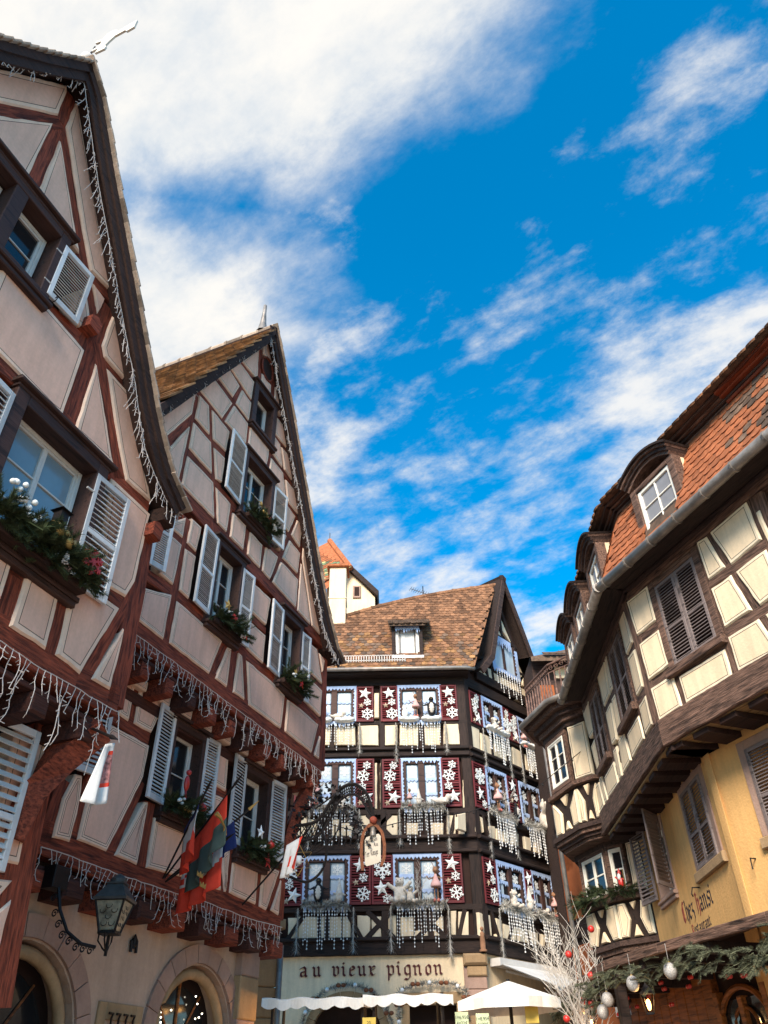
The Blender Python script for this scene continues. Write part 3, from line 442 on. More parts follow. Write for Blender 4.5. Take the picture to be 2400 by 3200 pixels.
BM = {
 'A': [[0.22,[[1.81,9.29],[2.59,10.52]]],[0.26,[[2.54,11.12],[2.62,10.54]]],[0.27,[[2.57,10.42],[2.65,9.11]]],[0.2,[[2.6,10.54],[2.71,10.4],[3.55,9.04],[4.02,8.23]]],[0.2,[[4.0,8.26],[4.35,7.76],[4.81,6.96]]],[0.3,[[3.99,8.89],[3.92,8.1],[4.0,7.01]]],[0.2,[[3.1,8.01],[3.88,8.1]]],[0.17,[[3.64,9.02],[4.05,9.05]]],[0.2,[[4.15,8.14],[4.62,8.13]]],[0.24,[[2.8,6.98],[4.0,7.0],[5.34,6.93]]],[0.2,[[4.8,5.73],[5.26,5.7]]],[0.26,[[5.39,6.75],[5.44,6.17],[5.48,4.69]]],[0.24,[[5.4,6.1],[4.96,4.7]]],[0.22,[[3.96,5.3],[3.98,4.82]]],[0.18,[[4.52,5.32],[4.53,4.78]]],[0.3,[[3.65,4.72],[4.92,4.69]]],[0.3,[[4.92,4.7],[5.51,4.74]]],[0.2,[[2.69,8.02],[2.79,7.22]]],[0.2,[[3.61,5.32],[3.72,5.31],[4.56,5.31]]]],
 'A2': [[0.34,[[5.21,4.48],[5.26,3.43],[5.33,2.8],[5.38,2.29]]],[0.25,[[4.81,3.21],[5.25,3.23]]],[0.22,[[5.26,3.14],[4.99,2.86]]]],
 'B': [[0.2,[[7.07,11.27],[7.12,10.63],[7.11,9.19]]],[0.22,[[7.1,10.69],[6.57,9.53]]],[0.18,[[7.09,11.24],[8.11,11.2],[7.92,10.79]]],[0.15,[[7.4,11.94],[8.07,11.92],[8.67,11.93]]],[0.15,[[7.76,12.53],[8.21,12.43],[8.63,12.44]]],[0.15,[[8.05,13.02],[8.68,13.02]]],[0.2,[[8.71,14.12],[8.82,13.07]]],[0.2,[[9.24,14.32],[9.27,13.81],[9.33,13.03]]],[0.15,[[8.26,12.5],[7.83,11.2]]],[0.18,[[7.45,11.23],[7.65,10.57],[7.87,9.89],[8.11,9.12]]],[0.16,[[7.15,10.6],[7.65,10.58],[8.08,10.6]]],[0.17,[[7.14,9.91],[7.86,9.93],[8.11,9.85]]],[0.14,[[8.62,11.85],[8.65,11.23]]],[0.13,[[9.44,12.86],[9.96,12.93]]],[0.13,[[9.48,12.33],[10.32,12.34]]],[0.15,[[9.46,11.78],[10.63,11.7]]],[0.1,[[9.77,12.29],[9.97,11.74],[10.17,11.11]]],[0.14,[[9.44,11.82],[9.4,11.23]]],[0.15,[[10.11,11.07],[10.96,11.06]]],[0.15,[[10.63,11.01],[9.86,9.06]]],[0.14,[[10.12,10.45],[10.86,10.37]]],[0.14,[[10.16,9.73],[10.84,9.7]]],[0.15,[[10.92,11.04],[10.88,10.21],[10.83,8.98]]],[0.1,[[10.92,10.18],[11.44,8.97]]],[0.36,[[6.67,9.18],[8.05,9.07],[9.1,9.06],[12.09,8.92]]],[0.16,[[8.43,9.73],[8.46,9.16]]],[0.16,[[9.0,9.62],[8.99,9.12]]],[0.14,[[9.54,9.62],[9.53,9.12]]],[0.16,[[7.93,9.85],[9.62,9.69],[10.17,9.75]]],[0.2,[[7.41,8.76],[7.42,7.53],[7.41,6.66]]],[0.15,[[7.02,8.33],[7.75,8.31]]],[0.2,[[6.73,7.38],[7.49,7.46],[10.12,7.39],[12.12,7.21]]],[0.36,[[6.73,6.52],[8.38,6.56],[12.1,6.4]]],[0.18,[[8.77,7.28],[8.47,6.6]]],[0.2,[[9.03,7.32],[9.02,6.54]]],[0.17,[[9.29,7.36],[9.54,6.52]]],[0.14,[[10.69,7.2],[10.65,6.58]]],[0.18,[[11.95,7.21],[11.66,6.51]]],[0.22,[[12.09,8.57],[12.12,6.42]]],[0.15,[[9.29,8.1],[9.88,8.08]]],[0.15,[[11.33,7.97],[11.99,7.9]]],[0.14,[[11.74,8.63],[12.0,8.0]]],[0.16,[[8.04,9.11],[8.1,8.94]]],[0.2,[[6.63,7.13],[6.78,6.19]]]],
 'B1': [[0.36,[[6.24,4.01],[7.48,3.94],[11.67,3.94]]],[0.16,[[6.97,4.48],[6.98,3.98]]],[0.2,[[7.9,5.0],[7.55,4.03]]],[0.2,[[8.13,4.79],[8.15,4.03]]],[0.24,[[7.1,5.63],[7.9,5.56]]],[0.2,[[7.47,6.16],[7.49,5.59]]],[0.22,[[9.09,4.41],[9.08,4.07]]],[0.11,[[9.79,4.51],[9.99,4.06]]],[0.15,[[10.08,4.69],[10.09,4.07]]],[0.14,[[10.93,4.62],[10.93,4.04]]],[0.17,[[11.56,4.68],[11.24,4.03]]],[0.24,[[11.56,5.92],[11.62,5.19],[11.66,3.98]]],[0.22,[[9.42,5.35],[9.83,5.37]]],[0.2,[[9.4,5.35],[9.55,4.91]]],[0.2,[[7.08,5.41],[7.0,4.56]]],[0.22,[[6.65,4.62],[6.55,3.96]]]],
 'D1': [[0.2,[[-6.15,7.6],[-6.0,6.99],[-5.85,6.24],[-5.73,5.67]]],[0.2,[[-5.4,7.61],[-5.37,6.91],[-5.37,6.2]]],[0.16,[[-6.4,6.96],[-5.38,6.9]]],[0.17,[[-6.39,6.23],[-5.63,6.18]]],[0.2,[[-8.03,7.62],[-7.96,6.88],[-7.97,5.69]]],[0.16,[[-7.98,6.93],[-7.42,6.92]]],[0.17,[[-7.96,6.21],[-7.45,6.22]]],[0.2,[[-6.44,6.12],[-6.42,5.68]]],[0.16,[[-7.43,6.16],[-7.37,5.7]]],[0.22,[[-5.29,7.58],[-5.33,6.79]]],[0.22,[[-6.44,7.62],[-6.38,6.2]]],[0.22,[[-7.45,7.55],[-7.43,6.1]]],[0.2,[[-7.5,7.61],[-6.44,7.58]]],[0.18,[[-7.47,6.14],[-6.39,6.08]]]],
 'D2': [[0.2,[[-10.31,7.7],[-10.23,6.83],[-10.24,5.73]]],[0.16,[[-10.71,7.01],[-10.36,6.98]]],[0.2,[[-10.88,7.66],[-10.87,6.2]]],[0.16,[[-10.77,6.3],[-10.36,6.26]]],[0.2,[[-12.02,7.68],[-11.83,6.21],[-13.68,5.73]]],[0.14,[[-11.77,7.58],[-11.69,6.15]]],[0.2,[[-12.91,7.66],[-12.81,6.1]]],[0.2,[[-13.65,7.58],[-13.68,6.22],[-13.69,5.72]]],[0.14,[[-12.64,6.98],[-11.7,6.97]]],[0.18,[[-13.64,6.26],[-12.51,6.17]]],[0.18,[[-11.78,6.25],[-10.8,6.16]]],[0.16,[[-11.7,6.17],[-11.68,5.76]]],[0.16,[[-12.29,6.27],[-12.32,5.72]]],[0.16,[[-12.69,6.33],[-12.63,5.73]]],[0.16,[[-10.87,6.15],[-10.81,5.72]]],[0.16,[[-13.69,6.2],[-13.58,5.71]]]],
}

# ================================================================== setting
g = G().add([(-300, -300, 0), (300, -300, 0), (300, 300, 0), (-300, 300, 0)], [(0, 1, 2, 3)])
COB = mat('grey_pink_cobbles', (.32, .26, .22), .9, 'plaster', .2, 4, .3)
o = ob('square_paving', g.mesh('square_paving', COB), None); o['kind'] = 'structure'
def prismF(name, F, pts, y0, y1, m, parent):
    return part(name, G().prism(pts, y0, y1), m, parent, F.M)
def offset_line(pl, d):       # offset an open polyline to its right-hand normal by d
    out = []
    for i, p in enumerate(pl):
        a = pl[max(i-1, 0)]; b_ = pl[min(i+1, len(pl)-1)]; t = Vector((b_[0]-a[0], b_[1]-a[1])).normalized(); out.append((p[0]+t.y*d, p[1]-t.x*d))
    return out
def slab(name, F, top, th, y0, y1, m, parent, side=1):
    low = offset_line(top, th*side); n = len(top); g = G()
    for i in range(n-1):
        q = [top[i], top[i+1], low[i+1], low[i]]
        v = [(x, y0, z) for x, z in q]+[(x, y1, z) for x, z in q]
        f = [(0, 1, 2, 3), (7, 6, 5, 4), (0, 4, 5, 1), (2, 6, 7, 3)]
        if i == 0: f.append((0, 3, 7, 4))
        if i == n-2: f.append((1, 5, 6, 2))
        if area(q) < 0: pass
        else: f = [t[::-1] for t in f]
        g.add(v, [t[::-1] for t in f])
    return part(name, g, m, parent, F.M)
def along(pl, step):
    out = []; acc = 0.
    for i in range(len(pl)-1):
        a, b_ = Vector(pl[i]), Vector(pl[i+1]); L = (b_-a).length; d = (step-acc) if out else 0.
        if not out: out.append((a.copy(), (b_-a).normalized())); d = step
        while d <= L: out.append((a+(b_-a)*(d/L), (b_-a).normalized())); d += step
        acc = L-(d-step)
    return out
def verge_row(F, pl, parent, m, y=-.34, yw=.22, step=.16, th=.03, side=1):
    for q, t in along(pl, step):
        a = atan2(t.y, t.x); me = cached(('verge', m.name, yw, step), lambda: G().bbox(-step*.62, step*.62, 0, yw, -th/2, th/2, .006).mesh('verge_tile', m))
        ob('verge_tile', me, parent, F.at(q.x, y+random.uniform(-.008, .008), q.y) @ RY(-a) @ T(0, 0, th*.6*(-side)) @ RY(R(5)*side+random.uniform(-.02, .02)))
# ================================================================== house with the weathervane (left, in front)
HA = thing('half_timbered_house', 'red-brown timbered gable house with a white weathervane on its ridge', 'house', FA.at(4.2, 0, 0))
MPK = [PK, PKB, LINE]
vA = [(2.46, 11.43), (2.77, 11.12), (3.29, 10.26), (3.75, 9.55), (4.51, 8.33), (4.77, 7.88), (5.01, 7.55), (5.28, 7.26), (5.6, 7.05)]
vAl = [(-1.0, 6.75), (.9, 9.05), (1.57, 9.93), (1.99, 10.6), (2.46, 11.43)]
prismF('wall_core', FA, [(-.75, 4.45), (5.5, 4.45), (5.5, 7.0), (5.0, 7.45), (4.5, 8.2), (2.5, 11.2), (-.75, 7.2)], .165, 3.6, CORE, HA)
prismF('wall_core', FA2, [(-.75, 0), (5.28, 0), (5.28, 4.5), (-.75, 4.5)], .165, 3.2, CORE, HA)
for pts in PAN['A']: panel(FA, pts, HA, MPK, lines=(.055,), lw=.007)
for pts in PAN['A2']: panel(FA2, pts, HA, MPK, lines=(.05,), lw=.007)
for w_, pts in BM['A']: beam(FA, pts, w_, HA, RED)
for w_, pts in BM['A2']: beam(FA2, pts, w_, HA, RED)
fbox('plaster_wall', FA, -.7, 2.0, .02, .16, 4.8, 7.6, PK, HA)
# jetty: soffit, joists, curved bracket
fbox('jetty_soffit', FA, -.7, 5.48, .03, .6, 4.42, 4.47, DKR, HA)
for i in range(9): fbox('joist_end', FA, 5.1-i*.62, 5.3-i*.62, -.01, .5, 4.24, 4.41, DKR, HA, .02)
pth = [(5.1, .02, 3.45), (5.13, -.06, 3.8), (5.2, -.2, 4.1), (5.3, -.36, 4.32), (5.36, -.42, 4.42)]
part('curved_bracket', G().tube(pth, .16, 4), RED, HA, FA2.M)
# roof
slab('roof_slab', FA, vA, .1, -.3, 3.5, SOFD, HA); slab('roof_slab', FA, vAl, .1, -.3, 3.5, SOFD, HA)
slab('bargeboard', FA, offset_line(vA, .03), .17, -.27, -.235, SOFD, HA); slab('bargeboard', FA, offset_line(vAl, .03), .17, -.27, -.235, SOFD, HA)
PALE = mat('weathered_pale_tile', (.36, .27, .2), .9, 'tile', .15, 9, .3)
verge_row(FA, vA, HA, PALE, -.35, .3, .15, .03, -1); verge_row(FA, vAl[1:], HA, PALE, -.35, .3, .15, .03, -1)
for (x, z) in ((3.86, 8.3), (5.46, 6.66)):
    part('purlin_end', G().prism([(-.08, -.1), (.06, -.12), (.08, .05), (0, .1), (-.08, .06)], -.14, .1), RED, HA, FA.at(x-.05, 0, z))
fbox('eave_moulding', FA, 5.42, 5.6, -.2, 3.4, 6.8, 6.98, SOFD, HA, .03)
# windows
casing(FA, 3.3, 4.6, 5.36, 6.9, HA, .15, .06, .17, sill=.03); window(FA, 3.45, 4.44, 5.47, 6.76, HA, .12, 2, 3, 1, .05, WHT, GLC, .02)
shutter(FA, 4.46, 4.96, 5.47, 6.74, HA, 18, ang=R(3), hinge='L'); shutter(FA, 2.8, 3.3, 5.47, 6.74, HA, 18, ang=R(4), hinge='R')
casing(FA, 1.9, 3.25, 7.98, 9.08, HA, .13, .06, .17); fbox('window_post', FA, 2.48, 2.64, -.055, .16, 8.08, 8.95, CAS, HA)
window(FA, 2.65, 3.11, 8.09, 8.94, HA, .12, 1, 2, 1, .045); window(FA, 2.03, 2.47, 8.09, 8.94, HA, .12, 1, 2, 1, .045)
shutter(FA, 3.2, 3.64, 8.1, 8.92, HA, 17, mid=(), ang=R(3))
shutter(FA2, 4.42, 5.02, 3.16, 4.3, HA, 12, ang=R(4), mid=(.35,)); casing(FA2, 3.4, 4.42, 3.0, 4.32, HA, .1); window(FA2, 3.5, 4.32, 3.1, 4.22, HA, .12, 2, 2)
def hook(F, x, y, z, parent):
    me = cached('hook', lambda: G().tube([(0, 0, 0), (0, -.06, .01), (0, -.075, .05), (0, -.06, .075), (0, -.045, .06)], .006, 5).mesh('shutter_hook', IRON))
    ob('shutter_hook', me, parent, F.at(x, y, z))
hook(FA, 4.6, -.03, 5.42, HA); hook(FA, 3.3, -.03, 8.07, HA)
for z in (5.75, 6.5): part('shutter_hinge', G().tube([(4.38, -.05, z), (4.47, -.06, z)], .012, 6), WHT, HA, FA.M)
for z in (8.25, 8.75): part('shutter_hinge', G().tube([(3.12, -.05, z), (3.2, -.06, z)], .012, 6), WHT, HA, FA.M)
# ================================================================== tall gable house with arches
HB = thing('half_timbered_house', 'tall red-brown timbered gable house with flags above stone arches', 'house', FB.at(9, 0, 0))
vB = [(8.86, 14.78), (9.44, 13.72), (10.48, 11.66), (10.92, 10.77), (11.36, 9.85), (11.73, 9.24), (12.08, 8.76), (12.36, 8.6)]
vBl = [(4.9, 7.95), (6.0, 9.72), (8.86, 14.78)]
prismF('wall_core', FB, [(5.7, 6.3), (12.02, 6.3), (12.02, 8.6), (11.3, 9.6), (8.95, 14.4), (5.7, 9.0)], .165, 7, CORE, HB)
prismF('wall_core', FB1, [(5.6, 3.7), (11.75, 3.7), (11.75, 6.35), (5.6, 6.35)], .165, 6.5, CORE, HB)
for pts in PAN['B']: panel(FB, pts, HB, MPK, lines=(.035, .055), lw=.005)
for pts in PAN['B1']: panel(FB1, pts, HB, MPK, lines=(.04, .065), lw=.006)
for w_, pts in BM['B']: beam(FB, pts, w_, HB, RED)
for w_, pts in BM['B1']: beam(FB1, pts, w_, HB, RED)
fbox('side_wall', FB, 11.96, 12.0, .1, 7, 6.3, 8.6, RED, HB); fbox('side_wall', FB1, 11.68, 11.72, .1, 6.5, 3.75, 6.3, RED, HB)
# upper jetty
fbox('jetty_soffit', FB, 5.9, 12.0, .03, .6, 6.24, 6.29, DKR, HB)
for i in range(11):
    x = 6.55+i*.52; fbox('joist_end', FB1, x, x+.17, -.4, .1, 6.0+.02*(i % 2), 6.23, RED if i % 3 else DKR, HB, .03)
    panel(FB1, [(x+.2, 6.06), (x+.5, 6.06), (x+.5, 6.2), (x+.2, 6.2)], HB, MPK, front=.1, lines=(.03,), lw=.004)
fbox('wall_plate', FB1, 5.9, 11.75, -.03, .16, 5.86, 6.02, DKR, HB)
bp = [(11.66, .0, 4.75), (11.7, -.05, 5.2), (11.78, -.15, 5.7), (11.9, -.35, 6.18)]
part('corner_bracket', G().tube(bp, .13, 4), RED, HB, FB1.M)
# lower jetty
fbox('jetty_soffit', FB1, 5.6, 11.72, .03, .5, 3.68, 3.72, DKR, HB)
for i in range(9): fbox('joist_end', FB0, 6.3+i*.64, 6.62+i*.64, -.36, .1, 3.46, 3.67, DKR if i % 2 else RED, HB, .03)
# ground floor wall with two arched doorways
def arc(cx, cz, r_, a0, a1, n=14, sq=1.): return [(cx+r_*cos(a0+(a1-a0)*i/n), cz+r_*sq*sin(a0+(a1-a0)*i/n)) for i in range(n+1)]
AR = [(6.98, 2.2, .9), (10.12, 2.35, .86)]
out = [(5.6, 0)]
for cx, cz, r_ in AR: out += [(cx-r_, 0)]+arc(cx, cz, r_, pi, 0)+[(cx+r_, 0)]
out += [(11.35, 0), (11.35, 3.66), (5.6, 3.66)]
part('ground_floor_wall', G().prism(out, 0, .35), ROUGHC, HB, FB0.M)
for cx, cz, r_ in AR:
    n = 11
    for i in range(n):
        a0, a1 = pi*i/n+.006, pi*(i+1)/n-.006; am = (a0+a1)/2
        pts = arc(cx, cz, r_+.02, a0, a1, 3)+arc(cx, cz, r_+.24, a1, a0, 3)
        q = [(p[0]-cx-(r_+.13)*cos(am), p[1]-cz-(r_+.13)*sin(am)) for p in pts]
        part('arch_stone', G().prism(q, -.035-random.uniform(0, .008), .25), STONE, HB, FB0.at(cx+(r_+.13)*cos(am), 0, cz+(r_+.13)*sin(am)))
    for s in (-1, 1):
        for j in range(4): fbox('jamb_stone', FB0, cx+s*(r_+.13)-.11, cx+s*(r_+.13)+.11, -.035, .25, cz-.55*(j+1)+.01, cz-.55*j-.004, STONE, HB, .015)
    ring = arc(cx, cz, r_-.1, 0, pi, 16)
    part('moulded_arch_ring', G().tube([(x, .1, z) for x, z in [(cx+r_-.1, 0)]+ring+[(cx-r_+.1, 0)]], .07, 6), STONE2, HB, FB0.M, smooth=True)
    dr = part('arched_door', G().prism([(cx-r_, 0)]+arc(cx, cz, r_, pi, 0, 16)+[(cx+r_, 0)], .34, .4), CORE, HB, FB0.M)
    for s in (-1, 1):
        part('door_leaf', G().bbox(min(s*.02, s*(r_-.16)), max(s*.02, s*(r_-.16)), .24, .33, 0, cz-.25).bbox(min(s*.02, s*(r_-.3)), max(s*.02, s*(r_-.3)), .25, .32, cz-.2, cz-.12), OWOOD, dr, FB0.at(cx, 0, 0))
    part('pane', G().prism(arc(cx, cz-.1, r_-.12, pi, 0, 14), .31, .32), GLS, dr, FB0.M)
    for i in range(26 if cx > 9 else 0): part('fairy_light', G().ball((0, 0, 0), .011, 6, 4), LED, dr, FB0.at(cx+random.uniform(-.55, .5), .22, random.uniform(1.7, 3.0)))
    part('fanlight_bars', G().tube([(cx, .3, cz-.1), (cx, .3, cz+r_-.1)], .02, 5).tube([(cx, .3, cz-.1), (cx-.5, .3, cz+.55)], .015, 5).tube([(cx, .3, cz-.1), (cx+.5, .3, cz+.55)], .015, 5), OWOOD, dr, FB0.M)
# pilaster, grille, anchor plate
for j in range(7): fbox('pilaster_stone', FB0, 10.98+random.uniform(-.03, .03), 11.46+random.uniform(-.02, .02), -.12, .3, .53*j+.003, .53*(j+1)-.003, STONE2 if j % 2 else STONE, HB, .015)
gr = part('barred_window', G().bbox(8.2, 8.34, -.03, .2, 1.7, 2.65).bbox(8.86, 9.0, -.03, .2, 1.7, 2.65).bbox(8.34, 8.86, -.031, .2, 2.48, 2.65).box(8.34, 8.86, .1, .12, 1.7, 2.48, 1), [STONE2, GLS], HB, FB0.M)
for i in range(4):
    x = 8.4+i*.13; part('iron_bar', G().tube([(x, -.06, 1.7), (x, -.06, 2.5), (x+.01, -.07, 2.54), (x-.06, -.07, 2.54)], .014, 5), IRON, gr, FB0.M)
part('wall_anchor', G().tube([(8.58, -.03, 3.18), (8.57, -.03, 3.3), (8.62, -.03, 3.36), (8.67, -.03, 3.3), (8.68, -.03, 3.18)], .02, 6).tube([(8.58, -.03, 3.26), (8.67, -.03, 3.26)], .015, 6).tube([(8.62, -.03, 3.22), (8.62, -.03, 3.34)], .02, 6), IRON, HB, FB0.M)
# roof: slabs, verge, tiles of the left slope
slab('roof_slab', FB, vB, .1, -.25, 7, SOFD, HB); rl = slab('roof_slab', FB, vBl, .1, -.25, 7, SOFD, HB)
slab('bargeboard', FB, offset_line(vB, .02), .2, -.22, -.19, SOFD, HB); slab('bargeboard', FB, offset_line(vBl, .02), .16, -.22, -.19, SOFD, HB)
verge_row(FB, vB, HB, PALE, -.29, .28, .17, .028, -1)
du = Vector((8.86-6.0, 14.78-9.72)).normalized()
Mt = FB.M @ Matrix(((0, du.x, -du.y, 6.2), (-1, 0, 0, 4.4), (0, du.y, du.x, 10.08), (0, 0, 0, 1)))
tile_field(rl, Mt, 4.62, 5.3, .22, .235, TILY, maxparts=300)
for i in range(12): part('ridge_tile', G().tube([(8.86, -.2+i*.4, 14.8), (8.86, .18+i*.4, 14.8)], .09, 8).tube([(8.86, .16+i*.4, 14.8), (8.86, .21+i*.4, 14.8)], .105, 8), PALE, HB, FB.M, smooth=False)
part('zinc_finial', G().lathe([(.13, 0), (.1, .08), (.07, .3), (.045, .62), (.04, .9), (0, .92)], 10, c=(8.86, .12, 14.82)), ZINC, HB, FB.M, smooth=True)
# windows of the tall gable house
casing(FB, 8.6, 9.68, 9.74, 11.2, HB, .12); window(FB, 8.72, 9.56, 9.84, 11.08, HB, .12, 2, 3)
shutter(FB, 8.08, 8.62, 9.87, 11.2, HB, 38, ang=R(5), hinge='R'); shutter(FB, 9.66, 10.1, 9.85, 11.1, HB, 38, ang=R(4))
casing(FB, 8.63, 9.5, 11.9, 13.02, HB, .14); window(FB, 8.77, 9.36, 12.02, 12.9, HB, .12, 1, 1)
oc = part('oval_loft_window', G().prism(arc(9.02, 13.74, .2, 0, 2*pi*.97, 16, 1.45), -.012, .05), CORE, HB, FB.M)
part('oval_frame', G().tube([(x, -.02, z) for x, z in arc(9.02, 13.74, .215, 0, 2*pi, 20, 1.42)], .03, 5), RED, oc, FB.M)
casing(FB, 8.14, 9.0, 7.38, 8.9, HB, .11); window(FB, 8.25, 8.89, 7.48, 8.79, HB, .12, 2, 3)
shutter(FB, 7.75, 8.19, 7.47, 8.85, HB, 40, ang=R(5), hinge='R'); shutter(FB, 8.94, 9.28, 7.44, 8.77, HB, 40, ang=R(4))
casing(FB, 10.28, 11.08, 7.33, 8.76, HB, .11); window(FB, 10.39, 10.97, 7.43, 8.65, HB, .12, 2, 3)
shutter(FB, 9.89, 10.33, 7.39, 8.7, HB, 40, ang=R(5), hinge='R'); shutter(FB, 11.04, 11.35, 7.33, 8.63, HB, 40, ang=R(4))
shutter(FB, 6.72, 7.02, 7.5, 8.75, HB, 30, ang=R(12))
casing(FB1, 8.28, 9.12, 4.7, 6.0, HB, .11); window(FB1, 8.39, 9.01, 4.8, 5.9, HB, .12, 1, 2)
shutter(FB1, 7.93, 8.32, 4.8, 6.06, HB, 24, mid=(), ang=R(5), hinge='R'); shutter(FB1, 9.08, 9.42, 4.85, 6.0, HB, 24, mid=(), ang=R(4))
casing(FB1, 10.14, 11.02, 4.6, 5.96, HB, .11); window(FB1, 10.25, 10.91, 4.7, 5.85, HB, .12, 1, 2)
shutter(FB1, 9.84, 10.22, 4.73, 6.0, HB, 24, mid=(), ang=R(5), hinge='R'); shutter(FB1, 11.02, 11.46, 4.75, 5.97, HB, 24, mid=(), ang=R(4))
shutter(FB1, 6.6, 7.02, 4.75, 6.0, HB, 20, mid=(), ang=R(10))
# ================================================================== house with mansard roof and yellow lower walls (right)
HD = thing('half_timbered_house', 'brown timbered house with scalloped orange mansard roof and yellow lower walls', 'house', FD1.at(-7.9, 0, 0))
XB1, XB2, TB = -7.91, -10.02, tan(R(11.6))
MCR = [CREAM, CREAMB, LINE]
for F, x0, x1 in ((FD1, XB1+.03, -2.6), (FD2, -14.25, XB2-.03)):
    prismF('wall_core', F, [(x0, 5.36), (x1, 5.36), (x1, 7.8), (x0, 7.8)], .165, 2.6, BRD, HD)
    prismF('upper_core', F, [(x0, 7.8), (x1, 7.8), (x1, 9.5), (x0, 9.5)], .6, 2.6, BRD, HD)
for pts in PAN['D1']: panel(FD1, pts, HD, MCR, lines=(.045,), lw=.008)
for pts in PAN['D2']: panel(FD2, pts, HD, MCR, lines=(.045,), lw=.01)
for w_, pts in BM['D1']: beam(FD1, pts, w_, HD, BRN)
for w_, pts in BM['D2']: beam(FD2, pts, w_, HD, BRN)
beam(FD1, [(XB1, 5.52), (-2.7, 5.5)], .36, HD, BRN, -.05, .3, jit=.012); beam(FD2, [(-14.5, 5.58), (XB2, 5.53)], .36, HD, BRN, -.05, .3, jit=.012)
beam(FD1, [(XB1, 7.66), (-2.7, 7.66)], .16, HD, BRN, -.03); beam(FD2, [(-14.2, 7.66), (XB2, 7.68)], .16, HD, BRN, -.03)
# jetty underside: pale boards with dark joists below
SOF = mat('ochre_soffit_board', (.34, .22, .1), .9, 'wood', .2, 6, .2)
for F, x0, x1 in ((FD1, XB1, -2.8), (FD2, -14.2, XB2)):
    fbox('soffit_board', F, x0, x1, .02, .75, 5.33, 5.36, SOF, HD, 0)
    k_ = int((x1-x0)/.5)
    for i in range(k_+1): fbox('joist', F, x0+i*.5-.02, x0+i*.5+.27, .03, .7, 5.255, 5.325, SOFD, HD, .008)
# eaves: soffit, gutter
def hip(F, y, pts=None): return (XB1+y*TB) if F is FD1 else (XB2-y*TB)
for F in (FD1, FD2):
    xa, xb = (hip(F, -.2), -2.6) if F is FD1 else (-14.0, hip(F, -.2))
    fbox('eaves_soffit', F, xa, xb, -.4, .17, 7.74, 7.79, DRK, HD, 0); fbox('eaves_moulding', F, xa, xb, -.08, .1, 7.68, 7.735, BRD, HD, .01)
    xa, xb = (hip(F, -.47), -2.6) if F is FD1 else (-13.95, hip(F, -.47))
    gu = part('gutter', G().tube([(xa, -.47, 7.72), (xb, -.47, 7.72)], .075, 10), ZINC, HD, F.M, smooth=True)
    k_ = int((xb-xa)/.55)
    for i in range(k_+1): part('gutter_bracket', G().tube([(xa+.2+i*.55, -.47, 7.72), (xa+.23+i*.55, -.47, 7.72)], .086, 10, cap=True), ZINC, gu, F.M)
# mansard slopes
MY0, MZ0, MY1, MZ1 = -.36, 7.76, .22, 9.26
ml = hypot(MY1-MY0, MZ1-MZ0); uy, uz = (MY1-MY0)/ml, (MZ1-MZ0)/ml
dormers = {0: [(-6.65, 1.0)], 1: [(-10.95, .95), (-12.45, .95), (-13.6, .95)]}
for fi, F in enumerate((FD1, FD2)):
    xa, xb = (XB1-.1, -2.6) if F is FD1 else (-14.0, XB2+.12)
    ms_ = part('mansard_roof', G().add([(hip(F, MY0) if fi == 0 else xa, MY0+.02, MZ0), (xb if fi == 0 else hip(F, MY0), MY0+.02, MZ0), (xb if fi == 0 else hip(F, MY1), MY1+.02, MZ1), (hip(F, MY1) if fi == 0 else xa, MY1+.02, MZ1)], [(0, 1, 2, 3)]), TILD, HD, F.M)
    Mt = F.M @ Matrix(((1, 0, 0, xa), (0, uy, -uz, MY0), (0, uz, uy, MZ0), (0, 0, 0, 1)))
    def okf(x, y, F=F, fi=fi, xa=xa):
        X = xa+x; yy = MY0+uy*y
        if fi == 0 and X < hip(F, yy)+.04: return False
        if fi == 1 and X > hip(F, yy)-.04: return False
        zz_ = MZ0+uz*y
        return not any(abs(X-cx) < wd/2-.06 and zz_ > 7.86 for cx, wd in dormers[fi])
    def pk(p):
        q = FD1.M.inverted() @ p
        return TILD if q.x > -4.85+.35*sin(q.z*9)+random.uniform(-.25, .25) and random.random() < .75 else TILE
    tile_field(ms_, Mt, xb-xa, ml-.03, .165, .142, TILE, okf, 260 if fi == 0 else 40, pk if fi == 0 else None)
    # cornice of several mouldings and the upper roof edge
    xc, xd = (hip(F, .1), -2.6) if fi == 0 else (-14.0, hip(F, .1))
    for j, (y0, z0, z1) in enumerate(((.14, 9.21, 9.25), (.09, 9.25, 9.29), (.04, 9.29, 9.32), (-.04, 9.32, 9.37), (-.09, 9.37, 9.4))):
        fbox('cornice_moulding', F, xc-.012*j if fi == 0 else xc, xd if fi == 0 else xd+.012*j, y0, .7, z0+.001, z1, BRD if j % 2 else BRN, HD, .015)
    k_ = int((xd-xc)/.17)
    me = cached('edge_tile', lambda: tile_mesh(.17, .3, TILB)[1])
    for i in range(k_): ob('edge_tile', me, HD, F.at(xc+.1+i*.17, -.14, 9.385) @ RX(R(38)+random.uniform(-.03, .03)) @ RZ(random.uniform(-.05, .05)))
    part('upper_roof_slope', G().add([(xc, -.15, 9.375), (xd, -.15, 9.375), (xd, .5, 9.86), (xc, .5, 9.86), (xc, -.1, 9.36), (xd, -.1, 9.36), (xd, .5, 9.5), (xc, .5, 9.5)], [(0, 1, 2, 3), (0, 4, 5, 1), (4, 7, 6, 5)]), TILD, HD, F.M)
REDB = mat('red_painted_cornice', (.24, .05, .02), .6, 'wood', .2, 6, .15)
for j, (y0, z0, z1) in enumerate(((.13, 9.21, 9.25), (.03, 9.29, 9.32), (-.05, 9.32, 9.37))): fbox('repainted_cornice', FD1, -5.25, -2.6, y0-.012, .2, z0-.004, z1+.006, REDB, HD, .012)
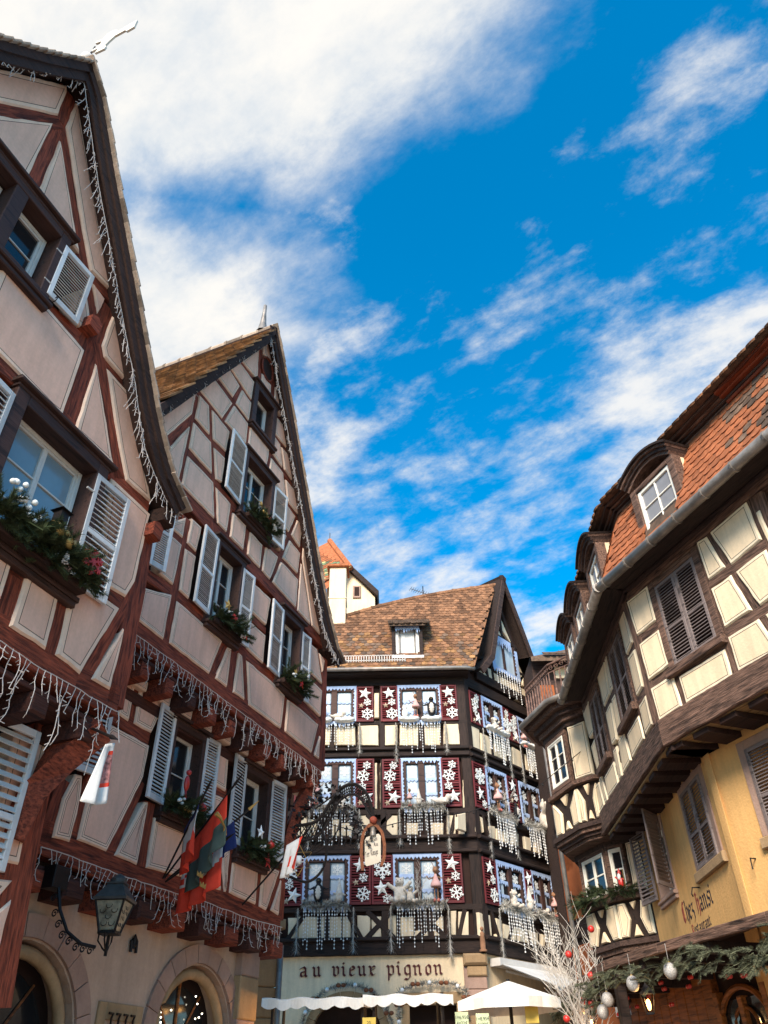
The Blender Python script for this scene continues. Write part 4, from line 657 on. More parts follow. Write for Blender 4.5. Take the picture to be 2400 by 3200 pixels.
def dormer(F, cx, wd, z0=7.98, y=-.2):
    d_ = part('dormer', G().bbox(-wd/2, -wd/2+.13, y, y+.16, 0, .98, .01).bbox(wd/2-.13, wd/2, y, y+.16, 0, .98, .01).bbox(-wd/2+.13, wd/2-.13, y+.002, y+.16, .9, .98, .01), BRN, HD, F.at(cx, 0, z0))
    part('dormer_sill', G().bbox(-wd/2-.02, wd/2+.02, y-.05, y+.3, -.12, -.001, .015), ZINC, d_, F.at(cx, 0, z0))
    for s in (-1, 1):
        x = s*(wd/2-.03); g = G().add([(x-.015*s, y+.16, 0), (x-.015*s, y+.16, .98), (x-.015*s, .3, .98), (x+.012*s, y+.16, 0), (x+.012*s, y+.16, .98), (x+.012*s, .3, .98)], [(0, 1, 2), (5, 4, 3), (0, 3, 4, 1), (1, 4, 5, 2), (2, 5, 3, 0)])
        part('dormer_cheek', g, CREAM, d_, F.at(cx, 0, z0))
    n = 12; 
    for j, (rz, yo, th) in enumerate(((.0, -.02, .06), (.05, -.06, .05), (.1, -.1, .04), (.135, -.14, .035))):
        pl = [(wd/2*1.02*(2*i/n-1)+.0, .97+rz+.2*(1-(2*i/n-1)**2)) for i in range(n+1)]; pl = [(x*(1+.05*j), z) for x, z in pl]
        slab('arched_cornice' if j < 3 else 'dormer_roof', F, [(cx+x, z0+z+th) for x, z in pl], th, y+yo, .55, (BRD if j % 2 else BRN) if j < 3 else DRK, d_)
    window(F, cx-wd/2+.13, cx+wd/2-.13, z0+.0, z0+.9, d_, y+.04, 1, 3, 2, .05, WHT, GLC, .022) if False else None
    wp = G(); W = wd-.26; H = .9
    wp.bbox(-W/2, -W/2+.06, y+.03, y+.09, 0, H).bbox(W/2-.06, W/2, y+.03, y+.09, 0, H).bbox(-W/2+.06, W/2-.06, y+.031, y+.09, 0, .06).bbox(-W/2+.06, W/2-.06, y+.031, y+.09, H-.06, H)
    wp.bbox(-.011, .011, y+.04, y+.08, .06, H-.06, .003)
    for r_ in (1, 2): wp.bbox(-W/2+.06, W/2-.06, y+.041, y+.08, .06+r_*(H-.12)/3-.011, .06+r_*(H-.12)/3+.011, .003)
    part('dormer_window', wp, WHITE2, d_, F.at(cx, 0, z0))
    for r_ in range(3):
        for c in range(2): part('pane', G().box(-W/2+.06+c*(W-.12)/2, -W/2+.06+(c+1)*(W-.12)/2, y+.06, y+.066, .06+r_*(H-.12)/3, .06+(r_+1)*(H-.12)/3), GREYG, d_, F.at(cx, 0, z0))
WHITE2 = mat('bright_white_paint', (.8, .74, .62), .5, var=.04, bump=.03); GREYG = mat('grey_reflecting_glass', (.24, .24, .25), .15, var=.04, bump=0, spec=.7)
for fi, F in enumerate((FD1, FD2)):
    for cx, wd in dormers[fi]: dormer(F, cx, wd)
# upper shutters (closed)
def closed_pair(F, x0, x1, z0, z1, n, parent, m=None):
    xm = (x0+x1)/2
    fbox('window_frame', F, x0-.12, x0-.005, -.02, .15, z0-.1, z1+.1, BRN, parent); fbox('window_frame', F, x1+.005, x1+.12, -.02, .15, z0-.1, z1+.1, BRN, parent)
    fbox('window_head', F, x0-.005, x1+.005, -.019, .15, z1+.01, z1+.12, BRN, parent); fbox('window_sill', F, x0-.14, x1+.14, -.09, .15, z0-.12, z0-.01, BRN, parent)
    fbox('window_back', F, x0, x1, .08, .12, z0, z1, CORE, parent, 0)
    shutter(F, x0, xm-.004, z0, z1, parent, n, -.0, .03, SHG, SHG, (.44,), stile=.05, rail=.06, tilt=42); shutter(F, xm+.004, x1, z0, z1, parent, n, -.0, .03, SHG, SHG, (.44,), stile=.05, rail=.06, tilt=42)
closed_pair(FD1, -7.36, -6.53, 6.22, 7.46, 24, HD); closed_pair(FD2, -11.75, -10.98, 6.34, 7.55, 24, HD); closed_pair(FD2, -13.68, -12.98, 6.34, 7.5, 24, HD); closed_pair(FD1, -4.7, -3.9, 6.22, 7.46, 24, HD)
# yellow lower walls with a rounded corner; one window opening
YW = G(); zt = 5.34
def plan(F, x): p = F.p(x, 0, 0); return (p.x, p.y)
ca, cb = plan(FD2L, -10.3), plan(FD1L, -7.9); ctrl = plan(FD2L, -9.9)
cn = [tuple((1-t)**2*a+2*t*(1-t)*m_+t*t*b_ for a, m_, b_ in zip(ca, ctrl, cb)) for t in [i/8 for i in range(9)]]
pl_ = [plan(FD2L, -14.3), plan(FD2L, -13.66), plan(FD2L, -12.8), plan(FD2L, -11.6)]+cn+[plan(FD1L, -5.5), plan(FD1L, -2.7)]
for i in range(len(pl_)-1):
    a, b_ = pl_[i], pl_[i+1]
    for z0, z1 in ((0, 4.18), (4.18, 5.22), (5.22, zt)):
        if i == 1 and z0 == 4.18: continue
        YW.add([(a[0], a[1], z0), (b_[0], b_[1], z0), (b_[0], b_[1], z1), (a[0], a[1], z1)], [(0, 1, 2, 3)])
part('yellow_wall', YW, YEL, HD)
casing(FD2L, -13.7, -12.76, 4.16, 5.26, HD, .07, .02, .3, STONE, 0, .05); window(FD2L, -13.63, -12.83, 4.23, 5.18, HD, .14, 1, 3, 2, .05, WHITE2); fbox('window_reveal', FD2L, -13.66, -12.8, .3, .34, 4.18, 5.22, CORE, HD, 0)
shutter(FD2L, -14.22, -13.7, 4.2, 5.3, HD, 17, -.06, .03, SHG, SHG, (), ang=R(14), hinge='R', stile=.05, rail=.06); shutter(FD2L, -12.78, -12.3, 4.18, 5.25, HD, 17, -.06, .03, SHG, SHG, (), ang=R(40), hinge='L', stile=.05, rail=.06)
for F, x0, x1, z0, z1, n in ((FD2L, -11.53, -10.62, 4.14, 5.16, 22), (FD1L, -7.15, -6.2, 4.08, 5.08, 22)):
    s_ = G().bbox(x0-.13, x0-.004, -.02, .1, z0, z1+.12).bbox(x1+.004, x1+.13, -.02, .1, z0, z1+.12).bbox(x0-.004, x1+.004, -.021, .1, z1+.005, z1+.12); part('stone_surround', s_, STONE, HD, F.M)
    fbox('stone_sill', F, x0-.16, x1+.2, -.06, .1, z0-.13, z0-.004, STONE2, HD, .012); fbox('window_back', F, x0, x1, .002, .01, z0, z1, CORE, HD, 0)
    xm = (x0+x1)/2; shutter(F, x0, xm-.004, z0, z1, HD, n, -.03, .03, SHG, SHG, (.42,), stile=.05, rail=.06, tilt=42); shutter(F, xm+.004, x1, z0, z1, HD, n, -.03, .03, SHG, SHG, (.42,), stile=.05, rail=.06, tilt=42)
for x, z in ((-11.75, 3.98),): part('iron_hook', G().tube([(x, 0, z), (x, -.1, z), (x-.02, -.12, z-.08), (x-.05, -.1, z-.1)], .01, 5), IRON, HD, FD2L.M)
part('iron_hook', G().tube([(-7.5, 0, 3.9), (-7.5, -.08, 3.9), (-7.5, -.09, 3.78)], .01, 5), IRON, HD, FD1L.M)
# ---- two-storey bay with balcony on top
class Fac2(Fac):
    def __init__(s, pl, pr):
        X = Vector((pr[0]-pl[0], pr[1]-pl[1], 0)); s.w = X.length; X.normalize(); Y = Vector((-X.y, X.x, 0))
        s.M = Matrix(((X.x, Y.x, 0, pl[0]), (X.y, Y.y, 0, pl[1]), (0, 0, 1, 0), (0, 0, 0, 1)))
Q0, Q1, Q2, Q3 = (3.79, 14.22), (3.48, 14.58), (3.2, 15.55), (3.5, 16.2)
L0, L1, L2, L3 = (4.34, 14.25), (3.87, 14.74), (3.55, 15.75), (3.8, 16.4)
def ring_prism(name, pts, z0, z1, m, parent, grow=0.):
    if grow:
        c = Vector((4.6, 15.3)); P = []
        for p in pts: v = Vector(p)-c; P.append(tuple(c+v*(1+grow/v.length)))
    else: P = list(pts)
    P = P+[(5.2, P[-1][1]), (5.2, P[0][1])]; n = len(P)
    return part(name, G().add([(x, y, z0) for x, y in P]+[(x, y, z1) for x, y in P], [tuple(range(n)), tuple(range(2*n-1, n-1, -1))]+[(i, n+i, n+(i+1) % n, (i+1) % n) for i in range(n)]), m, parent)
QP = [Q0, Q1, Q2, Q3]; LP = [L0, L1, L2, L3]
bay = ring_prism('bay_core', QP, 5.62, 7.62, DRK, HD, -.05); lbay = ring_prism('bay_core', LP, 3.75, 5.45, DRK, HD, -.05)
for j, (z0, z1, gw) in enumerate(((5.38, 5.44, -.1), (5.44, 5.5, -.04), (5.5, 5.57, .02), (5.57, 5.65, .07), (6.36, 6.43, .06), (7.5, 7.6, .0), (7.6, 7.7, .07), (7.7, 7.8, .16), (7.8, 7.9, .28), (7.9, 7.96, .36))): ring_prism('bay_moulding', QP, z0, z1-.001, BRD if j % 2 else BRN, HD, gw)
for j, (z0, z1, gw) in enumerate(((3.45, 3.55, -.16), (3.55, 3.64, -.06), (3.64, 3.72, .0), (3.72, 3.8, .05), (4.4, 4.48, .05), (5.28, 5.38, .03))): ring_prism('bay_moulding', LP, z0, z1-.001, BRD if j % 2 else BRN, HD, gw)
NS, FR = Fac2(Q1, Q0), Fac2(Q2, Q1); LN, LF = Fac2(L1, L0), Fac2(L2, L1)
panel(NS, [(.04, 6.46), (NS.w-.02, 6.46), (NS.w-.02, 7.48), (.04, 7.48)], HD, MCR, .01, .05, (.04,), .009)
for F, w0 in ((NS, NS.w), (FR, FR.w)):
    panel(F, [(.03, 5.7), (.03, 6.3), (w0*.3, 6.05), (w0*.26, 5.7)], HD, MCR, .01, .05, (.03,), .007); panel(F, [(w0-.03, 5.7), (w0-.03, 6.3), (w0*.7, 6.05), (w0*.74, 5.7)], HD, MCR, .01, .05, (.03,), .007)
    panel(F, [(w0*.4, 5.7), (w0*.6, 5.7), (w0*.5, 5.86)], HD, MCR, .01, .05, (), .007); panel(F, [(w0*.36, 6.32), (w0*.64, 6.32), (w0*.5, 6.14)], HD, MCR, .01, .05, (), .007)
casing(FR, .08, FR.w-.06, 6.46, 7.48, HD, .09, .02, .1, BRN, 0, 0); window(FR, .18, FR.w-.16, 6.54, 7.4, HD, -.02, 2, 3, 1, .04, WHITE2, GLS, .02)
casing(LN, .0, LN.w*.56, 4.5, 5.3, HD, .06, .03, .06, BRN, 0, 0); window(LN, .06, LN.w*.52, 4.55, 5.24, HD, -.02, 1, 2, 1, .035, WHITE2, GLS, .025)
panel(LN, [(LN.w*.62, 4.52), (LN.w-.02, 4.52), (LN.w-.02, 5.3), (LN.w*.62, 5.3)], HD, MCR, .01, .05, (.035,), .008)
casing(LF, .1, LF.w-.02, 4.5, 5.3, HD, .07, .03, .06, BRN, 0, 0); window(LF, .2, LF.w-.1, 4.55, 5.24, HD, -.02, 2, 2, 1, .035, WHITE2, GLS, .025)
for F in (LN, LF):
    w0 = F.w
    panel(F, [(.03, 3.84), (.03, 4.36), (w0*.26, 4.36), (w0*.36, 4.1), (w0*.22, 3.84)], HD, MCR, .01, .05, (.03,), .007); panel(F, [(w0-.03, 3.84), (w0-.03, 4.36), (w0*.74, 4.36), (w0*.64, 4.1), (w0*.78, 3.84)], HD, MCR, .01, .05, (.03,), .007)
    panel(F, [(w0*.38, 3.84), (w0*.62, 3.84), (w0*.5, 4.02)], HD, MCR, .01, .05, (), .007); panel(F, [(w0*.42, 4.36), (w0*.58, 4.36), (w0*.5, 4.24)], HD, MCR, .01, .05, (), .007)
gp = []
for p in QP: v = Vector(p)-Vector((4.6, 15.3)); q = Vector((4.6, 15.3))+v*(1+.4/v.length); gp.append((q.x, q.y, 7.94))
part('bay_gutter', G().tube(gp, .06, 8), ZINC, HD, smooth=True)
RUST = mat('rusty_painted_iron', (.2, .11, .08), .6, var=.3, scale=14, bump=.2)
bp = []
for p in QP: v = Vector(p)-Vector((4.6, 15.3)); q = Vector((4.6, 15.3))+v*(1+.22/v.length); bp.append(q)
bp = [Vector((4.7, bp[0].y-.1))]+bp
ball = part('balcony_rail', G().tube([(q.x, q.y, 8.78) for q in bp], .022, 6).tube([(q.x, q.y, 8.6) for q in bp], .014, 6).tube([(q.x, q.y, 8.0) for q in bp], .02, 6), RUST, HD)
blm = G().lathe([(.012, 0), (.016, .06), (.026, .16), (.018, .26), (.013, .34), (.022, .42), (.013, .5), (.012, .6)], 7).mesh('baluster', RUST, True)
scm = G().tube([(.055*cos(a)*(1-a/14), 0, .09+.055*sin(a)*(1-a/14)) for a in [i*.5 for i in range(20)]], .007, 4).mesh('scroll', RUST)
for i in range(len(bp)-1):
    a, b_ = bp[i], bp[i+1]; L = (b_-a).length; k_ = max(2, int(L/.115)); an = atan2(b_.y-a.y, b_.x-a.x)
    for j in range(k_):
        q = a+(b_-a)*(j/k_); ob('baluster', blm, ball, T(q.x, q.y, 8.0)); q = a+(b_-a)*((j+.5)/k_); ob('scroll', scm, ball, T(q.x, q.y, 8.6) @ RZ(an))

# ================================================================== dark corner house dressed for Christmas
HC = thing('half_timbered_house', 'dark timbered corner house covered in snowflakes, stars and white Christmas figures', 'house', T(.5, 21.5, 0))
XC = 17.575                                              # corner in the frame of the right-hand side
prismF('wall_core', FF, [(-3.4, 4.6), (2.27, 4.6), (2.27, 11.9), (-3.4, 11.9)], .1, 3, CORE, HC)
prismF('wall_core', FC, [(XC+.02, 4.6), (22.2, 4.6), (22.2, 12.4), (21.6, 13.2), (20.1, 16.3), (18.9, 13.2), (XC+.02, 12.0)], .1, 2, CORE, HC)
MCC = [CCR, CCR, CCR]
for pts in PAN['CF']: panel(FF, pts, HC, MCC, .0, .09, ())
for pts in PAN['CR']: panel(FC, pts, HC, MCC, .0, .09, ())
def cb(F, pts, w_): beam(F, pts, w_, HC, DRK, -.025, .1, jit=.008)
# storeys: sill beams, plates and mouldings
for F, x0, x1 in ((FF, -3.4, 2.29), (FC, XC, 22.1)):
    for z, w_ in ((4.76, .34), (7.14, .46), (9.6, .36), (11.82, .3), (5.62, .14), (7.98, .14), (10.5, .12)): cb(F, [(x0, z), (x1, z)], w_)
    for z, pr in ((4.93, .1), (6.95, .12), (7.3, .14), (9.52, .12), (9.72, .1)): fbox('storey_moulding', F, x0, x1, -pr, .05, z-.045, z+.045, DRK, HC, .02)
for x in (-2.85, -.18, 2.16):
    for z0, z1 in ((4.9, 7.0), (7.3, 9.5), (9.7, 11.75)): cb(FF, [(x, z0), (x+.02, z1)], .16 if x < 2 else .24)
for x in (XC+.1, 21.9):
    for z0, z1 in ((4.9, 7.0), (7.3, 9.5), (9.7, 11.75)): cb(FC, [(x, z0), (x, z1)], .22)
for x in (-1.62, .98):
    for z0, z1 in ((4.9, 5.6), (7.3, 8.0), (9.7, 10.45)): cb(FF, [(x, z0), (x, z1)], .13)
for x in (18.75, 19.55, 20.4, 21.2): cb(FC, [(x, 9.7), (x, 10.45)], .12)
for cx, z0, z1 in ((-.3, 4.95, 5.56), (.98, 4.95, 5.56), (-.3, 7.32, 7.92)):
    cb(FF, [(cx-.34, z0), (cx+.32, z1)], .12); cb(FF, [(cx+.34, z0), (cx-.32, z1)], .12)
for x0, x1, z0, z1 in ((-2.6, -2.2, 4.95, 5.5), (-1.1, -.75, 5.5, 4.95), (1.65, 1.85, 4.95, 5.56), (1.6, 1.8, 7.32, 7.95), (-2.0, -1.8, 7.35, 7.9)): cb(FF, [(x0, z0), (x1, z1)], .11)
for x0, x1, z0, z1 in ((17.95, 18.2, 5.56, 4.95), (17.95, 18.2, 7.95, 7.35), (18.6, 18.95, 4.95, 5.5), (19.3, 19.65, 5.5, 4.95), (20.3, 20.6, 4.95, 5.5), (20.9, 21.2, 5.5, 4.95)): cb(FC, [(x0, z0), (x1, z1)], .1)
for a, b_, w_ in (((19.3, 14.2), (20.9, 14.15), .14), ((20.1, 16.2), (20.05, 14.2), .12), ((20.0, 15.3), (19.55, 14.2), .1), ((20.15, 15.4), (20.65, 14.2), .1), ((18.3, 12.25), (21.9, 12.25), .3), ((18.95, 12.35), (18.8, 13.2), .1), ((19.25, 12.35), (19.2, 13.2), .1), ((20.75, 12.35), (20.75, 14.1), .1), ((21.1, 12.35), (21.45, 12.8), .1), ((18.6, 12.95), (19.2, 12.9), .1), ((20.8, 13.2), (21.3, 13.2), .1)): cb(FC, [a, b_], w_)
# eaves and gutter of the front, snow guard
fbox('eaves_soffit', FF, -3.4, 2.45, -.42, .1, 11.9, 11.99, DRK, HC, .02)
part('gutter', G().tube([(-3.4, -.5, 12.0), (2.35, -.5, 11.98), (2.62, -.38, 12.0)], .06, 8), ZINC, HC, FF.M, smooth=True)
# front roof slope
RY0, RZ0, RY1, RZ1 = -.42, 12.03, 1.9, 16.42
rl_ = hypot(RY1-RY0, RZ1-RZ0); ry_, rz_ = (RY1-RY0)/rl_, (RZ1-RZ0)/rl_
Mr = FF.M @ Matrix(((1, 0, 0, -2.1), (0, ry_, -rz_, RY0), (0, rz_, ry_, RZ0), (0, 0, 0, 1)))
def ridge_y(X):
    K = [(-2.5, 2.3), (-1.25, 2.99), (-.06, 3.6), (1.06, 4.05), (2.4, 4.45), (4.2, 4.88)]
    for (a, b_), (c, d) in zip(K, K[1:]):
        if X <= c: return b_+(d-b_)*(X-a)/(c-a)
    return K[-1][1]
def right_x(y): return 2.62+1.34*(y/rl_)
rs = part('front_roof_slope', G().add([(0, 0, -.02), (4.72, 0, -.02), (6.03, ridge_y(3.93), -.02)]+[(X+2.1, ridge_y(X), -.02) for X in (2.4, 1.06, -.06, -1.25, -2.1)], [tuple(range(8))]), TILB, HC, Mr)
DX0, DX1 = .22, 1.08
def okC(x, y):
    X = x-2.1; z = RZ0+rz_*y
    return y < ridge_y(X)-.1 and X < right_x(y)-.06 and not (DX0+.06 < X < DX1-.06 and 12.55 < z < 13.9)
tile_field(rs, Mr, 6.2, rl_, .185, .15, TILB, okC, 300, lambda p: random.choice((TILB, TILB, TILY, TILD)))
for i in range(16):
    X0 = -2.05+i*.38; y0, y1 = ridge_y(X0), ridge_y(X0+.38)
    part('ridge_tile', G().tube([(X0+2.1, y0, .0), (X0+2.5, y1, .0)], .1, 8), TILB, HC, Mr)
gd = part('snow_guard', G().box(-1.75, .55, -.36, -.345, 12.34, 12.36).box(-1.75, .55, -.36, -.345, 12.5, 12.52), WHT, HC, FF.M)
for i in range(30): part('guard_bar', G().box(-1.72+i*.078, -1.7+i*.078, -.36, -.346, 12.3, 12.52), WHT, gd, FF.M)
# roof dormer with white fringe
dm = part('roof_dormer', G().bbox(DX0-.05, DX0+.05, -.16, .3, 12.55, 13.6).bbox(DX1-.05, DX1+.05, -.16, .3, 12.55, 13.6).box(DX0, DX1, .1, .6, 12.55, 13.62), DRK, HC, FF.M)
part('dormer_sill', G().bbox(DX0-.06, DX1+.06, -.24, .05, 12.42, 12.56), SHB, dm, FF.M)
part('dormer_curtain', G().box(DX0+.06, DX1-.06, -.02, -.01, 12.56, 13.55), CLOTHW, dm, FF.M)
for x in (DX0+.11, DX1-.11): part('dormer_frame', G().bbox(x-.05, x+.05, -.08, -.03, 12.56, 13.55), WHT, dm, FF.M)
part('dormer_fringe', G().prism([(DX0+.05, 13.58)]+[(DX0+.05+i*.041, 13.5-(.16*((i*7) % 5)/5+.03 if i % 2 else 0)) for i in range(20)]+[(DX1-.05, 13.58)], -.19, -.17), ICE, dm, FF.M)
for s_x in (DX0+.2, DX1-.2): ob('pearl_strand', cached('prl0', lambda: G().tube([(0, 0, 0), (0, 0, -.8)], .012, 4).mesh('pearl_strand', DRK)), dm, FF.at(s_x, -.12, 13.5))
part('dormer_roof', G().add([(DX0-.14, -.34, 13.6), (DX1+.14, -.34, 13.6), (DX1+.14, .95, 14.45), (DX0-.14, .95, 14.45), (DX0-.14, -.34, 13.53), (DX1+.14, -.34, 13.53), (DX1+.14, .95, 14.38), (DX0-.14, .95, 14.38)], [(0, 1, 2, 3), (7, 6, 5, 4), (0, 4, 5, 1), (1, 5, 6, 2), (3, 7, 4, 0)]), TILD, dm, FF.M)
dl = hypot(1.29, .85)
for r_ in range(10):
    for c in range(7):
        if (c+.5*(r_ % 2))*.18 > 1.2: continue
        ob('roof_tile', tile_mesh(.18, .26, TILD)[1], dm, FF.M @ Matrix(((1, 0, 0, DX0-.08+c*.18+.09*(r_ % 2)), (0, 1.29/dl, -.85/dl, -.35+r_*.15*1.29/dl), (0, .85/dl, 1.29/dl, 13.61+r_*.15*.85/dl), (0, 0, 0, 1))) @ RX(-.05+random.uniform(-.02, .02)))
# gable on the right-hand side: bargeboards with deep soffit
vC = [(18.1, 12.3), (18.75, 12.98), (20.08, 16.62)]; vC2 = [(20.08, 16.62), (21.0, 14.75), (22.0, 12.6)]
slab('bargeboard', FC, vC, .2, -.34, -.28, BRD, HC); slab('bargeboard', FC, vC2, .2, -.34, -.28, BRD, HC)
slab('roof_slab', FC, vC, .09, -.3, .3, DRK, HC); slab('roof_slab', FC, vC2, .09, -.3, 3, DRK, HC)
# ground floor
gw = [(-2.75, 0), (-1.95, 0)]+[(-1.95, 3.0)]+arc(-1.1, 3.05, .85, pi, 0, 10, .75)+[(-.25, 3.0), (-.25, 0), (.35, 0), (.35, 3.6), (1.55, 3.6), (1.55, 0), (1.75, 0), (1.75, 4.6), (-2.75, 4.6)]
part('ground_floor_wall', G().prism(gw, .1, .4), CREAM, HC, FF.M)
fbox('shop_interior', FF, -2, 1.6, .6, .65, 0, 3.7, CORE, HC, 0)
for i in range(9):
    a0, a1 = pi*i/9+.01, pi*(i+1)/9-.01
    part('arch_stone', G().prism(arc(-1.1, 3.05, .8, a0, a1, 2, .8)+arc(-1.1, 3.05, 1.0, a1, a0, 2, .8), .04, .35), STONE2, HC, FF.M)
fbox('door_lintel', FF, .2, 1.68, .05, .35, 3.55, 3.8, STONE2, HC, .02); fbox('door_jamb', FF, .2, .38, .06, .35, 0, 3.549, STONE2, HC, .02); fbox('door_jamb', FF, 1.5, 1.68, .06, .35, 0, 3.549, STONE2, HC, .02)
for j in range(9): fbox('corner_stone', FF, 1.72+.05*(j % 2), 2.27, .02, .5, .48*j, .48*(j+1)-.006, STONE if j % 3 else STONE2, HC, .02)
fbox('corner_corbel', FF, 1.72, 2.3, -.12, .3, 4.33, 4.58, STONE2, HC, .05); fbox('corner_corbel', FF, 1.8, 2.28, -.04, .3, 4.1, 4.329, STONE2, HC, .03)
prismF('side_ground_floor', FC, [(XC+.1, 0), (22.1, 0), (22.1, 4.6), (XC+.1, 4.6)], .15, .4, CREAM, HC)
st = part('corner_statue', G().lathe([(.09, 0), (.1, .04), (.06, .06), (.07, .2), (.055, .34), (.06, .4), (.03, .44)], 10).ball((0, 0, .5), .05), BROWNF, HC, FF.at(2.22, -.1, 4.6), smooth=True)
# ---- windows and dressing
def zig(x0, x1, ztop, h, d, step=.045, seed=0):
    rn = random.Random(seed); pts = [(x0, ztop)]; n = max(3, int((x1-x0)/step)); xs = [x0+(x1-x0)*i/n for i in range(n+1)]; pts2 = []
    for i, x in enumerate(xs): pts2.append((x, ztop-h-(d*rn.uniform(.3, 1) if i % 2 else 0)))
    return [(x0, ztop)]+pts2+[(x1, ztop)]
def zigv(z0, z1, xin, wd, d, s, step=.06, seed=0):
    rn = random.Random(seed); n = max(3, int((z1-z0)/step)); P = [(xin, z1), (xin, z0)]
    for i in range(n+1): z = z0+(z1-z0)*i/n; P.append((xin+s*(wd+(d*rn.uniform(.2, 1) if i % 2 else 0)), z))
    return P
def flake_geo(r_, th=.018, style=0):
    g = G(); wd = r_*.15
    for k_ in range(6):
        M = RY(k_*pi/3); q = G().box(-wd/2, wd/2, -th, 0, 0, r_)
        for z, l in (((.42, .34), (.7, .3)) if style == 0 else ((.55, .42),)):
            for s in (-1, 1): q.join(G().box(-wd*.42, wd*.42, -th*.92, -.001, 0, r_*l), T(0, 0, r_*z) @ RY(s*pi/3.2))
        if style: q.ball((0, -th/2, r_*.95), wd*1.1, 6, 4, sc=(1, .5, 1))
        g.join(q, M)
    return g.prism([(r_*.24*cos(a), r_*.24*sin(a)) for a in [i*pi/3 for i in range(6)]], -th*1.05, 0)
def star_geo(r_, th=.05):
    P = [(r_*(1 if i % 2 == 0 else .42)*sin(i*pi/5), r_*(1 if i % 2 == 0 else .42)*cos(i*pi/5)) for i in range(10)]
    return G().add([(x, 0, z) for x, z in P]+[(0, -th, 0), (0, 0, 0)], [((i+1) % 10, i, 10) for i in range(10)]+[(i, (i+1) % 10, 11) for i in range(10)])
FLB, FLS, FLD = flake_geo(.24).mesh('snowflake', SNOW), flake_geo(.11, .014, 1).mesh('snowflake', SNOW), flake_geo(.17, .016, 1).mesh('snowflake', SNOW)
STB, STS = star_geo(.2).mesh('star', SNOW), star_geo(.09, .03).mesh('star', mat('wood_star', (.5, .38, .26), .8, bump=.05))
LACE = mat('pale_window_curtain', (.55, .62, .66), .8, 'plaster', .06, 5, .05)
def pearl_geo(n, L):
    g = G().tube([(0, 0, 0), (0, 0, -L)], .003, 3); rn = random.Random(n)
    for i in range(n): g.ball((0, 0, -L*(i+1)/n), rn.choice((.014, .017, .021)), 5, 4)
    return g
PRL = [pearl_geo(n, L).mesh('pearl_strand', PEARL) for n, L in ((7, .55), (9, .7), (10, .8), (8, .62), (11, .9))]
def tinsel_geo(L, r0, seed, n=170):
    rn = random.Random(seed); g = G().tube([(0, 0, 0), (0, 0, -L)], .012, 4)
    for i in range(n):
        t = rn.random(); z = -L*t; a = rn.uniform(0, 2*pi); rr = r0*(.55+.6*t)*rn.uniform(.6, 1.1); d = Vector((cos(a)*rr, sin(a)*rr*.5, -rr*rn.uniform(.5, 1.3))); s = Vector((-sin(a), cos(a), 0))*.005
        p = Vector((0, 0, z)); g.add([p-s, p+s, p+d], [(0, 1, 2)])
    return g
TSL = [tinsel_geo(L, .15, i, 320).mesh('tinsel', TINS) for i, L in enumerate((.95, 1.1, .85))]
def garland_geo(L, r0, seed, n=420, wob=.04):
    rn = random.Random(seed); g = G().tube([(-L/2, 0, 0), (L/2, 0, 0)], .015, 4)
    for i in range(n):
        x = rn.uniform(-L/2, L/2); a = rn.uniform(0, 2*pi); rr = r0*rn.uniform(.5, 1.1); d = Vector((rn.uniform(-.6, .6)*rr, cos(a)*rr, sin(a)*rr)); p = Vector((x, 0, wob*sin(x*9))); s = d.cross(Vector((rn.random(), rn.random(), rn.random()))).normalized()*.008
        g.add([p-s, p+s, p+d*.8+s, p+d], [(0, 1, 2, 3)])
    return g
GRL = {L: garland_geo(L, .17, int(L*10), 760).mesh('frosted_garland', FROST) for L in (1.2, 1.4)}
FLOOR = ('first-floor', 'second-floor', 'third-floor')
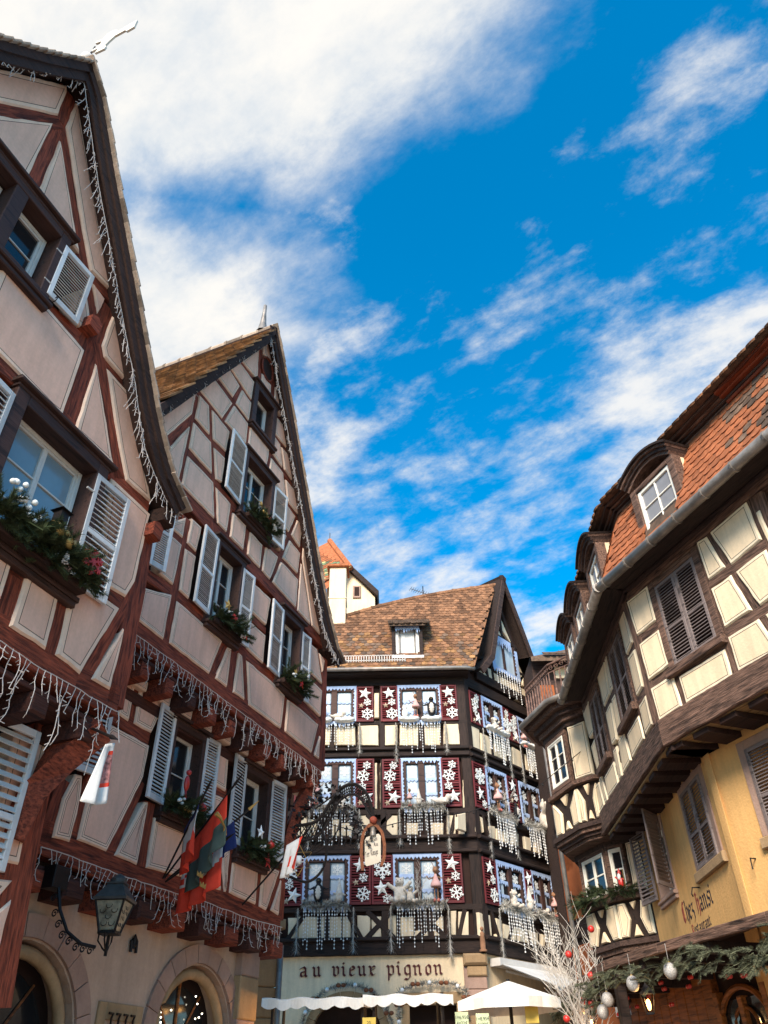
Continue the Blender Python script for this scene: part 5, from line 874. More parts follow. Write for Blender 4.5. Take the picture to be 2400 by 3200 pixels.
def c_window(F, x0, x1, z0, z1, fl, where, shl, shr, seed, fringe=True, garl=True):
    """x0..x1 window incl. blue edging; shl/shr shutter spans"""
    rn = random.Random(seed); wn_ = '%s %s window' % (FLOOR[fl], where)
    cs = part('window_frame', G().bbox(x0, x0+.1, -.03, .09, z0, z1).bbox(x1-.1, x1, -.03, .09, z0, z1).bbox(x0+.1, x1-.1, -.031, .09, z1-.1, z1).bbox(x0+.1, x1-.1, -.031, .09, z0, z0+.08).bbox((x0+x1)/2-.09, (x0+x1)/2+.09, -.025, .09, z0+.08, z1-.1), CAS, HC, F.M)
    xm = (x0+x1)/2
    for a, b_ in ((x0+.1, xm-.09), (xm+.09, x1-.1)):
        part('pane', G().box(a, b_, .04, .05, z0+.08, z1-.1), GLC if F is FF else GLS, cs, F.M)
        (part('curtain', G().box(a+.03, b_-.03, .03, .036, z0+.1, z1-.12), LACE, cs, F.M) if F is FF else part('curtain', G().box(a+.03, a+(b_-a)*.5, .03, .036, z0+.1, z1-.3), LACE, cs, F.M))
        part('lace_flake', flake_geo(min(.14, (b_-a)*.42), .01), SNOW, cs, F.at((a+b_)/2, .028, z1-.28))
        for zf in (z0+(z1-z0)*.62, z0+(z1-z0)*.3): part('felt_strip', G().prism(zig(a+.01, b_-.01, zf, .06, .07, .05, seed+int(zf*10)), .0, .02), ICE, cs, F.M)
    if fringe:
        d_ = thing('window_fringe', 'pale blue felt icicle fringe framing the %s' % wn_, 'fringe', F.at(xm, 0, z1))
        part('top_fringe', G().prism(zig(x0-.06, x1+.06, z1+.06, .07, .1, .05, seed), -.06, -.04), ICE, d_, F.M)
        for s, x in ((1, x0-.06), (-1, x1+.06)): part('side_fringe', G().prism(zigv(z0, z1-.02, x, .06, .06, s, .05, seed+s), -.055, -.036), ICE, d_, F.M)
    for side, sp, hg in (('left', shl, 'R'), ('right', shr, 'L')):
        if sp is None: continue
        a, b_ = sp; shutter(F, a, b_, z0-.02, z1+.04, HC, 15, -.05, .03, BUR, BUR, (.48,), stile=.05, rail=.07, tilt=40)
        W = b_-a; H = z1-z0; used = []
        lay = rn.choice(([('D', .5, .8), ('S', .3, .6), ('s', .7, .48), ('B', .5, .2)], [('S', .6, .88), ('D', .4, .65), ('S', .35, .42), ('T', .6, .2), ('s', .25, .08)], [('F', .5, .72), ('T', .45, .32), ('S', .7, .1)], [('T', .5, .82), ('S', .65, .55), ('s', .3, .45), ('D', .65, .2)], [('S', .55, .85), ('s', .35, .7), ('F', .5, .45), ('S', .4, .14), ('s', .75, .18)]))
        for kk, fx, fz in lay:
            me = {'F': FLB, 'B': STB, 'T': STB, 'D': FLD, 'S': FLS, 's': STS}[kk]
            nm, ad = {'F': ('snowflake', 'large white'), 'D': ('snowflake', 'medium white'), 'S': ('snowflake', 'small white'), 'B': ('star', 'large white'), 'T': ('star', 'large white'), 's': ('star', 'small wooden')}[kk]
            dupl = sum(1 for q in lay if q[0] == kk) > 1
            thing(nm+'_ornament', '%s%s %s on the %s shutter of the %s' % (('upper ' if fz > .5 else 'lower ') if dupl else '', ad, nm, side, wn_), nm, F.at(a+W*fx, -.07, z0+H*fz) @ RY(rn.uniform(-.3, .3)), 'shutter ornaments of the dark corner house', me)
        tz = thing('tinsel_garland', 'white tinsel garland hanging below the %s shutter of the %s' % (side, wn_), 'garland', F.at(a+W*(.85 if side == 'left' else .2), -.1, z0-.08), 'hanging tinsel garlands', TSL[rn.randrange(3)])
    L = 1.4 if x1-x0 > 1.15 else 1.2
    if garl: thing('sill_garland', 'frosted greenery garland along the sill of the %s' % wn_, 'garland', F.at(xm, -.16, z0-.04), 'frosted sill garlands', GRL[L])
    else:
        for s in (-.27, .27): thing('snow_cushion', 'white fluffy snow ledge under the %s half of the %s' % ('left' if s < 0 else 'right', wn_), 'ledge', F.at(xm+s*(x1-x0), -.16, z0-.02), 'snow ledges of the third floor', SLEDGE)
    pt = thing('pearl_curtain', 'curtain of white pearl strands hanging under the %s' % wn_, 'pearl curtain', F.at(xm, -.2, z0-.1))
    part('felt_icicles', G().prism(zig(x0, x1, z0-.02, .05, .16, .06, seed+9), -.12, -.1), ICE, pt, F.M)
    n = 16
    for i in range(n): ob('pearl_strand', rn.choice(PRL), pt, F.at(x0+(x1-x0)*(i+.5)/n+rn.uniform(-.02, .02), -.2+rn.uniform(-.03, .03), z0-.1) @ RY(rn.uniform(-.03, .03)))
SLEDGE = G().ball((0, 0, 0), .3, 12, 8, sc=(1, .45, .22)).ball((-.15, -.04, .02), .16, 8, 6, sc=(1, .6, .4)).ball((.16, -.03, .03), .15, 8, 6, sc=(1, .6, .4)).mesh('snow_ledge', SNOW, True)
c_window(FF, -2.2, -.98, 10.56, 11.6, 2, 'stone-wall side', None, (-.93, -.42), 11, garl=False)
c_window(FF, .34, 1.54, 10.55, 11.6, 2, 'corner-post side', (-.21, .3), (1.56, 2.06), 12, garl=False)
c_window(FF, -2.05, -.97, 8.12, 9.4, 1, 'stone-wall side', (-2.62, -2.1), (-.93, -.41), 13)
c_window(FF, .38, 1.43, 8.1, 9.38, 1, 'corner-post side', (-.19, .34), (1.46, 1.98), 15)
c_window(FF, -2.24, -1.1, 5.72, 6.83, 0, 'stone-wall side', (-2.8, -2.28), (-1.07, -.52), 18)
c_window(FF, .1, 1.28, 5.72, 6.83, 0, 'corner-post side', (-.5, .06), (1.32, 1.85), 16)
c_window(FC, 18.42, 19.4, 10.55, 11.5, 2, 'awning side', (17.75, 18.32), (19.46, 19.78), 21, garl=False)
c_window(FC, 20.28, 21.05, 10.55, 11.4, 2, 'downpipe side', (19.82, 20.22), (21.12, 21.7), 22, garl=False)
c_window(FC, 18.28, 19.2, 8.1, 9.3, 1, 'awning side', (17.6, 18.18), (19.26, 19.8), 23)
c_window(FC, 19.95, 21.0, 8.1, 9.26, 1, 'downpipe side', None, (21.06, 21.7), 24)
c_window(FC, 18.35, 19.55, 5.72, 6.78, 0, 'awning side', (17.68, 18.26), (19.6, 19.96), 25)
c_window(FC, 20.02, 20.98, 5.72, 6.78, 0, 'downpipe side', None, (21.05, 21.55), 26)
# loft window in the gable, hung with blue lace
lw_ = part('loft_window', G().bbox(19.3, 19.4, -.03, .08, 12.9, 14.05).bbox(20.6, 20.7, -.03, .08, 12.9, 14.05).bbox(19.95, 20.05, -.03, .08, 12.9, 14.05).box(19.4, 19.95, .02, .03, 12.9, 14.05, 1).box(20.05, 20.6, .02, .03, 12.9, 14.05, 1), [CAS, LACE], HC, FC.M)
lf = thing('lace_valance', 'pale blue ragged lace around the gable loft window', 'fringe', FC.at(20, 0, 14))
part('top_lace', G().prism(zig(19.2, 20.4, 14.12, .16, .25, .06, 5), -.08, -.06), ICE, lf, FC.M); part('bottom_lace', G().prism(zig(19.2, 20.75, 12.92, .1, .16, .07, 6), -.08, -.06), ICE, lf, FC.M)
part('side_lace', G().prism(zigv(12.9, 14.1, 19.2, .14, .14, 1, .06, 7), -.075, -.058), ICE, lf, FC.M); part('side_lace', G().prism(zigv(12.9, 13.9, 20.75, .12, .12, -1, .06, 8), -.075, -.058), ICE, lf, FC.M)
pt = thing('pearl_curtain', 'long pearl strands hanging below the gable loft window', 'pearl curtain', FC.at(20, -.1, 12.85))
for i in range(10): ob('pearl_strand', PRL[i % 5], pt, FC.at(19.35+i*.14, -.1, 12.85))
# ---- lettering drawn with a broad nib
GLY = {'a': [[(.05,.5),(.3,.62),(.45,.5),(.45,.08),(.55,0)],[(.45,.32),(.12,.28),(.1,.1),(.22,.0),(.45,.12)]], 'u': [[(.0,.6),(.12,.52),(.12,.1),(.24,0),(.42,.1)],[(.36,.62),(.45,.54),(.45,.1),(.56,0)]],
 'v': [[(.0,.62),(.12,.54),(.12,.1),(.26,.0),(.44,.12),(.44,.5),(.3,.62)]], 'i': [[(.0,.6),(.12,.52),(.12,.1),(.24,0)],[(.08,.84),(.16,.76)]], 'e': [[(.1,.34),(.42,.42),(.4,.55),(.26,.62),(.1,.5),(.1,.1),(.24,0),(.42,.08)]],
 'x': [[(.0,.6),(.12,.52),(.12,.1),(.0,0)],[(.12,.3),(.4,.42)],[(.12,.34),(.3,.6),(.44,.54)],[(.12,.2),(.28,0),(.42,.08)]], 'p': [[(.0,.62),(.12,.54),(.12,-.34)],[(.12,.5),(.32,.62),(.46,.5),(.46,.12),(.3,0),(.12,.08)]],
 'g': [[(.44,.56),(.26,.62),(.1,.5),(.1,.14),(.24,.02),(.42,.1)],[(.36,.62),(.46,.54),(.46,-.12),(.3,-.3),(.08,-.24)]], 'n': [[(.0,.6),(.12,.52),(.12,.06),(.2,0)],[(.12,.48),(.34,.62),(.45,.52),(.45,.1),(.56,0)]],
 'o': [[(.12,.5),(.12,.12),(.26,0),(.44,.1),(.44,.5),(.28,.62),(.12,.5)]], 'C': [[(.5,.86),(.3,.95),(.08,.7),(.06,.2),(.25,.0),(.52,.14)],[(.26,.9),(.26,.1)]], 'h': [[(.04,.95),(.12,.88),(.12,.06),(.2,0)],[(.12,.46),(.34,.62),(.45,.5),(.45,.1),(.36,-.16)]],
 'z': [[(.05,.56),(.4,.6),(.12,.3)],[(.12,.32),(.4,.2),(.38,-.1),(.2,-.22)]], 'H': [[(.02,.84),(.2,.95),(.2,.06),(.08,0)],[(.2,.52),(.4,.64),(.54,.5),(.54,.04),(.44,-.12)],[(.2,.9),(.34,.78),(.46,.86)]], 's': [[(.42,.55),(.24,.62),(.1,.5),(.14,.36),(.4,.28),(.42,.12),(.26,0),(.08,.08)]],
 'R': [[(.1,.9),(.12,.06),(.04,0)],[(.06,.86),(.34,.95),(.5,.76),(.34,.52),(.14,.5)],[(.28,.5),(.44,.14),(.58,.04)]], 't': [[(.12,.82),(.12,.12),(.26,0),(.38,.06)],[(.02,.6),(.34,.62)]], 'r': [[(.0,.6),(.12,.52),(.12,.06),(.22,0)],[(.12,.46),(.28,.62),(.42,.54)]],
 'A': [[(.0,.04),(.12,.1),(.3,.95)],[(.26,.95),(.5,.1),(.6,0)],[(.12,.4),(.44,.4)]], 'F': [[(.1,.9),(.14,.1),(.04,-.06)],[(.06,.88),(.34,.84),(.5,.95)],[(.14,.5),(.4,.52)]], ' ': []}
def glyph(ch, h, nib=.085, ang=38, th=.03):
    g = G(); n = Vector((cos(R(ang)), sin(R(ang))))*nib*.9
    for st_ in GLY[ch]:
        for i in range(len(st_)-1):
            a, b_ = Vector(st_[i]), Vector(st_[i+1]); q = [a-n, b_-n, b_+n, a+n]
            if abs(area([tuple(v) for v in q])) < 1e-4: continue
            g.prism([(v.x*h, v.y*h) for v in q], -th-.0006*(len(g.v) % 7), 0)
    return g
def lettering(F, x, z, text, h, sp, m, parent, y=-.005, mcap=None, space=.55, th=.03, nib=.085, sx=1.):
    for ch in text:
        if ch == ' ': x += h*space; continue
        mm = mcap if (mcap and ch.isupper()) else m
        part('letter', glyph(ch, h, nib, th=th), mm, parent, F.at(x, y, z) @ SC(sx, 1, 1)); x += (max(p[0] for s in GLY[ch] for p in s)+sp)*h*sx
    return x
OXB = mat('oxblood_letter_paint', (.1, .012, .012), .6, bump=.05)
nm = thing('house_lettering', 'dark red blackletter words au vieux pignon on the cream wall', 'lettering', FF.at(-.6, .1, 4.15))
lettering(FF, -2.27, 4.17, 'au', .33, .42, OXB, nm, .1); lettering(FF, -1.47, 4.17, 'vieux', .33, .26, OXB, nm, .1); lettering(FF, -.14, 4.17, 'pignon', .33, .26, OXB, nm, .1)
INK, INKR = mat('faded_black_sign_paint', (.035, .025, .03), .8, bump=0), mat('faded_red_sign_paint', (.3, .06, .04), .8, bump=0)
ch_ = thing('wall_lettering', 'painted words Chez Hansi Restaurant on the yellow wall', 'lettering', FD2L.at(-12, 0, 3.7))
lettering(FD2L, -12.78, 3.71, 'Chez Hansi', .27, .1, INK, ch_, .001, INKR, .4, .003, .085, 1.0); lettering(FD2L, -12.5, 3.5, 'Restaurant', .14, .1, INK, ch_, .001, INKR, .5, .003, .085, 1.1)
# ---- neighbours behind
TW = thing('stair_tower', 'cream tower with a chimney and multicoloured tiled roof behind the dark house', 'tower', T(-1.6, 24.2, 0))
part('chimney', G().bbox(-1.91, -1.34, 22.2, 22.8, 11.5, 16.45, .02), CREAM, TW); part('chimney_band', G().bbox(-1.93, -1.32, 22.18, 22.82, 15.2, 15.25), CREAMB, TW)
part('tower_wall', G().prism([(-2.2, 11), (-.4, 11), (-.4, 16.62), (-1.3, 17.75), (-2.2, 17.75)], 24.5, 26.5), CREAM, TW)
part('tower_roof_edge', G().prism([(-1.36, 17.74), (-1.3, 17.95), (-.25, 16.78), (-.3, 16.58)], 24.3, 26.6), DRK, TW)
part('loft_window', G().bbox(-1.22, -.92, 24.44, 24.6, 16.58, 17.12, .02).box(-1.16, -.98, 24.432, 24.44, 16.66, 17.05, 1), [STONE, CORE], TW)
cp = part('chimney_cap', G().bbox(-2.0, -1.26, 22.1, 22.9, 16.45, 16.55, .02), TILE, TW)
pa, pb, pc = Vector((-3.6, 23.6, 15.9)), Vector((-1.3, 24.2, 17.75)), Vector((-2.24, 25.5, 19.96))
x_ = (pb-pa).normalized(); n_ = x_.cross(pc-pa).normalized(); y_ = n_.cross(x_); rp = pa
Mr2 = Matrix(((x_.x, y_.x, n_.x, rp.x), (x_.y, y_.y, n_.y, rp.y), (x_.z, y_.z, n_.z, rp.z), (0, 0, 0, 1))); ap = Mr2.inverted() @ pc; rw = (pb-pa).length
rt_ = part('pointed_roof', G().add([(-2, -1.5, -.02), (rw, 0, -.02), (ap.x, ap.y, -.02), (ap.x-2, ap.y, -.02)], [(0, 1, 2, 3)]), TILE, TW, Mr2)
GRN_T = mat('green_glazed_tile', (.14, .2, .1), .5, 'tile', .2, 9, .1); YLW_T = mat('yellow_glazed_tile', (.5, .38, .16), .5, 'tile', .2, 9, .1)
tile_field(rt_, Mr2, rw, ap.y, .15, .13, TILE, lambda x, y: x < rw+(ap.x-rw)*y/ap.y, 300, lambda p: random.choice((TILE, TILE, TILE, TILB, GRN_T, YLW_T)))
part('hip_ridge', G().tube([tuple(pb), tuple(pc)], .11, 8), TILE, TW); part('lightning_rod', G().tube([tuple(pc), tuple(pc+Vector((0, 0, .4)))], .015, 5), IRON, TW)
BK = thing('back_house', 'dark wooden house with tiled roof edge behind the iron balcony', 'house', T(5.6, 23, 0))
part('wall', G().bbox(4.6, 8.5, 22.4, 26, 0, 13.0), BRD, BK); part('orange_panel', G().bbox(4.75, 5.2, 22.36, 22.41, 9.5, 12.0), mat('burnt_orange_plaster', (.36, .1, .03), .9, 'plaster', .15, 5, .2), BK)
part('roof', G().add([(4.5, 21.8, 12.7), (8.6, 21.8, 12.7), (8.6, 25, 15.0), (4.5, 25, 14.2), (4.5, 21.8, 12.55), (8.6, 21.8, 12.55)], [(0, 1, 2, 3), (0, 4, 5, 1)]), TILD, BK)
part('gable_board', G().bbox(5.3, 5.9, 22.3, 22.39, 12.2, 12.6), CREAM, BK)
for i in range(16): ob('roof_tile', tile_mesh(.2, .3, TILD)[1], BK, T(5.0+i*.2, 21.75, 12.75) @ RX(R(35)))
OH = thing('narrow_house', 'narrow burnt orange timbered house between the corner house and the bay', 'house', T(4.6, 19, 0))
ORG = mat('burnt_orange_plaster', (.36, .1, .03))
FO = Fac2((3.95, 19.6), (4.9, 17.6))
part('wall', G().box(0, FO.w, .05, .4, 0, 9.6), DRK, OH, FO.M)
for x0, x1, z0, z1 in ((.1, .5, 6.9, 9.0), (.6, 1.0, 6.9, 9.0), (1.1, 1.5, 6.9, 9.0), (1.6, 2.1, 6.9, 9.0), (.1, .9, 4.9, 6.4), (1.0, 1.3, 4.9, 6.4), (.1, .6, 5.9, 6.6), (1.5, 2.1, 4.9, 6.4), (.1, 2.1, 2.5, 4.4)): panel(FO, [(x0, z0), (x1, z0), (x1, z1), (x0, z1)], OH, [ORG]*3, .0, .08, ())
for a, b_ in (((.1, 6.9), (.5, 9.0)), ((1.0, 6.9), (.6, 9.0)), ((1.5, 9), (1.1, 6.9))): beam(FO, [a, b_], .1, OH, DRK, -.03)
for z in (4.65, 6.65): beam(FO, [(0, z), (FO.w, z)], .26, OH, DRK, -.04)
shutter(FO, 1.3, 1.85, 5.0, 6.0, OH, 12, -.04, .03, WHT, WHT, ()); shutter(FO, 1.3, 1.85, 3.0, 4.3, OH, 14, -.04, .03, WHT, WHT, ())
dp = thing('downpipe', 'grey metal downpipe beside the dark corner house', 'downpipe', T(3.75, 18, 0), None, G().tube([(3.72, 18, 9.2), (3.75, 18, 7), (3.79, 18, 0)], .05, 8).mesh('downpipe', ZINC, True))
WM[dp.name] = I4; dp.matrix_basis = I4
SH_ = thing('sandstone_house', 'ochre sandstone house wall between the arches and the cream shop wall', 'house', T(-2.6, 17, 0))
FS = Fac2((-3.4, 16.6), (-2.25, 17.3))
for j in range(9):
    for i in range(2):
        x0 = i*.7-(.2 if j % 2 else 0); fbox('stone_block', FS, max(0, x0)+.004, min(FS.w, x0+.9 if i else x0+.7)-.004, random.uniform(-.01, .01), .4, j*.5+.004, (j+1)*.5-.004, STONE2, SH_, .02)
part('downpipe', G().tube([(-2.2, 17.2, 4.2), (-2.2, 17.2, 0)], .06, 8), ZINC, SH_, smooth=True)
part('cornice', G().bbox(-.1, FS.w+.1, -.08, .4, 4.5, 4.68, .03), STONE2, SH_, FS.M)

# ================================================================== icicle light strings
def strand_geo(L, seed):
    rn = random.Random(seed); P = []; n = max(3, int(L/.06)); x = y = 0.
    for i in range(n+1):
        P.append((x, y, -L*i/n)); x += rn.uniform(-.024, .024); y += rn.uniform(-.015, .015)
    g = G().tube(P, .0038, 4)
    for i in range(1, n+1):
        if rn.random() < .75:
            a = rn.uniform(0, 2*pi); p = Vector(P[i]); d = Vector((cos(a)*.045, sin(a)*.025, -.018)); g.tube([p, p+d*.4, p+d], .0036, 4)
    return g
SLEN = (.14, .2, .28, .36, .46, .58)
STM = [[strand_geo(L, i*7+j).mesh('light_strand', CABLE) for j in range(3)] for i, L in enumerate(SLEN)]
def lights(F, path, y, label, step=.075, lens=(0, 1, 2, 3), seed=1, sc_=1., skip=.08):
    rn = random.Random(seed); t = thing('icicle_lights', label, 'string lights', F.at(path[0][0], y, path[0][1]), 'icicle light strings along the houses')
    pts = along(path, .12); g = G().tube([(p.x, y+rn.uniform(-.006, .006), p.y+rn.uniform(-.008, .004)) for p, _ in pts]+[(path[-1][0], y, path[-1][1])], .005*sc_, 4); part('cable', g, CABLE, t, F.M)
    for p, _ in along(path, step):
        if rn.random() < skip: continue
        k_ = rn.choice(lens); ob('light_strand', STM[k_][rn.randrange(3)], t, F.at(p.x+rn.uniform(-.02, .02), y, p.y) @ RZ(rn.uniform(0, 6.28)) @ SC(sc_, sc_, rn.uniform(.85, 1.15)))
    return t
f_ = 4.5/4.45
lights(FA, [(1.66, 9.84), (2.47, 11.1)], -.24, 'icicle lights along the left verge of the weathervane house', .07, (0, 1, 1, 2), 1)
lights(FA, [(2.5, 11.12), (3.17, 9.92), (3.56, 9.34), (4.1, 8.48), (4.43, 8.0), (4.82, 7.32), (5.0, 7.17), (5.36, 6.96), (5.64, 7.0)], -.24, 'icicle lights along the right verge of the weathervane house', .062, (0, 0, 1, 2), 2)
lights(FA, [(2.9, 4.6), (4.08, 4.6), (4.4, 4.58), (4.86, 4.59), (5.45, 4.6)], -.06, 'icicle lights along the jetty beam of the weathervane house', .075, (1, 2, 3, 4, 5), 3, 1.0)
lights(FB, [(6.7, 6.44), (8.1, 6.42), (8.9, 6.39), (10.66, 6.35), (11.95, 6.32)], -.06, 'icicle lights along the upper jetty of the tall gable house', .08, (1, 2, 3, 3, 4), 4, 1.1)
lights(FB1, [(6.45, 3.86), (6.89, 3.87), (7.55, 3.85), (8.68, 3.84), (9.33, 3.87), (10.65, 3.83), (11.62, 3.86)], -.06, 'icicle lights above the stone arches of the tall gable house', .08, (0, 1, 2, 2, 3), 5, 1.05)
lights(FB, [(8.72, 14.35), (9.07, 13.56), (9.46, 12.87), (10.02, 11.8), (10.16, 11.55), (10.67, 10.62), (11.35, 9.3), (11.53, 8.98), (11.92, 8.66), (12.26, 8.62)], -.22, 'icicle lights along the right verge of the tall gable house', .055, (0, 0, 1, 1), 6, 1.25)
lights(FB, [(6.1, 9.8), (6.74, 10.95), (8.72, 14.35)], -.2, 'icicle lights along the left verge of the tall gable house', .07, (0, 1, 1), 7, 1.0)
# ================================================================== evergreen window boxes
def sprig_geo(L, seed, nl=.05, n=26):
    rn = random.Random(seed); g = G().tube([(0, 0, 0), (L*.5, 0, L*.06), (L, 0, -.02*L)], .004, 3)
    for i in range(n):
        t = .12+.88*i/n; p = Vector((L*t, 0, L*.06*sin(pi*t)))
        for s in (-1, 1, 0):
            d = Vector((nl*rn.uniform(.5, .9), s*nl*rn.uniform(.6, 1.) if s else rn.uniform(-.3, .3)*nl, nl*rn.uniform(-.1, .3) if s else nl*.7))
            w_ = Vector((-d.y, d.x, 0)).normalized()*.0035 if (abs(d.x)+abs(d.y)) > 1e-6 else Vector((.003, 0, 0))
            g.add([p-w_, p+w_, p+d], [(0, 1, 2)])
    return g
SPR = [sprig_geo(L, i) for i, L in enumerate((.16, .2, .24, .28))]
def greenery(n, spread, seed, up=.3, out=1., sc_=1., drop=.5):
    rn = random.Random(seed); g = G()
    for i in range(n):
        x = rn.uniform(-spread, spread); el = rn.uniform(-drop, up); az = rn.uniform(-pi, 0)*out
        if rn.random() < .25: az = rn.uniform(-pi, pi)
        g.join(rn.choice(SPR), T(x, rn.uniform(-.04, .06), rn.uniform(-.05, .06)) @ RZ(az) @ RY(-el) @ RX(rn.uniform(-1, 1)) @ SC(sc_*rn.uniform(.75, 1.15)))
    return g
def ornament(kind, parent, M):
    if kind == 'bauble': part('bauble', G().ball((0, 0, 0), .055, 14, 9).tube([(0, 0, .05), (0, 0, .066)], .014, 6), RORN, parent, M, True)
    elif kind == 'star': part('star', star_geo(.1, .03), WSTAR, parent, M)
    elif kind == 'redstar': part('star', star_geo(.09, .025), RORN, parent, M)
    elif kind == 'goldstar': part('star', star_geo(.09, .03), GOLD, parent, M)
    elif kind == 'flake': part('snowflake', flake_geo(.1, .02), RORN, parent, M)
    elif kind == 'bow': part('bow', G().ball((-.055, 0, .01), .06, 8, 6, sc=(1, .5, .75)).ball((.055, 0, -.01), .06, 8, 6, sc=(1, .5, .75)).ball((0, -.02, 0), .025, 6, 5), GOLD, parent, M, True)
    elif kind == 'cotton':
        g = G(); rn = random.Random(3)
        for i in range(5): g.ball((rn.uniform(-.06, .06), rn.uniform(-.03, 0), rn.uniform(-.05, .05)), .022, 7, 5)
        part('cotton_boll', g, SNOW, parent, M, True)
    elif kind == 'cone':
        g = G()
        for j in range(6):
            for i in range(7): g.ball((.028*(1-j/7)*cos(i*.9+j), .028*(1-j/7)*sin(i*.9+j), j*.022), .012, 5, 4, sc=(1, 1, .5))
        part('pine_cone', g, SNOW, parent, M)
    elif kind == 'lantern': part('small_lantern', G().box(-.05, .05, -.05, .05, 0, .12).add([(-.08, -.08, .12), (.08, -.08, .12), (.08, .08, .12), (-.08, .08, .12), (0, 0, .2)], [(0, 1, 4), (1, 2, 4), (2, 3, 4), (3, 0, 4), (3, 2, 1, 0)]), IRON, parent, M)
    elif kind == 'reddeer': part('red_figure', G().ball((0, 0, .1), .035, 8, 6, sc=(1, .6, 2)).ball((.01, 0, .2), .025, 8, 6).tube([(0, 0, .04), (.01, 0, -.04)], .01, 5), RORN, parent, M, True)
def winbox(F, x0, x1, z, label, items, seed, n=60, y=-.2, sc_=1.):
    xm = (x0+x1)/2; t = thing('window_greenery', label, 'decoration', F.at(xm, y, z), 'evergreen decorations on the window sills')
    part('planter', G().bbox(x0-xm+.04, x1-xm-.04, -.02, .1, -.06, .02, .01), SOFD, t, F.at(xm, y, z))
    part('spruce_greenery', greenery(n, (x1-x0)/2-.05, seed, .9, 1., sc_, .8), GREEN, t, F.at(xm, y-.02, z+.06))
    for kind, fx, dz, s_ in items: ornament(kind, t, F.at(x0+(x1-x0)*fx, y-.13, z+dz) @ SC(s_))
winbox(FA, 3.3, 4.62, 5.42, 'spruce box with gold bow, cotton and red snowflake on weathervane house sill', [('flake', .86, .16, 1.3), ('bow', .56, .2, 1.5), ('cotton', .22, .24, 1.3), ('cotton', .12, .33, 1.2), ('cotton', .3, .16, 1.), ('lantern', .5, .28, .9), ('cone', .64, -.02, .9)], 1, 300, -.17)
winbox(FB, 8.72, 9.6, 9.78, 'spruce box with orange star under the gable window', [('redstar', .6, .12, 1.1), ('bow', .42, .16, .9), ('cone', .8, .02, 1.2), ('goldstar', .22, .25, .9)], 2, 130, -.15)
winbox(FB, 8.15, 9.0, 7.42, 'spruce box with gold star and red bauble on the tall gable house', [('goldstar', .2, .24, 1.2), ('bauble', .42, .1, 1.2), ('cotton', .3, .16, .9), ('cone', .78, -.06, 1.2), ('redstar', .85, .0, 1.)], 3, 140, -.15)
winbox(FB, 10.28, 11.1, 7.36, 'spruce box with red ribbon near the corner of the tall gable house', [('redstar', .52, .04, 1.1), ('goldstar', .25, .16, .9), ('cotton', .2, .1, .9)], 4, 150, -.15)
winbox(FB1, 8.28, 9.1, 4.74, 'spruce box with white star and red deer beside the flags', [('star', .5, .05, 1.35), ('bauble', .72, .14, 1.1), ('reddeer', .22, .2, 1.5), ('cotton', .14, .12, 1.), ('bow', .34, .04, .8), ('bauble', .92, -.12, .9)], 5, 160, -.15)
winbox(FB1, 10.16, 11.02, 4.64, 'spruce box with white star and red star by the corner bracket', [('star', .3, .3, 1.15), ('bauble', .68, .2, 1.), ('redstar', .62, -.05, 1.3), ('cotton', .4, .12, 1.)], 6, 150, -.15)
# ================================================================== flags
def flag(label, F, base, tip, cloth, mats, name='flag', pole_m=None, tipm=None, back=False):
    """base/tip in facade coords; cloth: (columns of top points along the pole, drop vectors) grid of points with material index"""
    t = thing(name, label, 'flag', F.at(*base)); b_, e = Vector(base), Vector(tip)
    part('flagpole', G().tube([b_, e], .013, 6), pole_m or IRON, t, F.M); d = (e-b_).normalized()
    part('pole_tip', G().tube([e-d*.02, e+d*.06, e+d*.14], .022, 6, r1=.004), tipm or IRON, t, F.M)
    pts, mi = cloth; nu, nv = len(pts), len(pts[0]); g = G()
    for i in range(nu):
        for j in range(nv): g.v.append(pts[i][j])
    for i in range(nu-1):
        for j in range(nv-1): g.f.append((i*nv+j, i*nv+j+1, (i+1)*nv+j+1, (i+1)*nv+j)); g.m.append(mi(i/(nu-1), j/(nv-1)))
    o_ = part('flag_cloth', g, mats, t, F.M, True); md = o_.modifiers.new('thickness', 'SOLIDIFY'); md.thickness = .004
    return t
def hang(p0, p1, drop, wid, nu=14, nv=14, fold=.05, waves=3, skew=0., seed=0):
    """cloth hanging from the pole stretch p0 to p1"""
    rn = random.Random(seed); ph = rn.uniform(0, 6); P = []
    for i in range(nu):
        u = i/(nu-1); top = Vector(p0)*(1-u)+Vector(p1)*u; row = []
        for j in range(nv):
            v = j/(nv-1); f2 = fold*v*sin(u*waves*2*pi+ph)
            row.append((top.x+skew*v+wid*(.5-u)*v+f2*.6, top.y-f2-.03*v, top.z-drop*v*(1-.15*abs(u-.5))))
        P.append(row)
    return P
# three flags fanned out above the lamp
base = (8.49, -.1, 3.95)
flag('French flag hanging in folds from the pole fan', FB1, base, (7.66, -1.2, 4.68), (hang((8.11, -.6, 4.37), (7.8, -1.0, 4.55), .55, .12, 14, 16, .04, 2), lambda u, v: 0 if v < .08 else (1 if v < .48 else 2)), [CLOTHB, CLOTHW, CLOTHR])
flag('red and dark green flag with a golden mace', FB1, (8.52, -.1, 3.96), (8.2, -1.22, 4.88), (hang((8.44, -.5, 4.33), (8.22, -1.1, 4.76), .64, .1, 18, 18, .05, 2.5, -.02), lambda u, v: 0 if v < .46 else 1), [CLOTHR, CLOTHG])
fg = bpy.data.objects['flag.001']
part('golden_mace', G().tube([(7.99, -1.13, 4.47), (8.06, -1.145, 4.44), (8.2, -1.13, 4.36)], .03, 6, r1=.012).tube([(8.2, -1.13, 4.36), (8.24, -1.12, 4.28)], .02, 5), GOLD, fg, FB1.M)
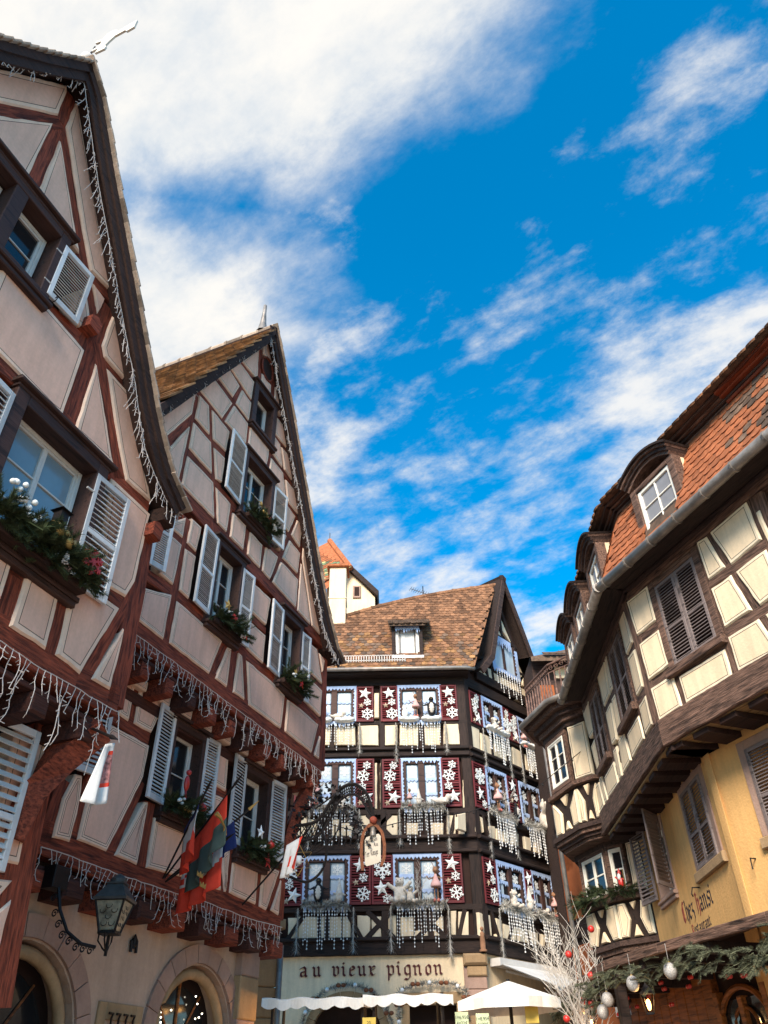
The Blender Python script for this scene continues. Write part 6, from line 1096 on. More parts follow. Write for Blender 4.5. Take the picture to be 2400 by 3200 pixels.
flag('red and white heraldic flag with gold crowns hanging lowest of the fan', FB1, (8.55, -.1, 3.92), (8.45, -1.0, 4.3), (hang((8.53, -.35, 4.05), (8.46, -.95, 4.27), .56, .12, 16, 16, .05, 2.5, -.04), lambda u, v: 1 if (v < .45 and not (abs((u*1.0+v*.9) % .5-.25) < .05)) else 0), [CLOTHR, CLOTHW])
fg = bpy.data.objects['flag.002']
for x, z in ((8.06, 3.82), (8.14, 3.72)): part('gold_crown', G().prism([(-.06, -.02), (.05, -.03), (.06, .03), (.03, .0), (.0, .035), (-.03, .0), (-.06, .03)], -.01, 0), GOLD, fg, FB1.at(x, -.95, z))
flag('blue furled flag on a gold-tipped pole', FB1, (8.58, -.1, 3.95), (8.7, -1.15, 4.72), (hang((8.6, -.75, 4.42), (8.66, -.95, 4.58), .34, -.03, 10, 12, .03, 1.5), lambda u, v: 0), [CLOTHB], tipm=GOLD)
flag('white and red flag on the slanted pole at the house corner', FB1, (10.4, -.08, 3.97), (9.86, -1.35, 4.68), (hang((9.78, -1.1, 4.52), (9.86, -1.3, 4.64), .48, .12, 12, 14, .04, 2, -.16), lambda u, v: 1 if (u > .8 or (u > .35 and u < .5 and v > .4 and v < .7)) else 0), [CLOTHW, CLOTHR])
flag('white flag with red printed band under the weathervane house jetty', FA2, (5.28, -.35, 4.42), (4.98, -.92, 4.12), (hang((4.92, -.92, 4.04), (5.05, -.9, 4.1), .54, -.1, 14, 16, .035, 1.6, -.08), lambda u, v: 1 if (.55 < u < .9 and (.1 < v < .16 or .62 < v < .72)) else (2 if (.55 < u < .9 and .16 <= v <= .62) else 0)), [CLOTHW, CLOTHR, mat('red_printed_cloth', (.5, .2, .17), .9, var=.5, scale=28, bump=.03)])
# ================================================================== wall lantern
LT = thing('wall_lantern', 'black wrought iron lantern with bottle glass hung on a scrolled bracket', 'lantern', FB1.at(7.1, -.5, 3.0))
Ml = FB1.at(7.16, -.55, 3.14) @ RZ(R(20)) @ SC(.88)
def frus(z0, r0, z1, r1, n=4, a0=pi/4): return [(r0*cos(a0+2*pi*i/n), r0*sin(a0+2*pi*i/n), z0) for i in range(n)]+[(r1*cos(a0+2*pi*i/n), r1*sin(a0+2*pi*i/n), z1) for i in range(n)]
QF = [(0, 1, 5, 4), (1, 2, 6, 5), (2, 3, 7, 6), (3, 0, 4, 7), (3, 2, 1, 0), (4, 5, 6, 7)]
LG = mat('dim_bottle_glass', (.3, .26, .18), .35, var=.3, scale=9, bump=.2, spec=.6)
gl = part('glass_body', G().add(frus(0, .13, .3, .24), QF), LG, LT, Ml)
for i in range(4):
    a = pi/4+i*pi/2; part('corner_bar', G().tube([(.135*cos(a), .135*sin(a), -.01), (.245*cos(a), .245*sin(a), .31)], .014, 4), IRON, LT, Ml)
    b_ = i*pi/2; me = cached('bottle', lambda: G().tube([(.035*cos(t), 0, .035*sin(t)) for t in [k*pi/5 for k in range(11)]], .004, 4, cap=False).mesh('bottle_ring', IRON))
    for x, z in ((-.045, .07), (.045, .07), (0, .14), (-.07, .2), (.07, .2), (0, .25)):
        rr = (.13+.11*z/.3)*cos(pi/4)+.004; ob('bottle_ring', me, LT, Ml @ RZ(b_+pi/2) @ T(x, -rr, z) @ RX(R(-14)))
part('lantern_roof', G().add(frus(.31, .28, .34, .29), QF).add(frus(.34, .27, .5, .13), QF).add(frus(.5, .15, .52, .15), QF).lathe([(.1, .52), (.1, .56), (.06, .6), (.0, .63)], 12), mat('grey_lantern_roof', (.07, .065, .06), .5, var=.2, bump=.1), LT, Ml)
part('foot', G().add(frus(-.04, .15, -.01, .15), QF).tube([(.12, 0, -.03), (.12, 0, -.1), (.05, 0, -.18), (0, 0, -.22)], .01, 5).tube([(-.12, 0, -.03), (-.12, 0, -.1), (-.05, 0, -.18), (0, 0, -.22)], .01, 5).tube([(0, 0, -.26), (0, 0, -.05)], .02, 6).tube([(0, .12, -.03), (0, .12, -.1), (0, .05, -.18), (0, 0, -.22)], .01, 5), IRON, LT, Ml)
ctr = Ml.translation
br = [FB1.p(7.05, -.5, 2.98), FB1.p(6.92, -.42, 3.0), FB1.p(6.8, -.32, 3.1), FB1.p(6.74, -.22, 3.3), FB1.p(6.72, -.12, 3.6)]
part('bracket_arm', G().tube([tuple(p) for p in br], .018, 6), IRON, LT)
spm = G().tube([(.042*cos(a)*(1-a/11), 0, .042*sin(a)*(1-a/11)) for a in [i*.55 for i in range(17)]], .008, 4).mesh('iron_scroll', IRON)
for i in range(9):
    t = i/8*3.98; k_ = min(3, int(t)); p = br[k_].lerp(br[k_+1], t-k_); ob('iron_scroll', spm, LT, T(*(p+Vector((-.05, 0, -.03)))) @ RZ(R(-20)))
part('wall_mount', G().bbox(6.62, 6.84, -.16, .0, 3.5, 3.72), IRON, LT, FB1.M)
# ================================================================== weathervane
wp = Vector((-3.5, 3.97, 11.6))
WV = thing('weathervane', 'white weathervane with a cut-out figure on the gable tip', 'weathervane', T(*wp))
part('ball_finial', G().lathe([(.06, -.2), (.07, .0), (.05, .06), (.03, .08)], 12).ball((0, 0, .16), .085, 14, 9), WHT, WV, T(*wp), True)
part('vane_rod', G().tube([(0, 0, .22), (.02, 0, .52)], .012, 6), IRON, WV, T(*wp))
part('vane_figure', G().prism([(.02, .3), (.12, .3), (.1, .22), (.24, .22), (.25, .26), (.22, .3), (.26, .36), (.32, .42), (.46, .44), (.5, .4), (.6, .42), (.6, .56), (.48, .54), (.34, .5), (.3, .56), (.24, .58), (.16, .56), (.12, .48), (.02, .5), (.02, .46), (.12, .44), (.12, .36), (.02, .33)], -.012, .012), mat('white_sheet_metal', (.62, .56, .46), .6, var=.05, bump=.05), WV, T(*wp) @ T(0, 0, -.1) @ RZ(R(-20)) @ SC(1, 1, 1.5))
# ================================================================== wrought iron sign with horseshoe
IS = thing('iron_sign', 'wrought iron vine bracket carrying a rusty horseshoe with a cream sign plate', 'sign', T(-1.3, 13.4, 4.6))
MI = T(0, 13.3, 0)
def sp(x, z): return (x*.953, 0, 1.65+(z-1.65)*.953)
arch_ = [sp(-1.75, 5.55), sp(-1.3, 5.62), sp(-1.05, 5.95), sp(-.85, 6.2), sp(-.62, 6.26), sp(-.42, 6.1), sp(-.32, 5.85), sp(-.29, 5.68)]
inn = [sp(-1.75, 5.3), sp(-1.3, 5.35), sp(-1.05, 5.65), sp(-.9, 5.95), sp(-.68, 6.08), sp(-.5, 5.98), sp(-.38, 5.78), sp(-.3, 5.68)]
def curve(P, n=6):
    out_ = []
    for i in range(len(P)-1):
        p0, p1, p2, p3 = [Vector(P[min(max(i+k, 0), len(P)-1)]) for k in (-1, 0, 1, 2)]
        for j in range(n):
            t = j/n; out_.append(tuple(.5*((2*p1)+(p2-p0)*t+(2*p0-5*p1+4*p2-p3)*t*t+(3*p1-p0-3*p2+p3)*t**3)))
    return out_+[tuple(P[-1])]
arch_, inn = curve(arch_), curve(inn)
for i in range(0, len(arch_)-3, 1): part('lattice_bar', G().tube([arch_[i], inn[i+2]], .009, 4).tube([arch_[i+2], inn[i]], .009, 4), IRON, IS, MI)
part('vine_arch', G().tube(arch_, .028, 6).tube(inn, .02, 6).tube(curve([sp(-1.75, 4.75), sp(-1.4, 4.65), sp(-1.15, 4.85), sp(-1.1, 5.2), sp(-1.2, 5.5)]), .022, 6).tube(curve([sp(-1.8, 5.1), sp(-1.3, 5.1), sp(-.95, 5.4), sp(-.85, 5.8)]), .016, 5).tube(curve([sp(-1.8, 5.0), sp(-1.5, 5.02), sp(-1.2, 5.25)]), .014, 5).tube([sp(-1.8, 5.9), sp(-1.3, 5.85), sp(-.95, 6.1)], .015, 5), IRON, IS, MI)
rn = random.Random(4)
lf_ = G().prism([(0, 0), (.03, .03), (.045, .085), (0, .07), (-.045, .085), (-.03, .03)], -.006, .006).mesh('vine_leaf', IRON)
for i in range(230):
    t = rn.random(); a = Vector(sp(-1.75+1.42*t, 5.4+.75*sin(pi*min(1, t*1.15))**1.2)); ob('vine_leaf', lf_, IS, MI @ T(a.x+rn.uniform(-.06, .06), rn.uniform(-.07, .07), a.z+rn.uniform(-.16, .16)) @ RY(rn.uniform(-3, 3)) @ RZ(rn.uniform(-.9, .9)) @ SC(rn.uniform(.45, .8)))
for i in range(14): part('vine_tendril', G().tube([sp(-1.7+i*.1, 5.2), sp(-1.66+i*.1, 5.32+.03*(i % 3)), sp(-1.74+i*.1+.08, 5.5+.1*sin(i))], .012, 4), IRON, IS, MI)
part('ornament_ball', G().ball((0, 0, 0), .085, 10, 7), mat('rusty_red_ball', (.25, .05, .025), .6, var=.2, bump=.3), IS, MI @ T(*sp(-.29, 5.62)) @ SC(.8), True)
RSH = mat('rust_brown_iron', (.22, .075, .03), .7, var=.25, scale=14, bump=.2)
hs_ = [(-.26, -.62), (-.3, -.3), (-.3, .0), (-.24, .3), (-.1, .46), (0, .5), (.1, .46), (.24, .3), (.3, 0), (.28, -.3), (.2, -.5)]
hg = G()
for i in range(len(hs_)-1):
    a, b_ = Vector(hs_[i])*.93, Vector(hs_[i+1])*.93; n_ = Vector((-(b_-a).y, (b_-a).x)).normalized()*.035; hg.prism([tuple(a-n_), tuple(b_-n_), tuple(b_+n_), tuple(a+n_)], -.02-.0006*i, .02)
part('horseshoe', hg, RSH, IS, MI @ T(*sp(-.3, 5.22)) @ RZ(R(14)) @ SC(.7))
pl8 = part('sign_plate', G().prism([(-.19, -.4), (-.15, -.44), (.12, -.36), (.18, -.3), (.18, .22), (.13, .27), (-.15, .18), (-.19, .12)], -.012, .012), mat('cream_sign_enamel', (.6, .52, .4), .6, var=.05, bump=0), IS, MI @ T(*sp(-.3, 5.2)) @ RZ(R(14)) @ SC(.72))
FP = Fac2((0, 0), (1, 0)); FP.M = MI @ T(*sp(-.3, 5.2)) @ RZ(R(14)) @ SC(.72)
GLY['g2'] = GLY['g']
FPs = Fac2((0, 0), (1, 0)); FPs.M = FP.M @ Matrix(((1, 0, 0, 0), (0, 1, 0, 0), (.3, 0, 1, 0), (0, 0, 0, 1)))
lettering(FPs, -.17, .1, 'Restaurant', .07, .1, INK, pl8, -.013, None, .4, .003, .09, .68); lettering(FPs, .02, -.02, 'Au', .08, .12, INK, pl8, -.013, None, .4, .003, .09, .9); lettering(FPs, -.17, -.2, 'Fer Rouge', .12, .08, INK, pl8, -.013, None, .2, .003, .085, .5)
part('tin_coffee_pot', G().lathe([(.05, 0), (.055, .05), (.035, .12), (.05, .14)], 10), ZINC, IS, MI @ T(*sp(-.3, 5.36)), True)
hx = thing('star_and_mug_sign', 'gilded six-pointed star with a white beer mug below the iron vine', 'sign', T(-1.45, 13.2, 5))
Mh = T(-1.49, 13.25, 1.65+(4.98-1.65)*.953)
for k_ in range(2):
    P = [(.24*sin(2*pi*i/3+k_*pi), 0, .24*cos(2*pi*i/3+k_*pi)) for i in range(4)]; part('star_triangle', G().tube(P, .008, 4), GOLD, hx, Mh)
part('beer_mug', G().lathe([(.0, -.06), (.05, -.06), (.05, .06), (.0, .06)], 12).tube([(.05, 0, .03), (.085, 0, .02), (.085, 0, -.02), (.05, 0, -.03)], .01, 5), WSTAR, hx, Mh, True)

# ================================================================== plush figures on the sills of the corner house
def remesh(o_, v): m_ = o_.modifiers.new('one_skin', 'REMESH'); m_.mode = 'VOXEL'; m_.voxel_size = v; m_.use_smooth_shade = True
def bear_geo():
    g = G().ball((0, 0, .3), .2, 14, 10, sc=(1, .85, 1.25)).ball((0, -.03, .66), .145, 14, 10, sc=(1.05, 1, .95)).ball((0, -.16, .63), .065, 10, 7, sc=(1, 1.1, .85))
    for s in (-1, 1):
        g.ball((s*.1, 0, .78), .045, 8, 6); g.tube([(s*.14, 0, .45), (s*.27, -.05, .53), (s*.36, -.1, .6)], .075, 8, r1=.06); g.ball((s*.37, -.1, .61), .065, 8, 6)
        g.tube([(s*.1, -.02, .15), (s*.17, -.18, .08), (s*.2, -.33, .1)], .1, 8, r1=.075); g.ball((s*.2, -.35, .11), .085, 8, 6)
    return g
def doll_geo(): return G().ball((0, 0, .72), .07, 10, 8, sc=(1, .9, 1.15)).ball((0, -.06, .7), .035, 8, 6).tube([(0, 0, .3), (0, 0, .66)], .05, 8, r1=.03).tube([(-.04, 0, .02), (-.04, 0, .35)], .018, 6).tube([(.04, 0, .02), (.04, 0, .35)], .018, 6).tube([(-.04, 0, .56), (-.16, -.03, .5), (-.22, -.05, .58)], .018, 6).tube([(.04, 0, .56), (.16, -.03, .52), (.2, -.05, .6)], .018, 6).tube([(-.03, 0, .78), (-.07, 0, .88), (-.1, 0, .9)], .012, 5).tube([(.03, 0, .78), (.07, 0, .88), (.1, 0, .9)], .012, 5)
def peng_geo():
    g = G().ball((0, 0, .24), .13, 12, 9, sc=(1, .9, 1.75)).ball((0, -.01, .52), .078, 10, 8, sc=(1, 1, 1.05)).tube([(0, -.07, .52), (0, -.15, .51)], .022, 6, r1=.006)
    for s in (-1, 1): g.tube([(s*.1, 0, .38), (s*.2, -.01, .33), (s*.32, -.02, .36)], .035, 6, r1=.012)
    return g
def seal_geo(): return G().ball((0, 0, .1), .11, 12, 8, sc=(2.0, .9, .9)).ball((.19, -.02, .2), .09, 10, 8).ball((.27, -.03, .19), .04, 7, 5).tube([(-.2, 0, .1), (-.32, 0, .16)], .05, 6, r1=.02).tube([(.08, -.08, .06), (.12, -.18, .02)], .035, 6, r1=.015)
def gnome_geo(): return G().ball((0, 0, .12), .1, 10, 8, sc=(1, .9, 1.2)).lathe([(.1, .2), (.075, .3), (.04, .45), (.008, .62)], 10).ball((0, -.09, .2), .03, 7, 5).tube([(-.08, 0, .2), (-.17, -.02, .24)], .025, 6).tube([(.08, 0, .2), (.17, -.02, .17)], .025, 6)
def owl_geo(): return G().ball((0, 0, .14), .1, 10, 8, sc=(1, .9, 1.4)).ball((0, -.01, .31), .085, 10, 8).ball((-.05, 0, .38), .025, 6, 5).ball((.05, 0, .38), .025, 6, 5)
FIG = {'bear': (bear_geo().mesh('plush_body', WFUR), .028), 'doll': (doll_geo().mesh('doll_body', BROWNF), .014), 'peng': (peng_geo().mesh('penguin_body', BLACK), .02), 'seal': (seal_geo().mesh('seal_body', WFUR), .022), 'gnome': (gnome_geo().mesh('gnome_body', WFUR), .02), 'owl': (owl_geo().mesh('owl_body', SNOW), .018)}
DRESS = G().lathe([(.03, .62), (.05, .55), (.07, .5), (.12, .42), (.135, .36), (.12, .33), (.0, .33)], 12).mesh('dress', PINKF, True); BOOTS = G().ball((-.045, -.02, .04), .045, 8, 6, sc=(.9, 1.3, 1)).ball((.045, -.02, .04), .045, 8, 6, sc=(.9, 1.3, 1)).mesh('boots', mat('coral_felt', (.5, .16, .12), .9, bump=.05), True)
BELLY = G().ball((0, -.035, .24), .115, 10, 8, sc=(.8, .85, 1.6)).mesh('belly', WFUR, True); NOSE = G().ball((0, -.235, .65), .022, 7, 5).ball((-.06, -.155, .71), .014, 6, 4).ball((.06, -.155, .71), .014, 6, 4).mesh('nose_and_eyes', BLACK, True); BEAK = G().tube([(0, -.07, .52), (0, -.15, .51)], .024, 6, r1=.006).mesh('beak', GOLD)
LBL = {'bear': ('polar_bear', 'polar bear'), 'doll': ('reindeer_doll', 'doll'), 'peng': ('penguin_figure', 'penguin'), 'seal': ('seal_figure', 'seal'), 'gnome': ('gnome_figure', 'gnome'), 'owl': ('owl_figure', 'owl')}
def fig(kind, F, x, z, label, s=1., rz=0., y=-.2):
    me, vx = FIG[kind]; nm_, cat = LBL[kind]; M = F.at(x, y, z) @ RZ(rz) @ SC(s)
    t = thing(nm_, label, cat, M); b_ = ob({'bear': 'plush_body', 'doll': 'doll_body'}.get(kind, 'body'), me, t, M); remesh(b_, vx)
    if kind == 'doll': ob('dress', DRESS, t, M); ob('boots', BOOTS, t, M)
    if kind == 'peng': ob('belly', BELLY, t, M); ob('beak', BEAK, t, M)
    if kind == 'bear': ob('nose_and_eyes', NOSE, t, M)
    return t
fig('doll', FF, .82, 10.58, 'pink reindeer doll standing beside a penguin on the top-floor ledge', .9)
fig('peng', FF, 1.28, 10.6, 'penguin with spread wings on the top-floor ledge', 1.0)
fig('owl', FF, .5, 10.58, 'small white owl beside the reindeer doll on the top floor', .95)
fig('doll', FF, -1.92, 10.58, 'pale doll on the top-floor snow ledge next to the gable house', .75)
fig('seal', FF, -1.45, 10.58, 'white seal on the top-floor snow ledge next to the gable house', .8)
fig('doll', FF, -2.0, 8.15, 'pink doll hanging behind the iron vine sign', .95)
fig('bear', FF, -1.3, 8.02, 'white teddy lying in the garland behind the iron vine sign', .5)
fig('doll', FF, .55, 8.06, 'small pink doll beside a gnome on the second-floor sill', .6); fig('gnome', FF, .8, 8.1, 'white gnome with pointed hat on the second-floor sill', .75); fig('seal', FF, 1.42, 8.1, 'white seal lying on the second-floor sill garland', .95)
fig('peng', FF, -1.85, 5.72, 'large penguin on the first-floor sill garland', 1.0); fig('gnome', FF, -1.32, 5.74, 'white gnome beside the large penguin', .95)
fig('bear', FF, .22, 5.66, 'waving polar bear on the first-floor sill above the cream wall', .78, R(-15)); fig('bear', FF, .48, 5.68, 'polar bear cub leaning against the waving bear', .5, R(20)); fig('doll', FF, 1.14, 5.7, 'reindeer doll in pink dress and boots on the first-floor sill', 1.05)
fig('bear', FC, 18.72, 10.5, 'small white bear on the top-floor ledge of the right-hand side', .5); fig('seal', FC, 19.25, 10.52, 'white seal on the top-floor ledge of the right-hand side', .7); fig('doll', FC, 20.3, 10.4, 'pink doll on the top-floor ledge beside a white owl', .85); fig('owl', FC, 20.85, 10.5, 'white owl on the top-floor snow ledge by the downpipe', 1.)
fig('doll', FC, 18.5, 8.1, 'pink doll in the twig arrangement of the second floor', 1.); fig('peng', FC, 19.35, 8.1, 'small penguin on the second-floor garland of the right-hand side', .7); fig('bear', FC, 20.75, 7.95, 'big polar bear with open arms sitting on the second-floor garland', 1.15, R(25), -.3)
fig('gnome', FC, 19.5, 5.74, 'white gnome on the first-floor garland of the right-hand side', 1.); fig('seal', FC, 20.2, 5.7, 'white seal among baubles on the first-floor garland by the downpipe', .7); fig('doll', FC, 20.75, 5.72, 'pink doll on the first-floor garland by the downpipe', .8); fig('bear', FC, 18.75, 5.7, 'seated pale teddy on the first-floor garland of the right-hand side', .55)
def twigs(n, H, seed, r0=.012, spread=.5, m=None):
    rn = random.Random(seed); g = G()
    def br_(p, d, L, r_, dep):
        q = [p]; k_ = 4
        for i in range(k_): d = (d+Vector((rn.uniform(-.25, .25), rn.uniform(-.25, .25), rn.uniform(-.05, .2)))).normalized(); q.append(q[-1]+d*L/k_)
        g.tube(q, r_, 4, r1=r_*.45, cap=False)
        if dep:
            for i in range(1, 5):
                for _ in range(2 if dep > 1 else 1):
                    a = rn.uniform(0, 2*pi); nd = (d*.7+Vector((cos(a), sin(a), .25))*.75).normalized(); br_(q[min(i, k_)], nd, L*rn.uniform(.35, .6), max(r_*.55, .0035), dep-1)
    for i in range(n):
        a = rn.uniform(0, 2*pi); br_(Vector((cos(a)*.05, sin(a)*.05, 0)), Vector((cos(a)*spread*rn.random(), sin(a)*spread*rn.random(), 1)).normalized(), H*rn.uniform(.7, 1), r0, 2)
    return g
WTW = mat('white_sprayed_twig', (.6, .54, .46), .8, var=.12, bump=0)
t = thing('twig_bush', 'little bare silver twig tree beside the waving polar bear', 'twigs', FF.at(.72, -.2, 5.74), None, twigs(2, .6, 3, .006, .3).mesh('twig_bush', WTW))
t = thing('twig_bush', 'bare silver twigs beside the pink doll of the right-hand side', 'twigs', FC.at(18.85, -.2, 8.1), None, twigs(3, .5, 5, .006, .6).mesh('twig_bush', WTW))
# white twig tree with red baubles behind the canopy
tt = thing('twig_tree', 'white sprayed bare tree hung with red baubles beside the canopy', 'tree', T(2.48, 11.9, 0))
part('trunk', G().tube([(0, 0, 0), (.02, 0, 1.2), (0, .02, 2.3)], .06, 8, r1=.035), WTW, tt, T(2.48, 11.9, 0)); part('branches', twigs(10, 1.15, 11, .009, .5), WTW, tt, T(2.48, 11.9, 2.1))
for x, y, z in ((-.2, -.3, 3.3), (.1, -.35, 3.05), (.05, -.3, 2.75), (-.35, -.2, 2.6), (.25, -.25, 3.6), (-.1, -.3, 2.45)): part('bauble', G().ball((0, 0, 0), .045, 10, 7), RORN, tt, T(2.48+x*.8, 11.9+y, z-.1), True)
# ================================================================== restaurant canopy and front
CE = [(4.0, 6.2), (3.46, 7.9), (2.91, 9.57), (2.6, 10.78), (2.6, 14.3)]
WE = [(5.4, 6.6), (4.95, 8.3), (4.4, 10.1), (4.2, 11.2), (4.3, 14.4)]
CN = thing('restaurant_canopy', 'dark wooden restaurant canopy below the yellow wall', 'canopy', T(3.6, 10, 0))
for i in range(4):
    a, b_, c, d = CE[i], CE[i+1], WE[i+1], WE[i]
    part('canopy_roof', G().add([(*a, 2.99), (*b_, 2.99), (*c, 3.3), (*d, 3.3), (*a, 2.95), (*b_, 2.95), (*c, 3.26), (*d, 3.26)], [(0, 3, 2, 1), (4, 5, 6, 7), (0, 1, 5, 4)]), BRD, CN)
    F = Fac2(b_, a); part('fascia_board', G().bbox(0, F.w, -.03, .01, 2.92, 3.02, .006), BRN, CN, F.M)
    k_ = max(1, int(F.w/.6))
    for j in range(k_): part('rafter', G().bbox(j*.6+.1, j*.6+.19, .03, 1.3, 2.82, 2.93), DRK, CN, F.M)
for p in ((3.55, 7.95), (2.72, 10.8), (2.7, 14.1)): part('post', G().bbox(p[0]-.06, p[0]+.06, p[1]-.06, p[1]+.06, 0, 2.97, .01), DRK, CN)
RF = thing('restaurant_shop', 'orange varnished wooden restaurant front with an arched window', 'shopfront', T(4, 10, 0))
FRN = Fac2((3.5, 13.6), (4.55, 8.0))
part('back_wall', G().box(-.2, FRN.w+2.5, .12, .2, 0, 3.3), CORE, RF, FRN.M)
nb = int((FRN.w+2.4)/.24)
for i in range(nb):
    x = i*.24
    if 2.35 < x < 3.6 or 4.1 < x < 4.6: continue
    part('wood_panel', G().bbox(x+.004, x+.236, .02+random.uniform(0, .006), .12, 0, 3.0, .008), OWOOD, RF, FRN.M)
aw = part('arched_window', G().bbox(2.4, 2.5, 0, .1, .8, 2.7).bbox(3.45, 3.55, 0, .1, .8, 2.7).bbox(2.93, 3.02, 0, .1, .8, 2.62).tube([(x, .04, z) for x, z in arc(2.97, 2.32, .52, 0, pi, 14, .75)], .035, 6).tube([(2.5, .04, 2.3), (3.45, .04, 2.3)], .03, 6).tube([(x, .04, z) for x, z in arc(2.97, 2.32, .24, 0, pi, 10, .8)], .022, 6), OWOOD, RF, FRN.M)
for a, b_ in ((2.5, 2.93), (3.02, 3.45)): part('pane', G().box(a, b_, .07, .076, .85, 2.6), GLS, aw, FRN.M)
for x, z in ((2.7, 2.0), (3.2, 2.05)): part('lace_ornament', flake_geo(.12, .01), TINS, aw, FRN.at(x, .05, z))
# evergreen swags along the fascia
gr_n = ('roof-edge spruce swag over the arched window', 'roof-edge spruce swag at the canopy bend', 'roof-edge spruce swag beside the white twig tree', 'long spruce swag trailing toward the corner house')
CG = mat('grey_green_spruce', (.12, .125, .07), .75, 'needle', .25, 12, 0)
for i, (a, b_) in enumerate(zip(CE[:-1], CE[1:])):
    F = Fac2(b_, a); sw = thing('spruce_swag', gr_n[i], 'garland', F.at(F.w/2, -.05, 2.95), 'spruce swags of the restaurant canopy')
    rn = random.Random(40+i); n = int(F.w*46); g = G()
    for j in range(n):
        x = rn.uniform(0, F.w); dz = -.14+.08*sin(x*3.1)+rn.uniform(-.14, .05); g.join(rn.choice(SPR), T(x, rn.uniform(-.08, .02), dz) @ RZ(rn.uniform(-pi, 0)) @ RY(rn.uniform(-.2, .9)) @ RX(rn.uniform(-1, 1)) @ SC(rn.uniform(.6, .9)))
    part('spruce_sprays', g, CG, sw, F.at(0, -.05, 2.93))
bl = 0
for (x, y, z), lab in (((2.88, 9.25, 2.72), 'glittery silver bauble hanging before the arched window'), ((2.64, 9.9, 2.68), 'glittery silver bauble above the brass lantern'), ((2.5, 10.6, 2.6), 'silver bauble half hidden by the spruce swag'), ((2.48, 10.85, 2.5), 'silver bauble on a long thread at the canopy bend'), ((2.52, 12.2, 2.66), 'silver bauble next to a red one by the twig tree')):
    t = thing('bauble', lab, 'bauble', T(x, y, z), 'baubles hanging from the canopy'); part('ball', G().ball((0, 0, 0), .07, 14, 10, sc=(1, 1, 1.12)), SIL, t, T(x, y, z), True); part('cap', G().tube([(0, 0, .066), (0, 0, .085)], .014, 8), GOLD, t, T(x, y, z)); part('thread', G().tube([(0, 0, .08), (0, 0, 2.97-z)], .002, 3), TINS, t, T(x, y, z))
t = thing('bauble', 'small red bauble beside the silver one by the twig tree', 'bauble', T(2.5, 12.0, 2.72)); part('ball', G().ball((0, 0, 0), .05, 12, 8), RORN, t, T(2.5, 12.0, 2.72), True); part('thread', G().tube([(0, 0, .05), (0, 0, .25)], .002, 3), TINS, t, T(2.5, 12.0, 2.72))
def carriage_lamp(p, label):
    t = thing('carriage_lamp', label, 'lamp', T(*p)); M = T(*p)
    part('lamp_frame', G().add(frus(-.02, .05, .0, .05), QF).add(frus(.17, .085, .19, .09), QF).add(frus(.19, .08, .26, .02), QF).tube([(0, 0, .26), (0, 0, .34), (.1, .05, .36)], .01, 5), IRON, t, M)
    for i in range(4): a = pi/4+i*pi/2; part('lamp_bar', G().tube([(.05*cos(a), .05*sin(a), 0), (.085*cos(a), .085*sin(a), .17)], .006, 4), IRON, t, M)
    part('flame_bulb', G().ball((0, 0, .07), .025, 8, 6, sc=(1, 1, 2.2)), WARM, t, M, True)
    ld = bpy.data.lights.new('lamp_glow', 'POINT'); ld.energy = 5; ld.color = (1, .55, .2); ld.shadow_soft_size = .03; lo = bpy.data.objects.new('lamp_glow', ld); COL.objects.link(lo); lo.parent = t; lo.matrix_basis = T(-.02, -.02, .1)
carriage_lamp((2.8, 10.0, 2.42), 'lit brass carriage lamp under the canopy beside the arched window'); carriage_lamp((2.62, 12.2, 2.4), 'lit carriage lamp under the canopy by the twig tree')
for i in range(14):
    rn = random.Random(i); x = rn.uniform(0, 5); part('red_bow', G().ball((-.03, 0, 0), .035, 7, 5, sc=(1, .5, .7)).ball((.03, 0, 0), .035, 7, 5, sc=(1, .5, .7)), RORN, RF, FRN.at(x, -.4-rn.random()*.3, 2.55+rn.random()*.3), True)
# greenery and small santa at the lower bay window
bg_ = thing('bay_greenery', 'evergreen branches along the sill of the lower bay window', 'decoration', LF.at(.5, -.1, 4.5)); part('spruce_greenery', greenery(90, LF.w/2, 51, .6, 1., 1.1, .9), GREEN, bg_, LF.at(LF.w/2, -.12, 4.55)); part('spruce_greenery', greenery(40, .22, 52, .6, 1., 1., .9), GREEN, bg_, LN.at(.22, -.1, 4.52))
sn = thing('santa_figure', 'small Santa figure with white beard in the bay window', 'figurine', LN.at(.27, -.1, 4.55)); Ms = LN.at(.27, -.12, 4.55)
b_ = part('body', G().ball((0, 0, .1), .05, 10, 8, sc=(1, .8, 1.9)).ball((0, -.005, .23), .032, 9, 7).tube([(-.04, 0, .16), (-.08, -.03, .2)], .016, 6).tube([(.04, 0, .16), (.08, -.03, .13)], .016, 6), RORN, sn, Ms); remesh(b_, .009)
part('beard', G().ball((0, -.03, .19), .035, 8, 6, sc=(1, .6, 1.5)), SNOW, sn, Ms, True); part('hat', G().lathe([(.036, .245), (.024, .28), (.004, .33)], 8), RORN, sn, Ms); part('staff', G().tube([(.09, -.03, 0), (.09, -.03, .3)], .005, 5), GOLD, sn, Ms)
